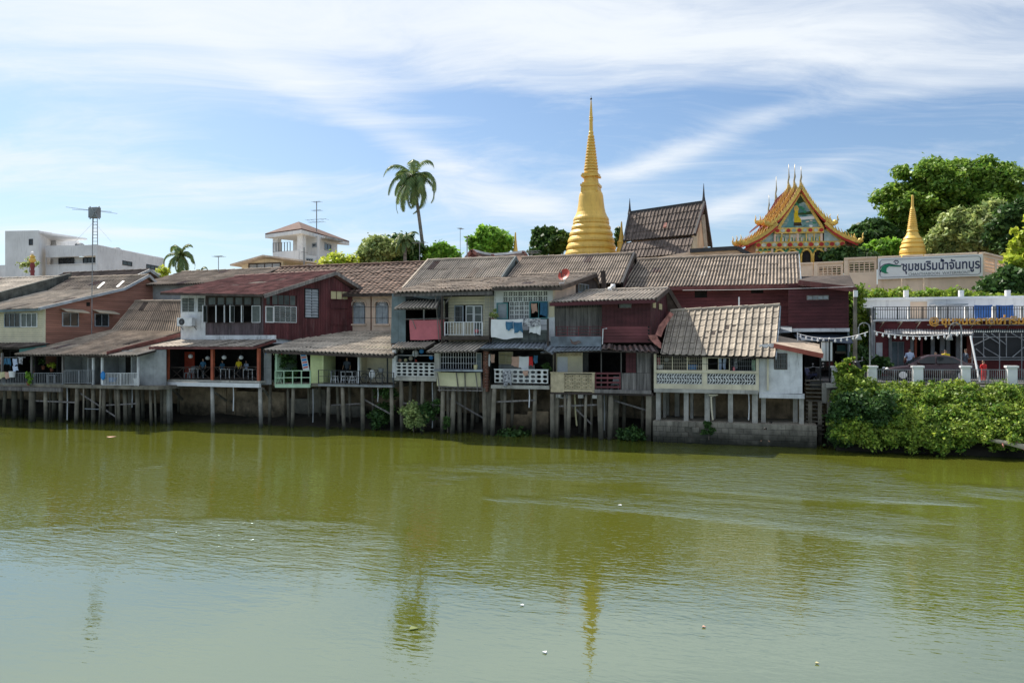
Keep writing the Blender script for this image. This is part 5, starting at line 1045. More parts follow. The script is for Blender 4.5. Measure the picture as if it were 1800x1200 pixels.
bulbs(P(1402,586,2.5), P(1526,583,2.2), .32, 12, 'string of white bulbs sagging between a post and the left lamp pole'); bulbs(P(1536,582,2.4), P(1688,583,2.6), .25, 14, 'string of white bulbs hanging in front of the shop awning')
solo('light_pole', MB().tube([P(1402,640,2.5), P(1402,584,2.5)], .035, 6), M['whitep'], 'thin white pole holding the left end of the bulb string', 'pole')
lb = thing('light_box_sign', 'blank white illuminated notice box between two dark posts by the steps', 'sign', P(1453, 674, 1.5))
part('panel', MB().box(U(1444,1.5), U(1463,1.5), 1.5, 1.62, Z(1453,634,1.5), Z(1453,600,1.5)), M['whitep'], lb)
for a in (1442, 1458): part('post', MB().bar(P(a,674,1.45), P(a,596,1.45), .07, up=(0,1,0)), M['black'], lb); part('finial', MB().ball(P(a,595,1.45), .06, 8, 5), M['whitep'], lb)
part('top_bar', MB().bar(P(1442,600,1.45), P(1464,599.5,1.45), .06), M['black'], lb); part('mid_bar', MB().bar(P(1452,600,1.44), P(1452,634,1.44), .03), M['black'], lb)
solo('utility_pole', MB().tube([P(1503,668,5.5), P(1503,509,5.5)], [.13,.10], 8), M['conc'], 'concrete utility pole at the corner of the dark maroon block', 'pole')
part('transformer', MB().box(U(1500,5.4), U(1507,5.4), 5.1, 5.4, Z(1503,522,5.3), Z(1503,511,5.3)), M['metalw'], bpy.data.objects['utility_pole'])
solo('overhead_cable', MB().tube([P(1200,510,6)+V3(0,0,0)]+[P(1200+300*t,510-9*t+ 5*t*(1-t)+3.*t,6) for t in (.2,.4,.6,.8,1.)], .011, 4), M['whitep'], 'thin overhead cable crossing the long maroon wall to the utility pole', 'cable')
# compound wall with sign
cw = thing('compound_wall', 'long peach coloured compound wall with lattice panels on the slope above the shop', 'wall', P(1560, 520, 25))
c1 = Wall((U(1395,26.1), 26.1), (U(1728,24.1), 24.1), cw); zt = c1.sz(1728,446)[1]; zt0 = zt
pE = (U(1790,32.5), 32.5); c2 = Wall((U(1728,24.1), 24.1), pE, cw)
def seg(w, a, b, lat, drop=0.):
    k0, k1 = w.sz(a,500)[0], w.sz(b,500)[0]; top = zt-drop
    la = [(k0+.35,k1-.15,top-1.05,top-.28)] if lat else []
    w.clad('wall_panel', [(k0,8.3),(k1,8.3),(k1,top),(k0,top)], M['wallcream'], la, px=False, th=.2)
    mb = MB(); w.prismpoly(mb, [(k0,top),(k1,top),(k1,top+.14),(k0,top+.14)], -.3, .42); part('coping', mb, M['wallcream'], cw)
    mb = MB(); w.prismpoly(mb, [(k0-.02,8.3),(k0+.28,8.3),(k0+.28,top),(k0-.02,top)], 0, .09); part('pilaster', mb, M['wallcream'], cw)
    for q in la:
        n = max(3, int((q[1]-q[0])/.32)); mb = MB()
        for i in range(n+1): k = lerp(q[0], q[1], i/n); w.prismpoly(mb, [(k-.035,q[2]),(k+.035,q[2]),(k+.035,q[3]),(k-.035,q[3])], -.16, .12)
        for j in range(4): z = lerp(q[2], q[3], (j+.5)/4); w.prismpoly(mb, [(q[0],z-.03),(q[1],z-.03),(q[1],z+.03),(q[0],z+.03)], -.165, .13)
        part('lattice', mb, M['wallcream'], cw)
seg(c1, 1398, 1429, False, .25); seg(c1, 1431, 1482, True, .25); seg(c1, 1484, 1541, True, .0)
for a, b in ((1543,1584),(1586,1623),(1625,1718)): seg(c1, a, b, False)
c1.clad('wall_panel', [(c1.sz(1718,500)[0],8.3),((c1.b-c1.a).length,8.3),((c1.b-c1.a).length,zt),(c1.sz(1718,500)[0],zt)], M['wallcream'], px=False, th=.2)
L2 = (c2.b-c2.a).length
for i in range(3): seg(c2, 0, 0, False) if False else None
for i in range(3):
    k0, k1 = L2*i/3, L2*(i+1)/3; top = zt; q = (k0+.4,k1-.15,top-1.3,top-.25)
    c2.clad('wall_panel', [(k0,8.3),(k1,8.3),(k1,top),(k0,top)], M['wallcream'], [q], px=False, th=.2); mb = MB()
    for e in range(8): k = lerp(q[0], q[1], e/7); c2.prismpoly(mb, [(k-.05,q[2]),(k+.05,q[2]),(k+.05,q[3]),(k-.05,q[3])], -.16, .12)
    for e in range(4): z = lerp(q[2], q[3], (e+.5)/4); c2.prismpoly(mb, [(q[0],z-.04),(q[1],z-.04),(q[1],z+.04),(q[0],z+.04)], -.165, .13)
    part('lattice', mb, M['wallcream'], cw); mb = MB(); c2.prismpoly(mb, [(k0,top),(k1,top),(k1,top+.14),(k0,top+.14)], -.3, .42); part('coping', mb, M['wallcream'], cw)
sg = thing('waterfront_sign', 'long white signboard lettered in Thai and English mounted on the peach wall', 'sign', c1.pp(1635, 493, .3))
c1.par = sg
k0, k1, z0, z1 = c1.sz(1543.5,460)[0], c1.sz(1727,460)[0], c1.sz(1727,485.5)[1], c1.sz(1727,447)[1]
mb = MB(); c1.prismpoly(mb, [(k0,z0),(k1,z0),(k1,z1),(k0,z1)], .14, .12); part('board', mb, M['signw'], sg)
mb = MB(); pts = []; e = .14; r = .22
for cx_, cz_, a0 in ((k1-e-r,z1-e-r,0),(k0+e+r,z1-e-r,pi/2),(k0+e+r,z0+e+r,pi),(k1-e-r,z0+e+r,1.5*pi)):
    for i in range(5): a = a0+i*pi/8; pts.append((cx_+r*cos(a), cz_+r*sin(a)))
pts.append(pts[0])
for a, b in zip(pts[:-1], pts[1:]): mb.bar(c1.pt(*a, .27), c1.pt(*b, .27), .05, .02)
part('border_line', mb, M['navy'], sg)
kx = lambda px: c1.sz(px,460)[0]; zy = lambda f: lerp(z0, z1, f)
def sgtext(body, x0, x1, f0, f1, m, bold):
    w_ = c1; cu = body; 
    o = text(body, w_, x0, 460, x1, 480, m, 'lettering', sg, .02, .275, bold); me = o.data; org = ORG[sg.name]
    zs = [v.co.z for v in me.vertices]; a, b = min(zs), max(zs)
    for v in me.vertices: v.co.z = zy(f0)-org.z+(v.co.z-a)/(b-a)*(zy(f1)-zy(f0))
sgtext('ชุมชนริมน้ำจันทบูร', 1586, 1722, .20, .86, 'navy', .02); sgtext('CHANTHABOON  WATERFRONT', 1597, 1705, .13, .26, 'metalg', 0)
def wavepts(pts): return [c1.pt(kx(px), zy(f), .275) for px, f in pts]
a = wavepts([(1548,.42),(1550,.58),(1556,.68),(1563,.70),(1575,.62),(1584,.60),(1583,.56),(1575,.57),(1563,.60),(1559,.52),(1558,.36),(1562,.27),(1556,.27),(1551,.33)])
part('wave_logo', MB().prism(a, (c1.n.x*.015, c1.n.y*.015, 0)), M['signgreen'], sg)
part('logo_line', MB().tube(wavepts([(1549,.34),(1546.5,.46),(1549,.60),(1555,.70),(1563,.725),(1574,.64),(1582,.61),(1586,.66),(1585,.72)]), .03, 4), M['navy'], sg)
part('logo_curl', MB().tube(wavepts([(1571,.80),(1574,.86),(1578,.85),(1579.5,.78),(1577,.71),(1573.5,.72),(1574,.78)]), .035, 4), M['navy'], sg)

# ================================================================ TEMPLE
tx, ty, _ = ray(1408, 400); C0 = Vector((tx*85, ty*85-CD)); e_ = Vector((cos(radians(10)), sin(radians(10))))
tm = thing('temple_hall', 'ornate temple hall with tiered red roofs, golden serrated gables and a painted pediment', 'temple', (C0.x, C0.y, 10))
tw = Wall(C0-e_*12, C0+e_*12, tm); kc = tw.sz(1408, 400)[0]
def prof(pts): return [(tw.sz(px,py)[0]-kc, tw.sz(px,py)[1]) for px, py in pts]
main = prof([(1408,327),(1420,347),(1433,365),(1447,381),(1464,393)]); low = prof([(1450,391),(1467,405),(1484,415),(1508,425)]); low2 = prof([(1484,417),(1496,428),(1512,436)])
def tp(k, z, off): return tw.pt(kc+k, z, off)
def tierroof(pr, o0, o1, dz=0., side=(1,-1), rows=None):
    for s in side:
        for (a, b) in zip(pr[:-1], pr[1:]):
            nn = max(1, int(abs(o1-o0)/.8)); w_ = 3
            q = [tp(s*a[0], a[1]+dz, o0), tp(s*b[0], b[1]+dz, o0), tp(s*b[0], b[1]+dz, o1), tp(s*a[0], a[1]+dz, o1)]
            part('roof_panel', MB().hexa(q, [p-V3(0,0,.12) for p in q]), M['rooftemple'], tm)
            if s < 0:
                for i in range(nn):
                    t = (i+.5)/nn; part('tile_rib', MB().bar(lerp(q[0],q[3],t)+V3(0,0,.03), lerp(q[1],q[2],t)+V3(0,0,.03), .09), M['rooftemple'], tm)
def gableboard(pr, off, dz, teeth=.34, side=(1,-1), w_=.34, hook=True):
    for s in side:
        P_ = [(s*k, z+dz) for k, z in pr]; mb = MB()
        for (a, b) in zip(P_[:-1], P_[1:]):
            A, B = tp(a[0], a[1], off), tp(b[0], b[1], off); mb.bar(A+V3(0,0,-.02), B+V3(0,0,-.02), .16, w_, up=(0,0,1))
        o = part('bargeboard', mb, M['goldt'], tm); mb = MB()
        for (a, b) in zip(P_[:-1], P_[1:]):
            A, B = tp(a[0], a[1]-.32, off-.02), tp(b[0], b[1]-.32, off-.02); mb.bar(A, B, .1, .24)
        part('red_band', mb, M['goldred'], o); mb = MB()
        for (a, b) in zip(P_[:-1], P_[1:]):
            A, B = tp(a[0], a[1], off), tp(b[0], b[1], off); n = max(2, int((B-A).length/teeth)); d = (B-A)/n; up = V3(0,0,1)
            for i in range(n):
                q = A+d*(i+.2); mb.prism([q+up*.14, q+d*.6+up*.14, q+d*.05+up*.58-d*.4], (tw.n.x*.08, tw.n.y*.08, 0))
        part('serration', mb, M['goldt'], o, kind='stuff')
        if hook:
            k, z = P_[-1]; c = tp(k, z, off+.05); mb = MB(); x = Vector((e_.x, e_.y, 0))*s
            mb.tube([c-x*.3, c+x*.15+V3(0,0,-.05), c+x*.4+V3(0,0,.1), c+x*.5+V3(0,0,.38), c+x*.42+V3(0,0,.65), c+x*.5+V3(0,0,.95)], [.18,.2,.16,.1,.06,.02], 7); mb.ball(c+x*.2+V3(0,0,.12), .28, 8, 5); part('hook_finial', mb, M['goldt'], o, smooth=True)
def horn(k, z, off, h):
    c = tp(k, z, off); mb = MB(); mb.tube([c-V3(0,0,.5), c, c+V3(-.06,0,h*.22), c+V3(.03,0,h*.42), c+V3(.02,0,h*.6), c+V3(.0,0,h)], [.26,.18,.09,.10,.05,.015], 8); part('horn_finial', mb, M['silver'], tm, smooth=True)
step = [(0,0.,2.0),(-3.2,.55,2.4),(-6.4,1.05,2.6)]
for i, (o, dz, h) in enumerate(step):
    o1 = step[i+1][0]-.3 if i < 2 else -14
    tierroof(main, o, o1, dz); tierroof(low, o, o1, dz*.6); gableboard(main, o+.12, dz); gableboard(low, o+.12, dz*.6); horn(0, main[0][1]+dz+.1, o, h)
tierroof(main, -14, -19, .2); tierroof(low, -14, -19, 0); horn(0, main[0][1]+1.1, -14, 2.8); horn(0, main[0][1]+.2, -19, 2.3)
tierroof(low2, -.5, -16, 0); 
x = lambda px: tw.sz(px, 410)[0]-kc; zt_ = lambda y: tw.sz(1408, y)[1]
def tslab(name, x0, x1, y0, y1, m, off=-.4, th=.25, parent=None):
    mb = MB(); tw.prismpoly(mb, [(kc+x(x0),zt_(y1)),(kc+x(x1),zt_(y1)),(kc+x(x1),zt_(y0)),(kc+x(x0),zt_(y0))], off, th); return part(name, mb, M[m], parent or tm)
M['mural'] = mat('mural_paint', (.50,.62,.62), .5, .3, .55, col2=(.06,.20,.19)); M['mural2'] = mat('mural_paint_light', (.62,.62,.52), .5, .3, .9, col2=(.10,.22,.16))
mu = part('mural', MB().prism([tp(x(1364),zt_(400),-.45), tp(x(1448),zt_(400),-.45), tp(x(1407),zt_(337),-.45)], (tw.n.x*.08, tw.n.y*.08, 0)), M['mural'], tm)
def mpoly(name, pts, m, off=-.36): return part(name, MB().prism([tp(x(a), zt_(b), off) for a, b in pts], (tw.n.x*.02, tw.n.y*.02, 0)), M[m], mu)
mpoly('painted_tree', [(1382,399),(1400,399),(1395,386),(1396,362),(1402,350),(1396,352),(1388,362),(1388,386)], 'teal'); mpoly('painted_canopy', [(1394,362),(1407,339),(1424,360),(1414,354),(1404,358)], 'leafd'); mpoly('painted_hills', [(1402,374),(1430,370),(1434,376),(1402,377)], 'leafd', -.355)
mpoly('painted_figure', [(1397,390),(1410,390),(1409,384),(1404,378),(1404,370),(1400,368),(1397,374)], 'yelc', -.34); mpoly('painted_rock', [(1396,396),(1411,396),(1409,390),(1397,390)], 'mud', -.345)
for i in range(26):
    a, b = R(1369, 1444), R(376, 398); 
    if 1380 < a < 1412 or abs(a-1407) > (b-337)*.62: continue
    mpoly('painted_patch', [(a+R(2,5)*cos(k*pi/3), b+R(.8,2)*sin(k*pi/3)) for k in range(6)], ('whitec','teal','tgreen','mural2','pinkw')[i%5], -.352+.0015*i*.2)
for i in range(7): a, b = 1401+i*3.2, 350+i*3.6+R(-2,2); mpoly('painted_leaves', [(a+3*cos(k*pi/3)-4, b+2*sin(k*pi/3)) for k in range(6)], 'tgreen', -.35+.001*i)
mpoly('painted_water', [(1403,381),(1437,379),(1440,384),(1406,386)], 'whitec', -.3545)
mpoly('painted_halo', [(1398+4.5*cos(i*pi/4)+3, 366-6*sin(i*pi/4)) for i in range(8)], 'goldt', -.35)
tslab('mural', 1364,1446,410,424, 'mural2', -.45, .1)
for i in range(34):
    a = 1366+i*2.3; c_ = ('tgreen','whitec','teal','yelc','mural','pinkw')[(i*5)%6]; h_ = R(3,9); part('painted_figure', MB().prism([tp(x(a-1.2), zt_(423), -.34), tp(x(a+1.2), zt_(423), -.34), tp(x(a+.9), zt_(423-h_), -.34), tp(x(a-.6), zt_(423-h_-1), -.34)], (tw.n.x*.02, tw.n.y*.02, 0)), M[c_], tm)
for s_, pts in (('l',[(1334,424),(1361,424),(1361,403)]),('r',[(1450,402),(1450,424),(1480,424)])): part('mural', MB().prism([tp(x(a), zt_(b), -.45) for a, b in pts], (tw.n.x*.08, tw.n.y*.08, 0)), M['mural'], tm)
def band(x0, x1, y0, y1, n):
    o = tslab('frieze_band', x0, x1, y0, y1, 'goldt', -.3, .2)
    for i in range(n):
        c = lerp(x0, x1, (i+.5)/n); r = (y1-y0)*.33; part('frieze_rosette', MB().prism([tp(x(c+r*1.2*cos(k*pi/4)), zt_((y0+y1)/2+r*sin(k*pi/4)), -.1) for k in range(8)], (tw.n.x*.05, tw.n.y*.05, 0)), M['goldred' if i % 2 == 0 else 'mural2'], o)
for s in (1,-1): part('gable_frame', MB().bar(tp(s*(x(1447)),zt_(400),-.3), tp(0,zt_(337.5),-.3), .14, .28), M['goldt'], tm); part('gable_frame', MB().bar(tp(s*(x(1450)+.2),zt_(402),-.3), tp(s*x(1482),zt_(424),-.3), .14, .24), M['goldt'], tm)
for a in (1375, 1389, 1418, 1432): tslab('pilaster', a-.8, a+.8, 410, 424, 'goldt', -.36, .16)
for i in range(20): a = 1331+i*8; part('frieze_drop', MB().prism([tp(x(a), zt_(435.5), -.25), tp(x(a+5), zt_(435.5), -.25), tp(x(a+2.5), zt_(438.5), -.25)], (tw.n.x*.05, tw.n.y*.05, 0)), M['goldt'], tm)
band(1362, 1449, 399.5, 409.5, 9); band(1329, 1486, 424, 435, 17); band(1455, 1486, 440, 447, 3); band(1329, 1356, 440, 447, 3)
for a in (1363, 1403, 1445, 1331, 1358, 1452, 1484): tslab('pilaster', a-2, a+2, 410 if a in (1363,1403,1445) else 435, 424 if a in (1363,1403,1445) else 470, 'pinkw', -.38, .2)
tslab('front_wall', 1329, 1486, 435, 475, 'pinkw', -.6, .15); tslab('green_panel', 1359, 1451, 436, 450, 'tgreen', -.42, .1); tslab('green_panel', 1457, 1482, 448, 456, 'tgreen', -.4, .1); tslab('lattice_panel', 1457, 1482, 436, 440, 'tgreen', -.4, .1); tslab('lattice_panel', 1333, 1354, 436, 440, 'tgreen', -.4, .1)
for c in (1370.5, 1393.5, 1418.5, 1440):
    r = 10; part('arch_opening', MB().prism([tp(x(c+r*.9*cos(k*pi/8)), zt_(450-11*sin(k*pi/8)), -.32) for k in range(9)]+[tp(x(c-r*.9), zt_(475), -.32), tp(x(c+r*.9), zt_(475), -.32)], (tw.n.x*.02, tw.n.y*.02, 0)), M['dark'], tm)
    part('arch_frame', MB().tube([tp(x(c+r*.95), zt_(474), -.25)]+[tp(x(c+r*.95*cos(k*pi/8)), zt_(450-12*sin(k*pi/8)), -.25) for k in range(9)]+[tp(x(c-r*.95), zt_(474), -.25)], .13, 6), M['goldt'], tm, smooth=True)
part('hall_body', MB().hexa([tp(x(1331),9,-.7), tp(x(1484),9,-.7), tp(x(1484),zt_(424),-.7), tp(x(1331),zt_(424),-.7)], [tp(x(1331),9,-19), tp(x(1484),9,-19), tp(x(1484),zt_(424),-19), tp(x(1331),zt_(424),-19)]), M['pinkw'], tm)
part('rear_gable', MB().prism([tp(-main[-1][0],zt_(424),-18.8), tp(main[-1][0],zt_(424),-18.8), tp(0,main[0][1],-18.8)], (tw.n.x*.3, tw.n.y*.3, 0)), M['pinkw'], tm)

# ================================================================ STUPAS
def stupa(px, v, prof_, label, yb, name='golden_stupa', grp='golden stupas', sq=(), n=40):
    k = PPM(px, v); c = P(px, yb, v); t = thing(name, label, 'stupa', c, grp)
    pr = [(r/k, (yb-y)/k) for y, r in sorted(prof_, reverse=True)]
    part('stupa_body', MB().lathe(c, pr, n), M['gold'], t, smooth=False)
    for y0, y1, r in sq: part('square_throne', MB().box(c.x-r/k*.86, c.x+r/k*.86, c.y-r/k*.86, c.y+r/k*.86, c.z+(yb-y1)/k, c.z+(yb-y0)/k), M['gold'], t)
    return t, c, k
ring = []
ys = [(388.5,31),(392,32)]
pf = [(176,.5),(178,1),(205,2.9),(207,3.6),(209,2.9),(211,3.6),(213,3),(231,3.4),(233,4.4),(236,4)]
y, r = 238, 4.2
while y < 298: pf += [(y, r), (y+1.2, r+1.5), (y+3.6, r+1.6), (y+4.8, r+.3)]; y += 5.2; r += .62
pf += [(299,10),(301,12),(304,12.5),(306,11),(335,15.5),(338,18.5),(341,20.2),(346,21.3),(356,22.3),(366,23.6),(374,25.4),(380,28),(384,30.5),(387,31.5),(390,31),(391,31.8),(394,32),(395,31),(397,32.5),(400,34.5),(403,34.6),(405,33.4),(407,35.5),(411,38),(414,38.2),(416,36.6),(418,38.6),(423,41),(426,41.2),(428,39.4),(430,41.3),(435,43.6),(438,43.8),(440,42),(442,43.8),(447,46),(451,46),(453,44),(470,46)]
t, c, k = stupa(1039, 45, pf, 'tallest golden stupa with a ringed spire rising behind the brown roof', 470, sq=[(306,309,16),(309,312,17.5),(322,325,15.5),(325,329,18.5),(329,333,17)])
part('throne_neck', MB().box(c.x-11.5/k*.86, c.x+11.5/k*.86, c.y-11.5/k*.86, c.y+11.5/k*.86, c.z+(470-323)/k, c.z+(470-311)/k), M['gold'], t); part('throne_base', MB().box(c.x-17.5/k*.86, c.x+17.5/k*.86, c.y-17.5/k*.86, c.y+17.5/k*.86, c.z+(470-339)/k, c.z+(470-332)/k), M['gold'], t)
part('finial_ball', MB().ball(c+V3(0,0,(470-174)/k), 2/k, 10, 6), M['metald'], t); part('finial_needle', MB().tube([c+V3(0,0,(470-172)/k), c+V3(0,0,(470-167)/k)], [.03,.01], 5), M['metald'], t)
pf = [(343,1),(344,1.8),(357,2.1),(364,2.4),(366,3.3)]; y, r = 367, 3.2
while y < 398: pf += [(y, r), (y+1, r+.9), (y+2.4, r+1), (y+3, r+.2)]; y += 3.6; r += .5
pf += [(400,8),(404,8.6),(406,9.6),(408,8.5),(410,9.5),(415,11.5),(418,14),(420,15.6),(422,15),(424,17),(427,18),(429,16.8),(431,19),(435,20.5),(437,19),(440,20.5),(445,21.4),(447,20),(449,22.5),(453,23.5),(456,23),(470,24)]
stupa(1604, 42, pf, 'golden stupa standing behind the peach wall and signboard, in front of big trees', 470)
pf = [(389,.4),(391,1.2),(405,2.2),(414,3.6),(423,5),(424,6.5),(426,8),(428,7),(436,7.5),(438,9),(460,9)]; stupa(1092.5, 44, pf, 'small slender golden stupa between the tall stupa and the dark roofed hall', 460)
pf = [(408,.5),(409,1.1),(420,1.8),(430,2.8),(440,4),(443,4.6),(444,7),(462,7)]; stupa(906, 40, pf, 'small golden spire rising above the red curved roofs', 462)

# ================================================================ DARK ROOFED HALL
hh = thing('temple_hall', 'old hall with two steep tiers of dark brown tiles and slim horn finials', 'temple', P(1170, 470, 42))
A = P(1107,374,44); B = P(1237,355,44); a0, b0 = P(1097,424,40), P(1220,412.5,40)
roof(hh, a0, b0, B, A, 20, 4, 'roofd', 1, .09, 'roof_tile', ridge=False, lift=.06); boards(hh, [A, B], 'metald', .3, .3, 'ridge_beam')
roof(hh, P(1086,455,37.5), P(1212,446,37.5), P(1219,417,39.9), P(1096,427,39.9), 20, 2, 'roofd', 1, .07, 'roof_tile', ridge=False, lift=.06)
bk0, bk1 = P(1110,432,48.5), P(1249,432,48.5); part('rear_roof_slope', MB().hexa([A,B,bk1,bk0], [p-V3(0,0,.1) for p in (A,B,bk1,bk0)]), M['roofd'], hh)
boards(hh, [b0+V3(.1,0,0), B+V3(.1,0,0), bk1+V3(.1,0,0), P(1252,446,50)], 'metald', .2, .4); boards(hh, [a0, A], 'metald', .2, .4)
part('gable_wall', MB().prism([b0+V3(-.2,.5,-3), bk1+V3(-.8,-.5,-3), bk1+V3(-.8,-.5,0), B+V3(-.5,0,-.3), b0+V3(-.3,.5,.3)], (.1,0,0)), M['creamw'], hh); part('wall', MB().box(P(1100,440,38).x, b0.x-.2, 40.4, 48, 8, a0.z-.2), M['creamw'], hh)
part('gable_pilaster', MB().bar(P(1236,378,43.5), P(1242,446,43.5), .35), M['roofl'], hh)
for q, h in ((A,1.6),(B,2.)): part('horn_finial', MB().tube([q-V3(0,0,.2), q+V3(0,0,h*.3), q+V3(.0,0,h)], [.25,.12,.02], 7), M['metald'], hh)
part('patch_tile', MB().hexa([P(1166,401,40.6),P(1171.5,400,40.6),P(1172.5,393,41.1),P(1168,393.5,41.1)], [p+V3(0,-.12,.1) for p in (P(1166,401,40.6),P(1171.5,400,40.6),P(1172.5,393,41.1),P(1168,393.5,41.1))]), M['pinkrust'], hh)
hw = thing('flat_roofed_building', 'low ochre building with a dark flat roof edge between the old hall and the temple', 'building', P(1210, 470, 30))
mb = MB().prism([P(1100,476,30),P(1325,470,30),P(1325,456,30),P(1296,438,30),P(1215,442,30),P(1140,455,30),P(1100,458,30)], (0,4,0)); part('wall', mb, M['wallcream'], hw)
boards(hw, [P(1213,441,29.8), P(1296,436,29.8), P(1322,450,29.8)], 'metald', .5, .35, 'roof_edge')

# ================================================================ LEFT BACKGROUND BUILDINGS
wb = thing('office_building', 'white flat roofed concrete block with a square tower at the far left', 'building', P(100, 500, 40))
w1 = Wall((U(9,38), 38), (U(68,38), 38), wb); w1.clad('wall', [(9,406),(68,405),(68,500),(9,500)], M['whiteb'], [(51,420,58,431)]); w1.window(51,420,58,431, 1, 1, 'metald', 'glass', .15)
w2 = Wall((U(68,38), 38), (U(93,46), 46), wb); w2.clad('wall', [(68,405),(92,409),(92,500),(68,500)], M['whiteb'], ())
part('tower_roof', MB().box(U(9,38), U(68,38), 38.1, 46, Z(40,407,38)-.3, Z(40,407,38)-.05), M['whiteb'], wb); part('stair_box', MB().box(U(86,45), U(99,45), 45, 49, 3, Z(92,418,45)), M['whiteb'], wb)
w3 = Wall((U(80,40), 40), (U(171,40), 40), wb); w3.clad('wall', [(80,432),(171,431),(171,500),(80,500)], M['whiteb'], [(81,451,168,465)]); w3.clad('recess', [(81,450),(168,450),(168,466),(81,466)], M['whiteb'], (), off=-1.4, th=.2)
w3b = Wall((U(80,41.1)-.5, 41.1), (U(171,41.1), 41.1), wb); w3b.window(103,453,130,465, 4, 1, 'metald', 'glass', .12); w3b.window(146,452.5,167,465, 3, 1, 'metald', 'glass', .12); w3.box('balcony_rail', 81,463.8,168,464.8, 'white', .0, .15)
w4 = Wall((U(171,40), 40), (U(290,57), 57), wb); w4.clad('wall', [(171,431),(290,455),(290,500),(171,500)], M['whiteb'], [(215,459,232,467),(257,466,280,474)]); w4.window(215,459,232,467, 2, 1, 'metald', 'glass', .15); w4.window(257,466,280,474, 3, 1, 'metald', 'glass', .15)
zW = Z(130,434,40); part('flat_roof', MB().prism([V3(U(80,40),40.1,zW), V3(U(171,40),40.1,zW)+V3(-.2,0,0), V3(U(290,57)-.3,57,zW), V3(U(200,60),60,zW)], (0,0,.2)), M['whiteb'], wb)
part('far_annex', MB().box(U(-8,50), U(9,50), 50, 54, 3, Z(2,466,50)), M['whiteb'], wb)
for px, v_ in ((140,44),(205,50)): part('water_tank', MB().lathe(V3(U(px,v_), v_, zW), [(.6,0),(.62,.9),(.4,1.1),(.1,1.15)], 12), M['metalg'], wb)
hx = thing('tower_house', 'white house with an open rooftop lookout under a red brown hipped roof', 'house', P(530, 480, 25))
a, b, ap, d = P(466,412.5,24), P(530,408,22), P(525,391.5,27), P(580,417.5,28); bl = V3(a.x+1.5, 32, a.z)
a = V3(a.x, a.y, a.z); b = V3(b.x, b.y, a.z); d = V3(d.x, d.y, a.z)
for tri in ((a,b,ap),(b,d,ap),(d,V3(a.x+5,32,a.z),ap),(V3(a.x+5,32,a.z),a,ap)): part('roof', MB().prism(list(tri), (0,0,.12)), M['hiproof'], hx)
part('roof_soffit', MB().prism([a,b,d,V3(a.x+5,32,a.z)], (0,0,-.35)), M['whiteb'], hx)
for q, y in ((P(487,440,24.6),0),(P(530,445,23.2),0)): part('column', MB().box(q.x-.3, q.x+.3, q.y-.3, q.y+.3, q.z-2, a.z-.3), M['whitep'], hx)
x1 = Wall((U(515,26.5), 26.5), (U(560,24.8), 24.8), hx); x1.clad('wall', [(515,412),(560,414),(560,480),(515,480)], M['whiteb'], [(549,427,557,435)]); x1.window(549,427,557,435, 1, 1, 'trim', 'glass', .12)
x2 = Wall((U(560,24.8), 24.8), (U(593,30), 30), hx); x2.clad('wall', [(560,415),(593,425),(593,480),(560,480)], M['whiteb'], [(570,428,582,441)]); x2.window(570,428,582,441, 2, 1, 'trim', 'glass', .12); q = [P(572,418,24.6), P(603,425,29), P(603,423,29)+V3(-4,3,0), P(572,416,24.6)+V3(-3,3,0)]; part('side_roof', MB().prism(q, (0,0,.2)), M['greyw'], hx)
x3 = Wall((U(480,24.2), 24.2), (U(525,22.8), 22.8), hx); x3.clad('parapet', [(480,443),(525,440),(525,480),(480,480)], M['whiteb'], ()); x4 = Wall((U(525,22.8), 22.8), (U(575,26), 26), hx); x4.clad('lower_wall', [(525,447),(575,452),(575,480),(525,480)], M['whiteb'], [(537,454,550,460)]); x4.window(537,454,550,460, 3, 1, 'trim', 'glass', .1)
railing(hx, P(480,443,24), P(510,441,25), .9, 6, 'metalg', .03, 2, (0,1))
hy = thing('gable_house', 'low cream house with a wide shallow gable roof below the lookout house', 'house', P(470, 480, 16))
A, Bp, Cp = P(404,467,15), P(462,450.5,15), P(572,465,15); D_ = V3(0,7,0)
for s_, (p, q) in enumerate(((A,Bp),(Bp,Cp))): part('roof', MB().hexa([p,q,q+V3(0,0,.14),p+V3(0,0,.14)], [p+D_,q+D_,q+D_+V3(0,0,.14),p+D_+V3(0,0,.14)]), M['roofl'], hy)
y1 = Wall((U(425,16), 16), (U(498,16), 16), hy); y1.clad('wall', [(425,466),(462,454),(498,459),(498,500),(425,500)], M['creamw'], [(437,462,494,480)]); y1.window(437,462,494,480, 4, 1, 'wood', 'glassg', .1); y2 = Wall((U(498,16), 16), (U(550,19), 19), hy); y2.clad('wall', [(498,459),(550,466),(550,500),(498,500)], M['creamw'], [(517,467,535,480)]); y2.window(517,467,535,480, 2, 1, 'wood', 'glass', .1)
rr_ = thing('temple_roof', 'red curved twin gable roofs between the palm trees and the tall stupa', 'temple', P(870, 460, 32))
for i, (pa, pp_, pb_, v) in enumerate((((815,460),(830,440),(852,458),30),((858,460),(866,448),(872,459),31),((900,458),(921,443),(932,458),32))):
    a, q, b = P(*pa, v), P(*pp_, v), P(*pb_, v); part('gable', MB().prism([a, q, b], (0,.2,0)), M['fascia'], rr_); boards(rr_, [a-V3(0,.1,0), q-V3(0,.1,0), b-V3(0,.1,0)], 'pinkrust', .2, .3)
part('roof', MB().hexa([P(832,441,30),P(865,448,31),P(868,462,30),P(852,460,29)], [p+V3(0,.1,-.2) for p in (P(832,441,30),P(865,448,31),P(868,462,30),P(852,460,29))]), M['roofb'], rr_); part('roof', MB().hexa([P(866,448,31),P(921,443,32),P(924,462,30.5),P(872,462,30)], [p+V3(0,.1,-.2) for p in (P(866,448,31),P(921,443,32),P(924,462,30.5),P(872,462,30))]), M['roofb'], rr_)
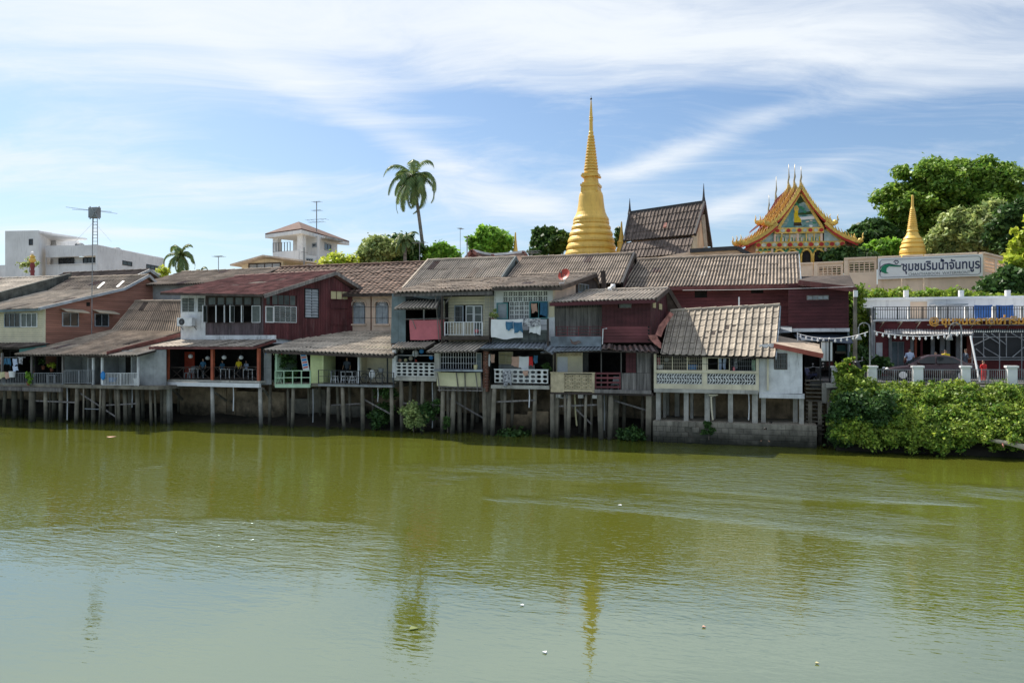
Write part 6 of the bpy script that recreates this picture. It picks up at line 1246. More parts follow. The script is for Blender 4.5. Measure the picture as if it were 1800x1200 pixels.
boards(rr_, [P(832,440,30), P(850,445,30.5), P(865,447.5,31), P(895,445.5,31.5), P(922,442,32)], 'white', .25, .22, 'ridge_band')
# ================================================================ MASTS AND AERIALS
am = thing('antenna_mast', 'lattice radio mast with a square box and long horizontal rods on a tall pole', 'mast', P(161, 600, 1.5)); vm = 1.5
part('pole', MB().tube([P(161,600,vm), P(163,380,vm)], .03, 7), M['metalg'], am)
p0, p1 = P(163,430,vm), P(164,384,vm); q0, q1 = P(171.5,430,vm), P(171,384,vm); mb = MB()
mb.bar(p0,p1,.04).bar(q0,q1,.04)
part('lattice_leg', mb, M['metalg'], am); mb = MB()
for i in range(9): t = i/8; mb.bar(lerp(p0,p1,t), lerp(q0,q1,t), .03)
part('lattice_rungs', mb, M['metalg'], am); part('antenna_box', MB().box(U(159,vm), U(173.5,vm), vm-.2, vm+.2, Z(166,383,vm), Z(166,365,vm)), M['metalg'], am)
part('box_mesh', MB().bar(P(158,363,1.2),P(175,385,1.2),.06).bar(P(175,363,1.2),P(158,385,1.2),.06), M['metalg'], am)
for a, b, c, d in ((116,364,206,375.5),(127,368,196,372)): part('antenna_rod', MB().bar(P(a,b,vm), P(c,d,vm+.4), .025), M['metalg'], am)
for a, b in ((132,425),(196,425)): part('guy_wire', MB().bar(P(165,390,vm), P(a,b,vm+(.5 if a<150 else -.5)), .008), M['metalg'], am)
def aerial(px, y0, y1, v, label, arms=((.0,1.),), r=.03, dr=1.):
    t = thing('television_aerial', label, 'aerial', P(px, y1, v), 'roof aerials'); p, q = P(px,y1,v), P(px,y0,v); part('pole', MB().tube([p, q], r, 5), M['metalg'], t); H = q.z-p.z
    for f, w_ in arms:
        c = q-V3(0,0,f*H); mb = MB(); mb.bar(c-V3(w_*.5,0,-.05), c+V3(w_*.5,0,.05), .025)
        for i in range(5): s = c+V3(w_*(i/4-.5),0,0); mb.bar(s-V3(.0,.35,0), s+V3(0.08,.35,0), .02)
        part('aerial_arms', mb, M['metalg'], t)
aerial(384, 451, 478, 11, 'thin television aerial over the left end of the grey roof', ((0,.8),)); aerial(556.5, 354, 408, 26, 'tall three tiered aerial on the lookout house roof', ((.02,.8),(.3,.9),(.6,2.2),(.68,1.6)), .05); aerial(534.5, 435, 478, 12, 'dark whip aerial in front of the lookout house', ((.2,.1),), .05)
aerial(737.5, 426, 466, 12, 'grey pole aerial beside the coconut palm trunk', ((.02,1.),)); aerial(821, 417, 460, 14, 'plain dark pole right of the leafy tree above the pale roof', ((.0,.2),), .04); aerial(809, 402, 460, 18, 'very thin mast left of the red curved roofs', ((.0,.3),), .02); aerial(935, 442, 458, 14, 'small bushy aerial on the ridge of the brown roof', ((0,1.2),(.2,1.)))
sd = thing('satellite_dish', 'red satellite dish on a white bracket at the edge of the long low roof', 'satellite dish', P(990, 499, -.4)); c = P(991, 482, -.5); r = 11.5/PPM(991,-.5)
mb = MB(); n = 20; ax = Vector((-.25,-.8,.45)).normalized(); aa = ax.cross(V3(0,0,1)).normalized(); bb_ = aa.cross(ax); vs = [c-ax*.1]
for j in range(1, 5):
    for i in range(n): vs.append(c-ax*(.1-.1*(j/4)**2)+(aa*cos(2*pi*i/n)+bb_*sin(2*pi*i/n))*r*j/4)
fs = [(0, 1+i, 1+(i+1)%n) for i in range(n)]+[(1+j*n+i, 1+(j+1)*n+i, 1+(j+1)*n+(i+1)%n, 1+j*n+(i+1)%n) for j in range(3) for i in range(n)]
mb.add(vs, fs); part('dish', mb, M['rplastic'], sd, smooth=True); part('feed_arm', MB().bar(c-bb_*r*.9, c+ax*.3-bb_*.05, .03).bar(c+ax*.3-bb_*.1, c+ax*.3+bb_*.02, .07), M['metald'], sd); part('bracket', MB().tube([c-ax*.1, c+V3(.02,.1,-.35), P(991,497,-.4), P(983,498,-.5)], .04, 6), M['metalw'], sd)
solo('vent_pipe', MB().tube([P(1072,511,1.4), P(1072,506,1.4), P(1075,503,1.4), P(1081,503,1.4)], .13, 8), M['metalw'], 'short bent metal flue on the small tiled roof', 'flue', smooth=True)
solo('roof_post', MB().bar(P(1062,510,4.5), P(1060,476,4.5), .26), M['wood'], 'dark wooden post standing behind the small tiled roof', 'post')
solo('roof_pipe', MB().tube([P(1299,538,4.), P(1299,522,4.)], .045, 6), M['whitep'], 'thin white pipe standing on the ridge of the tan tiled roof', 'pipe')
# ornate lamp column far left
ol = thing('ornate_lamp', 'ornate gold and purple column topped by a white globe in front of the white tower', 'lamp', P(57, 484, 14)); c = P(57,484,14); k = PPM(57,14)
part('column', MB().lathe(c, [(4/k,0),(3/k,2/k),(4/k,8/k),(3/k,10/k),(4.2/k,18/k),(3/k,22/k)], 10), M['shoplow'], ol); part('gold_head', MB().lathe(c+V3(0,0,22/k), [(2/k,0),(5.5/k,3/k),(6/k,6/k),(3/k,9/k),(5/k,11/k),(2/k,14/k)], 12), M['goldt'], ol); part('globe', MB().ball(c+V3(0,0,39/k), 3/k, 12, 8), M['whitep'], ol, smooth=True)

# ================================================================ TREES
def palm(px, py, v, zb, R0, nf, label, name='coconut_palm', lean=(0,0), droop=1., wind=0., cat='palm tree', pm='palml'):
    c = P(px, py, v); base = V3(c.x+lean[0], c.y+lean[1], zb); t = thing(name, label, cat, base)
    pts = [lerp(base, c, f)+V3(sin(f*pi)*lean[0]*.12, 0, 0) for f in [i/9 for i in range(10)]]; part('trunk', MB().tube(pts, [.21-.009*i for i in range(10)], 9), M['palmbark'], t, smooth=True)
    for i in range(nf):
        az = i*2.39996+.4; el = lerp(1.25, -.95, (i/nf)**.8)+R(-.22,.22); L = R0*R(.68,1.1); d = V3(cos(az), sin(az), 0); up = V3(0,0,1); pts = []; p = c.copy(); a = el
        for s in range(13):
            pts.append(p.copy()); dd = d*cos(a)+up*sin(a); dd.x += wind*(s/12)**1.5; dd.normalize(); p = p+dd*L/12; a -= droop*(.12+.05*s*max(.2, cos(a)))*.8
        mb = MB().tube(pts, [.05*(1-s/14) for s in range(13)], 4); side = d.cross(up)
        for s in range(1, 49):
            f = s/4; k = min(11, int(f)); q = lerp(pts[k], pts[k+1], f-k); tn = (pts[k+1]-pts[k]).normalized(); ll = R0*.22*sin(pi*min(1, (s/48)*.88+.12))**.6
            for sg_ in (-1, 1):
                o = (side*sg_*.85+tn*.6-up*(.30+.25*random.random())).normalized()*ll*R(.8,1.1); w_ = tn*.045
                mb.add([q-w_, q+w_, q+o*.55+w_*.8-up*.02, q+o-up*ll*.22, q+o*.55-w_*.8-up*.02], [(0,1,2,3,4)])
        part('frond', mb, M[pm], t)
    mb = MB()
    for i in range(6): mb.ball(c+V3(cos(i)*.35, sin(i)*.35, -.45-.1*(i%2)), .17, 7, 5)
    part('coconut_cluster', mb, M['leafo'], t, smooth=True); return t
palm(727, 312, 20, 3, 3.5, 26, 'tall coconut palm with wind blown drooping fronds above the brown tiled roof', lean=(1.9, 0), droop=.95, wind=-.30)
palm(318, 447, 16, 3, 2.3, 15, 'short palm with spreading fronds behind the gap beside the orange gable', name='palm_tree', droop=.9); palm(352, 478, 17, 3, 1.5, 8, 'small low palm just right of the short palm behind the roofs', name='palm_tree', droop=1.1)
palm(712, 420, 16, 3, 1.5, 18, 'fan shaped dark palm in the trees under the coconut palm', name='palm_tree', droop=.7)
tree(595, 468, 38, 22, 15, 'leafy', 'bright yellow green shrubby tree beside the lookout house', 3, 40, .26, 200, .20, lobes=4)
tree(662, 446, 38, 30, 17, 'leafo', 'olive green bushy tree between the bright shrubs and the dark palm', 3, 60, .24, 260, .20, lobes=4); tree(712, 444, 34, 32, 19, 'leafd', 'dark green tree around the fan palm', 3, 50, .25, 220, .22, lobes=3)
tree(782, 447, 30, 20, 20, 'leaf', 'mid green low tree right of the coconut palm trunk', 3, 45, .26, 200, .22, lobes=4); tree(860, 430, 38, 27, 40, 'leaf', 'round leafy tree behind the red curved roofs', 3, 70, .22, 240, .34, lobes=4)
tree(893, 470, 9, 16, 13, 'leafy', 'small bright shrub in the gap between two corrugated roofs', 3, 14, .4, 60, .2); tree(966, 428, 34, 24, 48, 'leafd', 'round dark tree just left of the tall stupa', 3, 60, .22, 240, .36, lobes=3); tree(948, 446, 16, 13, 46, 'leafd', 'small dark shrub at the left foot of the tall stupa', 3, 20, .3, 120, .3)
tree(1088, 420, 9, 17, 52, 'leafd', 'dark sliver of tree right of the tall stupa', 6, 14, .4, 90, .3); tree(752, 468, 26, 14, 22, 'leafd', 'dark low tree behind the coconut palm foot', 3, 24, .3, 120, .25)
tree(1530, 424, 46, 34, 62, 'leafd', 'dark rounded tree between the temple and the golden stupa', 8, 90, .2, 320, .42, lobes=4, group='trees on the temple hill'); tree(1500, 458, 44, 22, 46, 'leafd', 'dark green hedge like tree seen through the lattice of the peach wall', 8, 40, .24, 200, .3, lobes=3, group='trees on the temple hill'); tree(1560, 440, 34, 22, 52, 'leaf', 'low green tree left of the stupa behind the wall', 8, 50, .22, 220, .35, lobes=3, group='trees on the temple hill')
T_ = thing('leafy_tree', 'huge spreading tree with a domed bright green crown behind the small stupa', 'tree', P(1660, 440, 66)-V3(0,0,6), 'trees on the temple hill')
C_ = []; N_ = []
for (px, py, rx, ry, n_) in ((1668,372,92,66,150),(1622,352,60,50,90),(1665,328,52,36,70),(1716,330,62,38,80),(1757,348,44,44,60),(1600,396,44,40,60),(1735,370,60,44,70)):
    cc = P(px, py, 66+R(-2,2)); k = PPM(px, 66); a, b = clumps(cc, (rx/k, rx/k*.75, ry/k), n_, 12/k, 300, zmin=-.8); C_.append(a); N_.append(b)
M['leaftop'] = leafmat('leaf_domed_tree', (.085,.22,.03), (.30,.42,.06), .4, .4); leafmesh('crown', np.concatenate(C_), .30, 'leaftop', T_, nb=np.concatenate(N_))
b0 = P(1670, 460, 66); part('trunk', MB().tube([b0-V3(0,0,6), P(1668,420,66), P(1662,380,66)], [1.,.8,.4], 9).tube([P(1668,420,66), P(1610,370,66)], [.5,.2], 7).tube([P(1668,420,66), P(1740,370,66)], [.5,.2], 7), M['bark'], T_, smooth=True)
tree(1720, 405, 62, 46, 46, 'leafo', 'greyish olive tree in front of the huge domed tree', 9, 110, .18, 340, .30, lobes=5, group='trees on the temple hill'); tree(1650, 432, 40, 24, 47, 'leafo', 'olive shrubs right of the stupa above the signboard', 9, 50, .22, 240, .28, lobes=3, group='trees on the temple hill')
tree(1790, 400, 48, 56, 40, 'leafd', 'dark tree at the right edge above the wall corner', 9, 80, .2, 300, .3, lobes=4, group='trees on the temple hill')
tree(1806, 452, 32, 80, 20, 'leafy', 'yellow green tree leaning in from the right edge in front of the wall', 6, 46, .24, 90, .26, lobes=4, group='trees on the temple hill'); tree(1768, 496, 42, 26, 19, 'leafd', 'dark shrubs at the corner below the peach wall', 6, 50, .24, 180, .22, lobes=4, group='trees on the temple hill')
# climbing scrub on the slope under the wall
C_ = []; N_ = []
for i in range(46):
    px = 1500+i*6.2; v = 17.5+R(-.8,1.2); cc = P(px, 521+R(-3,4)+(3 if px > 1700 else 0), v); a, b = clumps(cc, (.8,.6,.34), 6, .30, 60); C_.append(a); N_.append(b)
o = leafmesh('slope_scrub', np.concatenate(C_), .17, 'leafb', nb=np.concatenate(N_)); o['kind'] = 'stuff'; o['label'] = 'low green scrub along the foot of the peach wall'
C_ = []; N_ = []
for i in range(26): cc = P(1497+R(0,12), 515+i*5.6, 11+R(-.5,.5)); a, b = clumps(cc, (.6,.6,.6), 5, .4, 60); C_.append(a); N_.append(b)
t_ = thing('vine_tree', 'leafy tree squeezed between the dark maroon block and the grey shop wall', 'tree', P(1503, 660, 11)); leafmesh('crown', np.concatenate(C_), .16, 'leafb', t_, nb=np.concatenate(N_)); part('trunk', MB().tube([P(1503,668,11.2), P(1504,560,11.2)], [.12,.06], 6), M['bark'], t_)
# bank vegetation (dense leafy scrub)
C_ = []; N_ = []
rnd = random.Random(3)
for i in range(640):
    px = rnd.uniform(1478, 1960); f = rnd.random()**1.25; top = 678-(28*math.exp(-((px-1497)/24)**2))-10*math.exp(-((px-1650)/60)**2)*.4+3*sin(px*.11)
    bot = 787 if px > 1530 else 784; v = lerp(1.25, -1.9, f**.8)+rnd.uniform(-.25,.25); py = lerp(top+6, bot-8, f)+rnd.uniform(-5,5); z = Z(px, py, v)
    if px < 1540 and f < .25: v -= .3
    sc_ = rnd.uniform(.6, 1.35); cc = Vector((U(px, v), v, z)); a, b = clumps(cc, (.42*sc_,.34,.34*sc_), 5, .24, 66, fill=.2); C_.append(a); N_.append(b+np.array([0,-.5,.3]))
o = leafmesh('bank_scrub', np.concatenate(C_), .095, 'leafb', nb=np.concatenate(N_)); o['kind'] = 'stuff'; o['label'] = 'thick sunlit scrub covering the bank below the white fence'
C_ = []; N_ = []  # shade low on the left of the bank, painted as a darker leaf colour
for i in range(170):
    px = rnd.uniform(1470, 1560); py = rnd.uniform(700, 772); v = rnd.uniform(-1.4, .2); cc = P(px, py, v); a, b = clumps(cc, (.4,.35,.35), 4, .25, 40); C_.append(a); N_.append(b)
o = leafmesh('shade_painted_scrub', np.concatenate(C_), .12, 'leafd', nb=np.concatenate(N_)); o['kind'] = 'stuff'; o['label'] = 'bank scrub beside the landing posts, shade painted in as dark leaves'
part('bank_slope', MB().hexa([V3(U(1470,-1.7),-1.5,-.6),V3(30,-1.5,-.6),V3(30,1.9,-.6),V3(U(1470,1.3),1.9,-.6)], [V3(U(1470,-1.3),-.9,.25),V3(30,-.9,.25),V3(30,1.7,2.6),V3(U(1470,1.4),1.7,2.6)]), M['mud'])['kind'] = 'structure'
def shrub(px, py, v, rx, ry, m, label, nc=14, nl=60, size=.11, name='shrub', group=None, cat='shrub', pot=None):
    c = P(px, py, v); k = PPM(px, v); t = thing(name, label, cat, c-V3(0,0,ry/k), group); a, b = clumps(c, (rx/k, rx/k*.7, ry/k), nc, .35*rx/k, nl, fill=.4); leafmesh('foliage', a, size, m, t, nb=b)
    if pot: part('pot', MB().lathe(c-V3(0,0,ry/k+pot), [(pot*.35,0),(pot*.5,pot*.9),(pot*.55,pot)], 10), M['pot'], t); 
    part('stem', MB().tube([c-V3(0,0,ry/k+(0 if pot else .2)), c], [.03,.015], 5), M['bark'], t)
shrub(727, 733, -.6, 22, 20, 'leafo', 'grey green bush growing between the piles under the block balustrade', 34, 90); shrub(755, 720, -.2, 20, 16, 'leafd', 'dark leafy bush right of the grey green one under the shack', 26, 90); shrub(668, 730, .2, 22, 16, 'leafd', 'dark plants in the shade under the lean-to deck', 26, 90)
shrub(680, 690, .4, 22, 8, 'leafd', 'trailing dark creeper hanging below the lean-to deck', 16, 60); shrub(787, 742, -.5, 8, 12, 'leafd', 'small green plant at the foot of the piles', 10, 50); shrub(1110, 763, -.2, 22, 9, 'leafd', 'low dark grassy plants below the maroon house', 22, 60); shrub(900, 762, .3, 34, 5, 'leafd', 'strip of weeds at the foot of the stone wall', 24, 50)
shrub(1246, 752, -.75, 9, 14, 'leafd', 'dark creeper growing out of the broken concrete block plinth', 14, 60)
for i, (a, b) in enumerate(((1480,655),(1497,650),(1512,662))): shrub(a, b, .9, 12, 18, 'leafb', ('bright leggy shrub climbing over the fence beside the landing','tallest bright shrub poking above the fence by the left lamp post','bright shrub right of the tallest one at the fence')[i], 16, 60, .12)
for a, b, v, rx, ry, m_, l_ in ((50,661,-2.9,8,10,'leaf','potted green plant bulging over the far left railing'),(76,636,-1.4,9,7,'leafd','dark hanging plant in the veranda left of the grey wall'),(91,642,-1.3,6,5,'leafy','pale yellow green plant on the veranda shelf'),(60,640,-1.3,8,12,'leafd','tall dark plant beside the clothes veranda')): shrub(a, b, v, rx, ry, m_, l_, 12, 40, .09, name='potted_plant', cat='plant', pot=.25)
shrub(500, 628, .4, 16, 14, 'leafd', 'hanging green plants behind the mint balcony', 16, 50, .1); shrub(510, 658, 0.2, 14, 9, 'tgreen' if False else 'leafd', 'dark potted plants standing behind the mint railing', 12, 50, .1); shrub(866, 552, -.35, 8, 7, 'leafo', 'dry reddish green potted plant at the corner of the upper balcony', 8, 40, .08, name='potted_plant', cat='plant', pot=.2)
shrub(960, 645, -.1, 9, 8, 'leafd', 'green plant hanging at the right end of the washing line', 10, 40, .09); shrub(52, 463, 15.5, 17, 12, 'leafo', 'windblown shrub left of the ornate lamp column', 14, 40, .16); shrub(1545, 640, 7., 22, 18, 'leafd', 'dark palm like bushes at the left of the shop front', 18, 60, .2); shrub(1512, 632, 7.5, 18, 20, 'leafd', 'dark garden shrubs between the shops', 18, 60, .2); shrub(288, 480, 13, 14, 12, 'leafy', 'bright foliage at the foot of the short palm', 14, 40, .16)
# braces, pipes and cables among the piles and along the fronts
for i, (a, b, c_, d_, v, h_, m_) in enumerate(((60,704,135,707,-2.5,hA,'woodg'),(183,712,240,709,-2.3,hA,'woodg'),(140,690,205,733,-2.3,hA,'woodg'),(578,712,637,709,-.35,hC,'woodg'),(637,700,688,728,-.3,hC,'woodg'),(705,708,779,712,-.2,hD,'woodg'),(790,700,851,735,-.1,hD,'woodg'),(869,706,941,703,-.2,hD,'woodg'),(971,714,1054,711,-.2,hF,'woodg'),(993,700,1040,745,.1,hF,'woodg'),(1074,702,1141,722,.1,hF,'woodg'))):
    part('cross_brace', MB().bar(P(a,b,v), P(c_,d_,v), .06, .09), M[m_], h_)
for i, (px, v, y0, y1, h_) in enumerate(((118,-2.2,680,738,hA),(232,-2.2,680,716,hA),(410,-.6,680,722,hB),(550,0.,684,742,hC),(664,.1,682,706,hC),(760,-.1,672,752,hD),(930,-.3,682,716,hD),(1062,0.,694,756,hF),(1316,.1,692,738,hG))):
    a = P(px,y0,v); b = P(px,y1,v); part('drain_pipe', MB().tube([a+V3(0,.5,.02), a, lerp(a,b,.5)+V3(.03,0,0), b], .035, 6), M['greyw' if i % 2 else 'whitep'], h_)
for i, (pts, lab) in enumerate(((((318,604,.5),(420,600,.5),(484,606,.5)),'black cable sagging under the eave of the maroon house'),(((700,606,-.6),(780,611,-.6),(860,604,-.6),(965,612,-.6)),'black cable looped along the shack front between the floors'),(((975,611,-.5),(1060,620,-.5),(1150,612,-.5)),'black cable hanging below the rusty awning of the maroon box'),(((1150,612,-.85),(1240,640,-.85),(1334,622,-.8)),'black cable drooping across the cream block house front'))):
    q = [P(*p) for p in pts]; f = []
    for s_, e_ in zip(q[:-1], q[1:]): f += [lerp(s_, e_, t/6)-V3(0,0,.12*math.sin(pi*t/6)) for t in range(6)]
    solo('electric_cable', MB().tube(f+[q[-1]], .012, 4), M['black'], lab, 'cable')
for i in range(9): c = V3(U(1365+i*3, 4.5), 4.5, 3.0)
# driftwood, leaves on the water
dw = thing('driftwood', 'pale driftwood branch lying at the foot of the bank at the right edge', 'driftwood', P(1770, 778, -2.2))
part('branch', MB().tube([P(1735,772,-1.6), P(1752,775,-2.0), P(1775,779,-2.2), P(1805,786,-2.4)], [.05,.09,.11,.13], 7), M['woodp'], dw)
for a, b, c_, d_ in ((1762,777,1764,786),(1775,779,1790,776),(1786,782,1800,790)): part('twig', MB().tube([P(a,b,-2.1), P(c_,d_,-2.4)], [.05,.02], 5), M['pinkrust'], dw)
def floatleaf(px, py, s, m, label):
    t = CH*1400/(py-600); X = (px-900)/1400; w = Vector((t*(X*CA-SA), t*(X*SA+CA)-CD, .012)); mb = MB(); a = R(0,3)
    mb.prism([w+V3(cos(a+q)*s*(1 if i%2 else .55), sin(a+q)*s*(1 if i%2 else .55), .0) for i, q in enumerate([k*pi/3 for k in range(6)])], (0,0,.015)); solo('floating_leaf', mb, M[m], label, 'leaf', 'leaves drifting on the river')
floatleaf(726, 1105, .11, 'leafo', 'largest olive leaf floating below the reflected roofs'); floatleaf(958, 1147, .05, 'whitec', 'pale leaf floating left of the stupa reflection'); floatleaf(1436, 1166, .04, 'curtain', 'small yellowish leaf floating at the lower right')
floatleaf(918, 1064, .05, 'whitec', 'pale scrap drifting at the edge of the green reflection'); floatleaf(1237, 1102, .045, 'peach', 'peach coloured leaf drifting right of the stupa reflection'); floatleaf(195, 768, .3, 'peach', 'orange leaf mat floating near the left piles'); floatleaf(1090, 888, .08, 'whitec', 'tiny white scrap floating in the green middle water')

# ================================================================ PEOPLE
def person(loc, h, shirt, legs, label, rot=0., arms=((.25,-.15,-.45),(-.25,-.15,-.45)), hat=None, legm=None, bag=None, skirt=False):
    s = h/1.7; t = thing('person', label, 'person', loc, None)
    pt = [(0,0,.93),(0,0,1.12),(0,.01,1.32),(0,0,1.44),(0,-.01,1.52),(0,-.02,1.62),(0,-.01,1.68)]; rd = [(.15,.11),(.13,.10),(.16,.11),(.07,.07),(.055,.055),(.088,.1),(.06,.07)]; ed = [(0,1),(1,2),(2,3),(3,4),(4,5),(5,6)]
    def add(p, r, par): pt.append(p); rd.append(r); ed.append((par, len(pt)-1)); return len(pt)-1
    for sg, ar in ((1, arms[0]), (-1, arms[1])):
        i = add((sg*.19,0,1.37), (.065,.065), 2); e = add((sg*.25,.01 if ar[1] > -.1 else -.03,1.10), (.042,.042), i); w = add((sg*.19+ar[0]*.3, ar[1], 1.37+ar[2]), (.03,.03), e); add((sg*.19+ar[0]*.3, ar[1]-.06, 1.37+ar[2]-.06), (.036,.02), w)
        i = add((sg*.09,0,.86), (.095,.1), 0); k = add((sg*.10,-.01,.48), (.062,.065), i); a = add((sg*.10,.02,.09), (.042,.045), k); add((sg*.11,-.12,.04), (.045,.035), a)
    me = bpy.data.meshes.new('body'); me.from_pydata([(x*s, y*s, z*s) for x, y, z in pt], ed, []); o = bpy.data.objects.new('body', me); COL.objects.link(o); md = o.modifiers.new('s', 'SKIN'); sv = me.skin_vertices[0].data
    for q, (a, b) in zip(sv, rd): q.radius = (a*s, b*s)
    sv[0].use_root = True; ss = o.modifiers.new('u', 'SUBSURF'); ss.levels = 1; ss.render_levels = 1; bpy.context.view_layer.update()
    m2 = bpy.data.meshes.new_from_object(o.evaluated_get(bpy.context.evaluated_depsgraph_get())); bpy.data.objects.remove(o); m2.name = 'body'
    m2.materials.clear()
    for q in ('skin', shirt, legs, 'hair', 'black'): m2.materials.append(M[q])
    for f in m2.polygons:
        x, y, z = [q/s for q in f.center]; i = 1
        if z > 1.45: i = 0 if (z < 1.60 or (y < -.03 and z < 1.69)) else 3
        elif abs(x) > .2 and z < 1.15: i = 0
        elif z < .08: i = 4
        elif z < .93: i = 2
        if y < -.12 and z > .9 and z < 1.45: i = 0
        f.material_index = i
    m2.polygons.foreach_set('use_smooth', [True]*len(m2.polygons)); b = bpy.data.objects.new('body', m2); COL.objects.link(b); b.parent = t; ORG[b.name] = Vector(loc)
    ORG[t.name] = Vector((0,0,0)); 
    f = MB().ball((0,-.105*s,1.60*s), .014*s, 6, 4).ball((.03*s,-.095*s,1.625*s), .009*s, 6, 4).ball((-.03*s,-.095*s,1.625*s), .009*s, 6, 4)
    part('face', f, M['skin'], b)
    part('hair', MB().ball((0,.01*s,1.655*s), .105*s, 12, 8, (1,1.05,.8)), M['hair'] if not hat else M[hat], b, smooth=True)
    for sg, ar in ((1, arms[0]), (-1, arms[1])):
        w = V3(sg*.19+ar[0]*.3, ar[1]-.05, 1.37+ar[2]-.05)*s; mb = MB()
        for k, (dx, ln) in enumerate(((-.03,.06),(-.012,.075),(.006,.08),(.022,.07))): mb.tube([w+V3(dx*s,0,0), w+V3(dx*s*1.2,-.02*s,-ln*.6*s), w+V3(dx*s*1.2,.0,-ln*s)], [.009*s,.008*s,.006*s], 5)
        mb.tube([w+V3(-.035*s*sg,0,.02*s), w+V3(-.06*s*sg,-.02*s,-.03*s)], [.011*s,.008*s], 5); part('hand', mb, M['skin'], b, smooth=True)
    t.rotation_euler = (0,0,rot); return t
zs_ = 3.37
def onst(px, v): return V3(U(px, v), v, zs_)
person(onst(1662,7.5), 1.68, 'yelc', 'blackc', 'person in a yellow shirt and pale cap seen from behind, watching the shop', pi+.1, hat='whitec'); person(onst(1645,7.0), 1.55, 'whitec', 'blackc', 'person with long dark hair and a white top beside the yellow shirt', pi-.3); person(onst(1656,8.4), 1.6, 'whitec', 'greyc', 'person in white half hidden behind the yellow shirt', pi)
person(onst(1599,8.2), 1.74, 'lightblue', 'greyc', 'person in a pale blue shirt standing at the folding doors', pi+.2); person(onst(1697,7.6), 1.72, 'greyc', 'blackc', 'person in a slate vest and cap holding something up near the scaffold', pi/2+.3, arms=((-.1,-.38,-.12),(.1,-.38,-.15)), hat='whitec'); person(onst(1729,5.5)-V3(0,0,.35), 1.45, 'redc', 'redc', 'person in a red top bending low beside the scaffold', pi+.6)
zv = za+.01
person(V3(U(420,.3),.3,zv), 1.42, 'yelc', 'blackc', 'person in a yellow shirt standing at the railing under the lanterns', .1); person(V3(U(357,.2),.2,zv), 1.38, 'bluec', 'blackc', 'person in a blue top with pink headwear left of the middle orange post', .2, hat='pinkc')
person(V3(U(391,.8),.8,zv), 1.25, 'bluec', 'blackc', 'person in a dark blue top low back in the red veranda', 0.); person(V3(U(433,.8),.8,zv), 1.25, 'lightblue', 'blackc', 'person in a light blue top right of the yellow shirt', -.1); person(V3(U(610,1.3),1.3,zc+.01), 1.6, 'greyc', 'blackc', 'dark figure standing in the shade of the lean-to', .2)

# ================================================================ VEHICLES
def car(u, v, z, label):
    t = thing('parked_car', label, 'car', (u, v, z)); L_ = 4.6; B = MB(); O = V3(u, v, z)
    st = [(0,.42,.58,.66),(.12,.30,.66,.78),(.5,.2,.74,.86),(1.15,.18,.82,.90),(1.7,.18,.90,.90),(2.6,.18,.93,.91),(3.5,.18,.95,.90),(4.1,.2,.97,.87),(4.45,.28,.93,.80),(4.6,.42,.80,.72)]; n = 10; vs = []
    for x, zb, zt, hw in st:
        pr = [(-hw*.86,zb),(-hw*.98,zb+.12),(-hw,(zb+zt)/2),(-hw*.96,zt-.06),(-hw*.86,zt),(hw*.86,zt),(hw*.96,zt-.06),(hw,(zb+zt)/2),(hw*.98,zb+.12),(hw*.86,zb)]; vs += [(x, y, q) for y, q in pr]
    fs = [(i*n+k, i*n+(k+1)%n, (i+1)*n+(k+1)%n, (i+1)*n+k) for i in range(len(st)-1) for k in range(n)]+[tuple(range(n)), tuple((len(st)-1)*n+k for k in range(n))[::-1]]
    B.add([(x+u, y+v, q+z) for x, y, q in vs], fs); part('body', B, M['carp'], t, smooth=True)
    cb = [(1.15,.86,.86,.80),(1.75,1.24,.88,.66),(2.2,1.40,.88,.62),(2.8,1.42,.88,.62),(3.4,1.30,.88,.64),(4.0,.97,.86,.76)]; vs = []
    for x, zt, zb, hw in cb: vs += [(x,-.84,.84),(x,-hw,zt-.04),(x,-hw*.9,zt),(x,hw*.9,zt),(x,hw,zt-.04),(x,.84,.84)]
    fs = [(i*6+k, i*6+k+1, (i+1)*6+k+1, (i+1)*6+k) for i in range(5) for k in range(5)]; part('roof', MB().add([(x+u, y+v, q+z) for x, y, q in vs], fs), M['carp'], t, smooth=True)
    def gl(pts): part('window', MB().prism([O+V3(*p) for p in pts], (0,-.012,0)), M['glass'], t)
    gl([(1.45,-.86,.95),(2.45,-.86,.95),(2.45,-.70,1.32),(2.05,-.71,1.30)]); gl([(2.52,-.86,.95),(3.75,-.86,.97),(3.35,-.73,1.26),(2.9,-.70,1.33),(2.52,-.70,1.33)])
    part('windscreen', MB().prism([O+V3(*p) for p in ((1.22,-.72,.90),(1.22,.72,.90),(1.78,.6,1.26),(1.78,-.6,1.26))], (-.02,0,.02)), M['glass'], t)
    for x in (.85, 3.7):
        for y in (-.86, .86):
            w_ = MB().tube([O+V3(x,y-.1,.31), O+V3(x,y+.1,.31)], [.31,.31], 18); o = part('wheel', w_, M['tyre'], t); part('rim', MB().tube([O+V3(x,y-.115,.31), O+V3(x,y-.09,.31)], [.2,.2], 12), M['metalw'], o)
    for y in (-.62, .62): part('headlight', MB().ball(O+V3(.1,y,.62), .14, 8, 5, (.7,1.1,.6)), M['metalw'], t)
    part('side_mirror', MB().ball(O+V3(1.6,-.98,.98), .1, 8, 5, (.8,1,.7)), M['carp'], t); part('number_plate', MB().box(u-.02, u+.02, v-.22, v+.22, z+.4, z+.52), M['whitep'], t)
car(U(1553,4.2), 4.2, zs_, 'dark brown sedan parked behind the white fence facing left')
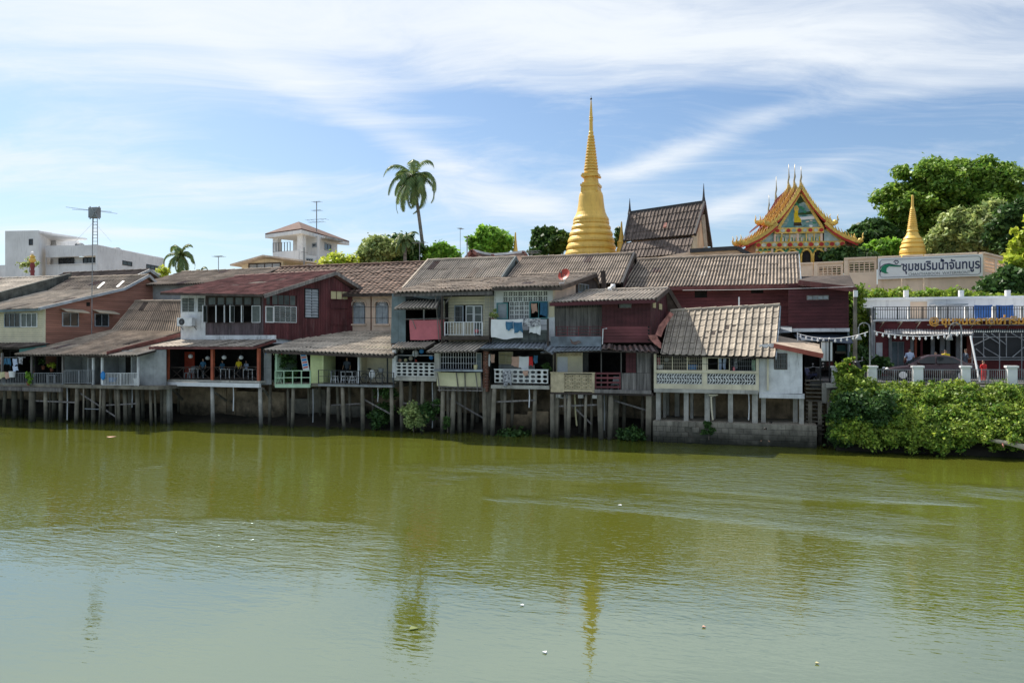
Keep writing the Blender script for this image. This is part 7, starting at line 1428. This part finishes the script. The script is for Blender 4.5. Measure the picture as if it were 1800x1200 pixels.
def motorbike(u, v, z, rz, label, m='black'):
    t = thing('motorcycle', label, 'motorcycle', (u, v, z), 'motorcycles parked near the fence', rz, True)
    for x in (-.62, .62):
        mb = MB(); mb.tube([(x+.27*cos(a), 0, .28+.27*sin(a)) for a in [k*pi/8 for k in range(17)]], .05, 6, False); o = part('wheel', mb, M['tyre'], t, smooth=True); s = MB()
        for k in range(4): s.bar((x+.25*cos(k*pi/4), 0, .28+.25*sin(k*pi/4)), (x-.25*cos(k*pi/4), 0, .28-.25*sin(k*pi/4)), .015)
        part('spokes', s, M['metalg'], o)
    part('body', MB().prism([(-.75,-.11,.62),(-.2,-.13,.38),(.2,-.13,.35),(.42,-.1,.75),(.52,-.08,.95),(.4,-.08,.98),(.2,-.12,.55),(-.1,-.13,.62),(-.75,-.1,.74)], (0,.24,0)), M[m], t); part('seat', MB().hexa([(-.75,-.13,.72),(-.05,-.13,.66),(-.05,.13,.66),(-.75,.13,.72)], [(-.75,-.11,.82),(-.05,-.11,.76),(-.05,.11,.76),(-.75,.11,.82)]), M['black'], t)
    part('fork', MB().bar((.62,0,.28), (.42,0,1.0), .06), M['metalg'], t); part('handlebar', MB().tube([(.35,-.34,1.06),(.42,-.1,1.0),(.42,.1,1.0),(.35,.34,1.06)], .02, 6), M['metalg'], t); part('headlight', MB().ball((.52,0,.92), .09, 8, 6), M['metalw'], t); part('mirror', MB().ball((.36,-.3,1.22), .06, 8, 5, (.4,1,.7)).bar((.37,-.28,1.06),(.36,-.3,1.2),.012), M['metalg'], t); part('exhaust', MB().tube([(.1,-.16,.3),(-.7,-.18,.36)], [.03,.05], 7), M['metalg'], t)
motorbike(U(1424,3.6), 3.6, 3.0, 1.9, 'purple dark motorcycle nearest the white side room', 'navy'); motorbike(U(1434,4.6), 4.6, 3.0, 1.2, 'dark motorcycle behind the first one by the steps'); motorbike(U(1518,4.0), 4.0, zs_, 2.3, 'black motorcycle parked right of the light box behind the shrubs'); motorbike(U(1489,3.4), 3.4, zs_, 1.3, 'red motorcycle seen through the first fence panel', 'redc')
bi = thing('bicycle', 'old bicycle with a basket leaning against the white wall of the lean-to', 'bicycle', P(660, 672, .1)); z0 = zc+.33; ub = U(668,.1)
for x in (0, -1.05):
    mb = MB().tube([(ub+x+.31*cos(a), .1, z0+.31*sin(a)) for a in [k*pi/9 for k in range(19)]], .022, 6, False); o = part('wheel', mb, M['tyre'], bi); s = MB()
    for k in range(6): s.bar((ub+x+.3*cos(k*pi/6), .1, z0+.3*sin(k*pi/6)), (ub+x-.3*cos(k*pi/6), .1, z0-.3*sin(k*pi/6)), .006)
    part('spokes', s, M['metalg'], o)
q = lambda x, z: V3(ub+x, .1, z0+z); part('frame', MB().bar(q(0,0), q(-.15,.55), .03).bar(q(-.15,.55), q(-.7,.45), .03).bar(q(-.17,.5), q(-.6,-.02), .03).bar(q(-.6,-.02), q(-.72,.55), .03).bar(q(-.6,-.02), q(-1.05,0), .025).bar(q(-1.05,0), q(-.7,.42), .025), M['metald'], bi)
part('saddle', MB().ball(q(-.74,.6), .12, 8, 5, (1.2,.7,.4)), M['black'], bi); part('handlebar', MB().tube([q(-.02,.7)+V3(0,-.25,0), q(-.12,.66), q(-.02,.7)+V3(0,.25,0)], .015, 5), M['metalg'], bi); part('basket', MB().lathe(q(.08,.38), [(.13,0),(.19,.26)], 8), M['metalg'], bi); solo('grey_bag', MB().ball(P(654,658,-.1), .24, 10, 7, (.9,.6,1.25)), M['whitec'], 'crumpled pale sack leaning on the bicycle', 'sack', smooth=True)
# ================================================================ SMALL THINGS on the decks
def stool(px, v, z, label, m='wplastic', h=.46):
    t = thing('stool', label, 'stool', (U(px,v), v, z), 'white stools under the lean-to', 0, True); part('seat', MB().box(-.17,.17,-.17,.17,h-.04,h), M[m], t)
    for x in (-1, 1):
        for y in (-1, 1): part('leg', MB().bar((x*.18,y*.18,0), (x*.13,y*.13,h-.04), .04), M[m], t)
    part('crossbar', MB().box(-.16,.16,-.17,-.14,.2,.23).box(-.16,.16,.14,.17,.2,.23), M[m], t)
for i, px in enumerate((568, 588, 606, 621)): stool(px, .1, zc, ('leftmost white stool of the four behind the thin black railing','second white stool from the left behind the thin black railing','third white stool from the left behind the thin black railing','rightmost white stool of the four behind the thin black railing')[i])
def table(px, v, z, label, w_=.9, h=.72):
    t = thing('table', label, 'table', (U(px,v), v, z), None, 0, True); part('tabletop', MB().box(-w_/2,w_/2,-.3,.3,h-.03,h), M['wplastic'], t)
    for x in (-1, 1):
        for y in (-1, 1): part('leg', MB().box(x*(w_/2-.05)-.02, x*(w_/2-.05)+.02, y*.26-.02, y*.26+.02, 0, h-.03), M['wplastic'], t)
table(576, .9, zc, 'white table behind the two left stools'); table(613, .9, zc, 'white table behind the two right stools'); table(95, -1.3, zd, 'small pale table on the veranda left of the grey wall', .8, .55)
def chair(px, v, z, label, m='wplastic'):
    t = thing('plastic_chair', label, 'chair', (U(px,v), v, z), None, R(-.4,.4), True); part('seat', MB().box(-.22,.22,-.2,.22,.4,.44), M[m], t); part('backrest', MB().hexa([(-.22,.2,.44),(.22,.2,.44),(.22,.24,.44),(-.22,.24,.44)], [(-.2,.3,.85),(.2,.3,.85),(.2,.33,.85),(-.2,.33,.85)]), M[m], t)
    for x in (-1, 1):
        for y in (-1, 1): part('leg', MB().bar((x*.22,y*.22,0), (x*.19,y*.18,.4), .045), M[m], t)
chair(1041, .3, zg, 'white plastic chair in the dark doorway above the tan lattice', 'greyw'); chair(332, .0, za, 'grey chair by the left end of the red veranda', 'greyw'); chair(339, .4, za, 'second grey chair beside the red wall', 'greyw'); chair(1082, .3, zg, 'pale chair behind the maroon rail boards', 'greyw')
for px in (305, 345, 400, 440): table(px, .5, za, {305:'dark low table under the red wall',345:'table left of the middle orange post',400:'table just right of the middle orange post',440:'table near the right orange post'}[px], .8, .7)
def bucket(px, py, v, r, h, m, label, name='bucket', cat='bucket'): c = P(px, py, v); solo(name, MB().lathe(c, [(r*.78,0),(r,h),(r*1.05,h),(r*.95,h-.02)], 14), M[m], label, cat, smooth=False)
bucket(21.5, 663, -2.9, .22, .42, 'wplastic', 'pale green bucket hanging on the far left railing'); bucket(198, 671, -1.6, .28, .3, 'bplastic', 'blue tub behind the white veranda railing', 'washtub', 'tub'); bucket(240, 678, -2.3, .2, .5, 'wplastic', 'white bucket at the right end of the white veranda railing')
bucket(1217, 650, .1, .3, .28, 'bplastic', 'blue basin on the sill behind the barred window', 'basin', 'basin'); bucket(1160, 648, .1, .2, .22, 'wplastic', 'white tub low behind the left barred window', 'basin', 'basin'); bucket(836, 650, -.6, .12, .3, 'curtain', 'small yellow green bottle on the counter', 'bottle', 'bottle')
solo('blue_bag', MB().ball(P(181,660,-2.7), .2, 10, 8, (.85,.6,1.5)), M['bplastic'], 'bright blue bag tied to the post of the white railing', 'bag', smooth=True); solo('pink_ball', MB().ball(P(838,582,-.3), .13, 10, 7), M['pinkc'], 'pink ball on the white balcony railing', 'ball', smooth=True)
for i, (a, b, c_, d_, m_, l_) in enumerate(((0,628,3,640,'peach','peach shirt at the frame edge on the far left washing line'),(4,629,11,641,'bluec','navy shirt on the far left washing line'),(12,629,18,641,'bluec','blue shorts on the far left washing line'),(22,630,30,642,'lightblue','pale blue shirt on the far left washing line'),(32,627,39,639,'stripec','pink and white towel by the veranda post'),(22,643,31,652,'lightblue','lilac cloth bunched on the far left railing'),(-3,653,8,664,'curtain','yellow orange cloth draped on the far left railing'),(8,653,16,664,'peach','brown orange cloth next to the bucket on the railing'))): hangcloth(a, b, c_, d_, -2.4 if b < 640 else -2.85, m_, l_, folds=1)
part('washing_line', MB().tube([P(-20,628,-2.4), P(45,628,-2.4)], .008, 4), M['whitep'], hA)
bn = thing('banner', 'tall white and blue lettered banner hanging at the right of the mint balcony', 'banner', P(536, 651, -.1)); a, b, c_, d_ = P(527,620,-.2), P(538,620,-.2), P(544,650,-.2), P(533,652,-.2)
part('cloth', MB().prism([a,b,c_,d_], (0,.02,0)), M['whitec'], bn)
for i in range(6):
    t = .12+i*.14; p, q = lerp(a,d_,t)+V3(.06,-.02,0), lerp(b,c_,t)+V3(-.06,-.02,0); part('printed_band', MB().bar(p, q, .01, .075 if i % 2 else .14), M['bplastic' if i % 2 == 0 else 'redc'], bn)
bt = thing('bunting', 'string of small coloured flags under the eave above the mint balcony', 'bunting', P(505,620,-.5)); part('string', MB().bar(P(462,617,-.5), P(548,618,-.5), .012), M['whitep'], bt)
for i in range(12): px = 465+i*7; part('flag', MB().prism([P(px,617,-.5), P(px+4,617.1,-.5), P(px+2,623+R(-1,1),-.5)], (0,.01,0)), M[('bplastic','green','curtain','whitec','redc','teal')[i%6]], bt)
for i, (px, py, r, m_, l_) in enumerate(((706,617,.14,'metalg','steel pot on the left kitchen shelf'),(730,621,.22,'wplastic','round white fan hanging in the shack kitchen'),(741,617,.16,'bplastic','blue basin hanging high in the shack kitchen'),(758,628,.15,'bplastic','blue crate like basin on the right of the shack kitchen'),(703,633,.12,'peach','row of orange jars on the block balustrade, left end'),(713,633,.12,'curtain','yellow jar on the block balustrade'),(722,630,.14,'woodp','round wooden tray leaning on the block balustrade'),(731,634,.1,'rplastic','red pot on the block balustrade'),(813,614,.1,'rplastic','small red pot behind the kitchen bars'),(1210,632,.12,'curtain','yellow bag hanging behind the barred window'),(1172,632,.13,'greyw','grey pan hung behind the left barred window'))):
    solo('kitchen_pot', MB().ball(P(px,py,.35 if px < 1000 else .3), r, 10, 7, (1,.6,1)), M[m_], l_, 'pot', 'kitchen things in the verandas', smooth=True)
for a, b, c_, d_, m_, l_ in ((1263,629,1268,652,'lightblue','long pale blue cloth hanging behind the right balustrade, left one'),(1271,629,1276,648,'lightblue','pale blue cloth right of the longer one behind the balustrade'),(1291,628,1296,648,'stripec','patterned cloth hanging behind the right bars'),(1322,632,1328,652,'green','pale green cloth hanging at the right end of the bars'),(1155,628,1160,645,'pinkc','faded pink cloth at the left end behind the bars')): hangcloth(a, b, c_, d_, .1, m_, l_, folds=1)
solo('pink_plastic_bottle', MB().lathe(P(1290,652,-.35), [(.05,0),(.06,.16),(.03,.22)], 8), M['pinkc'], 'small pink bottle on the cream sill', 'bottle')
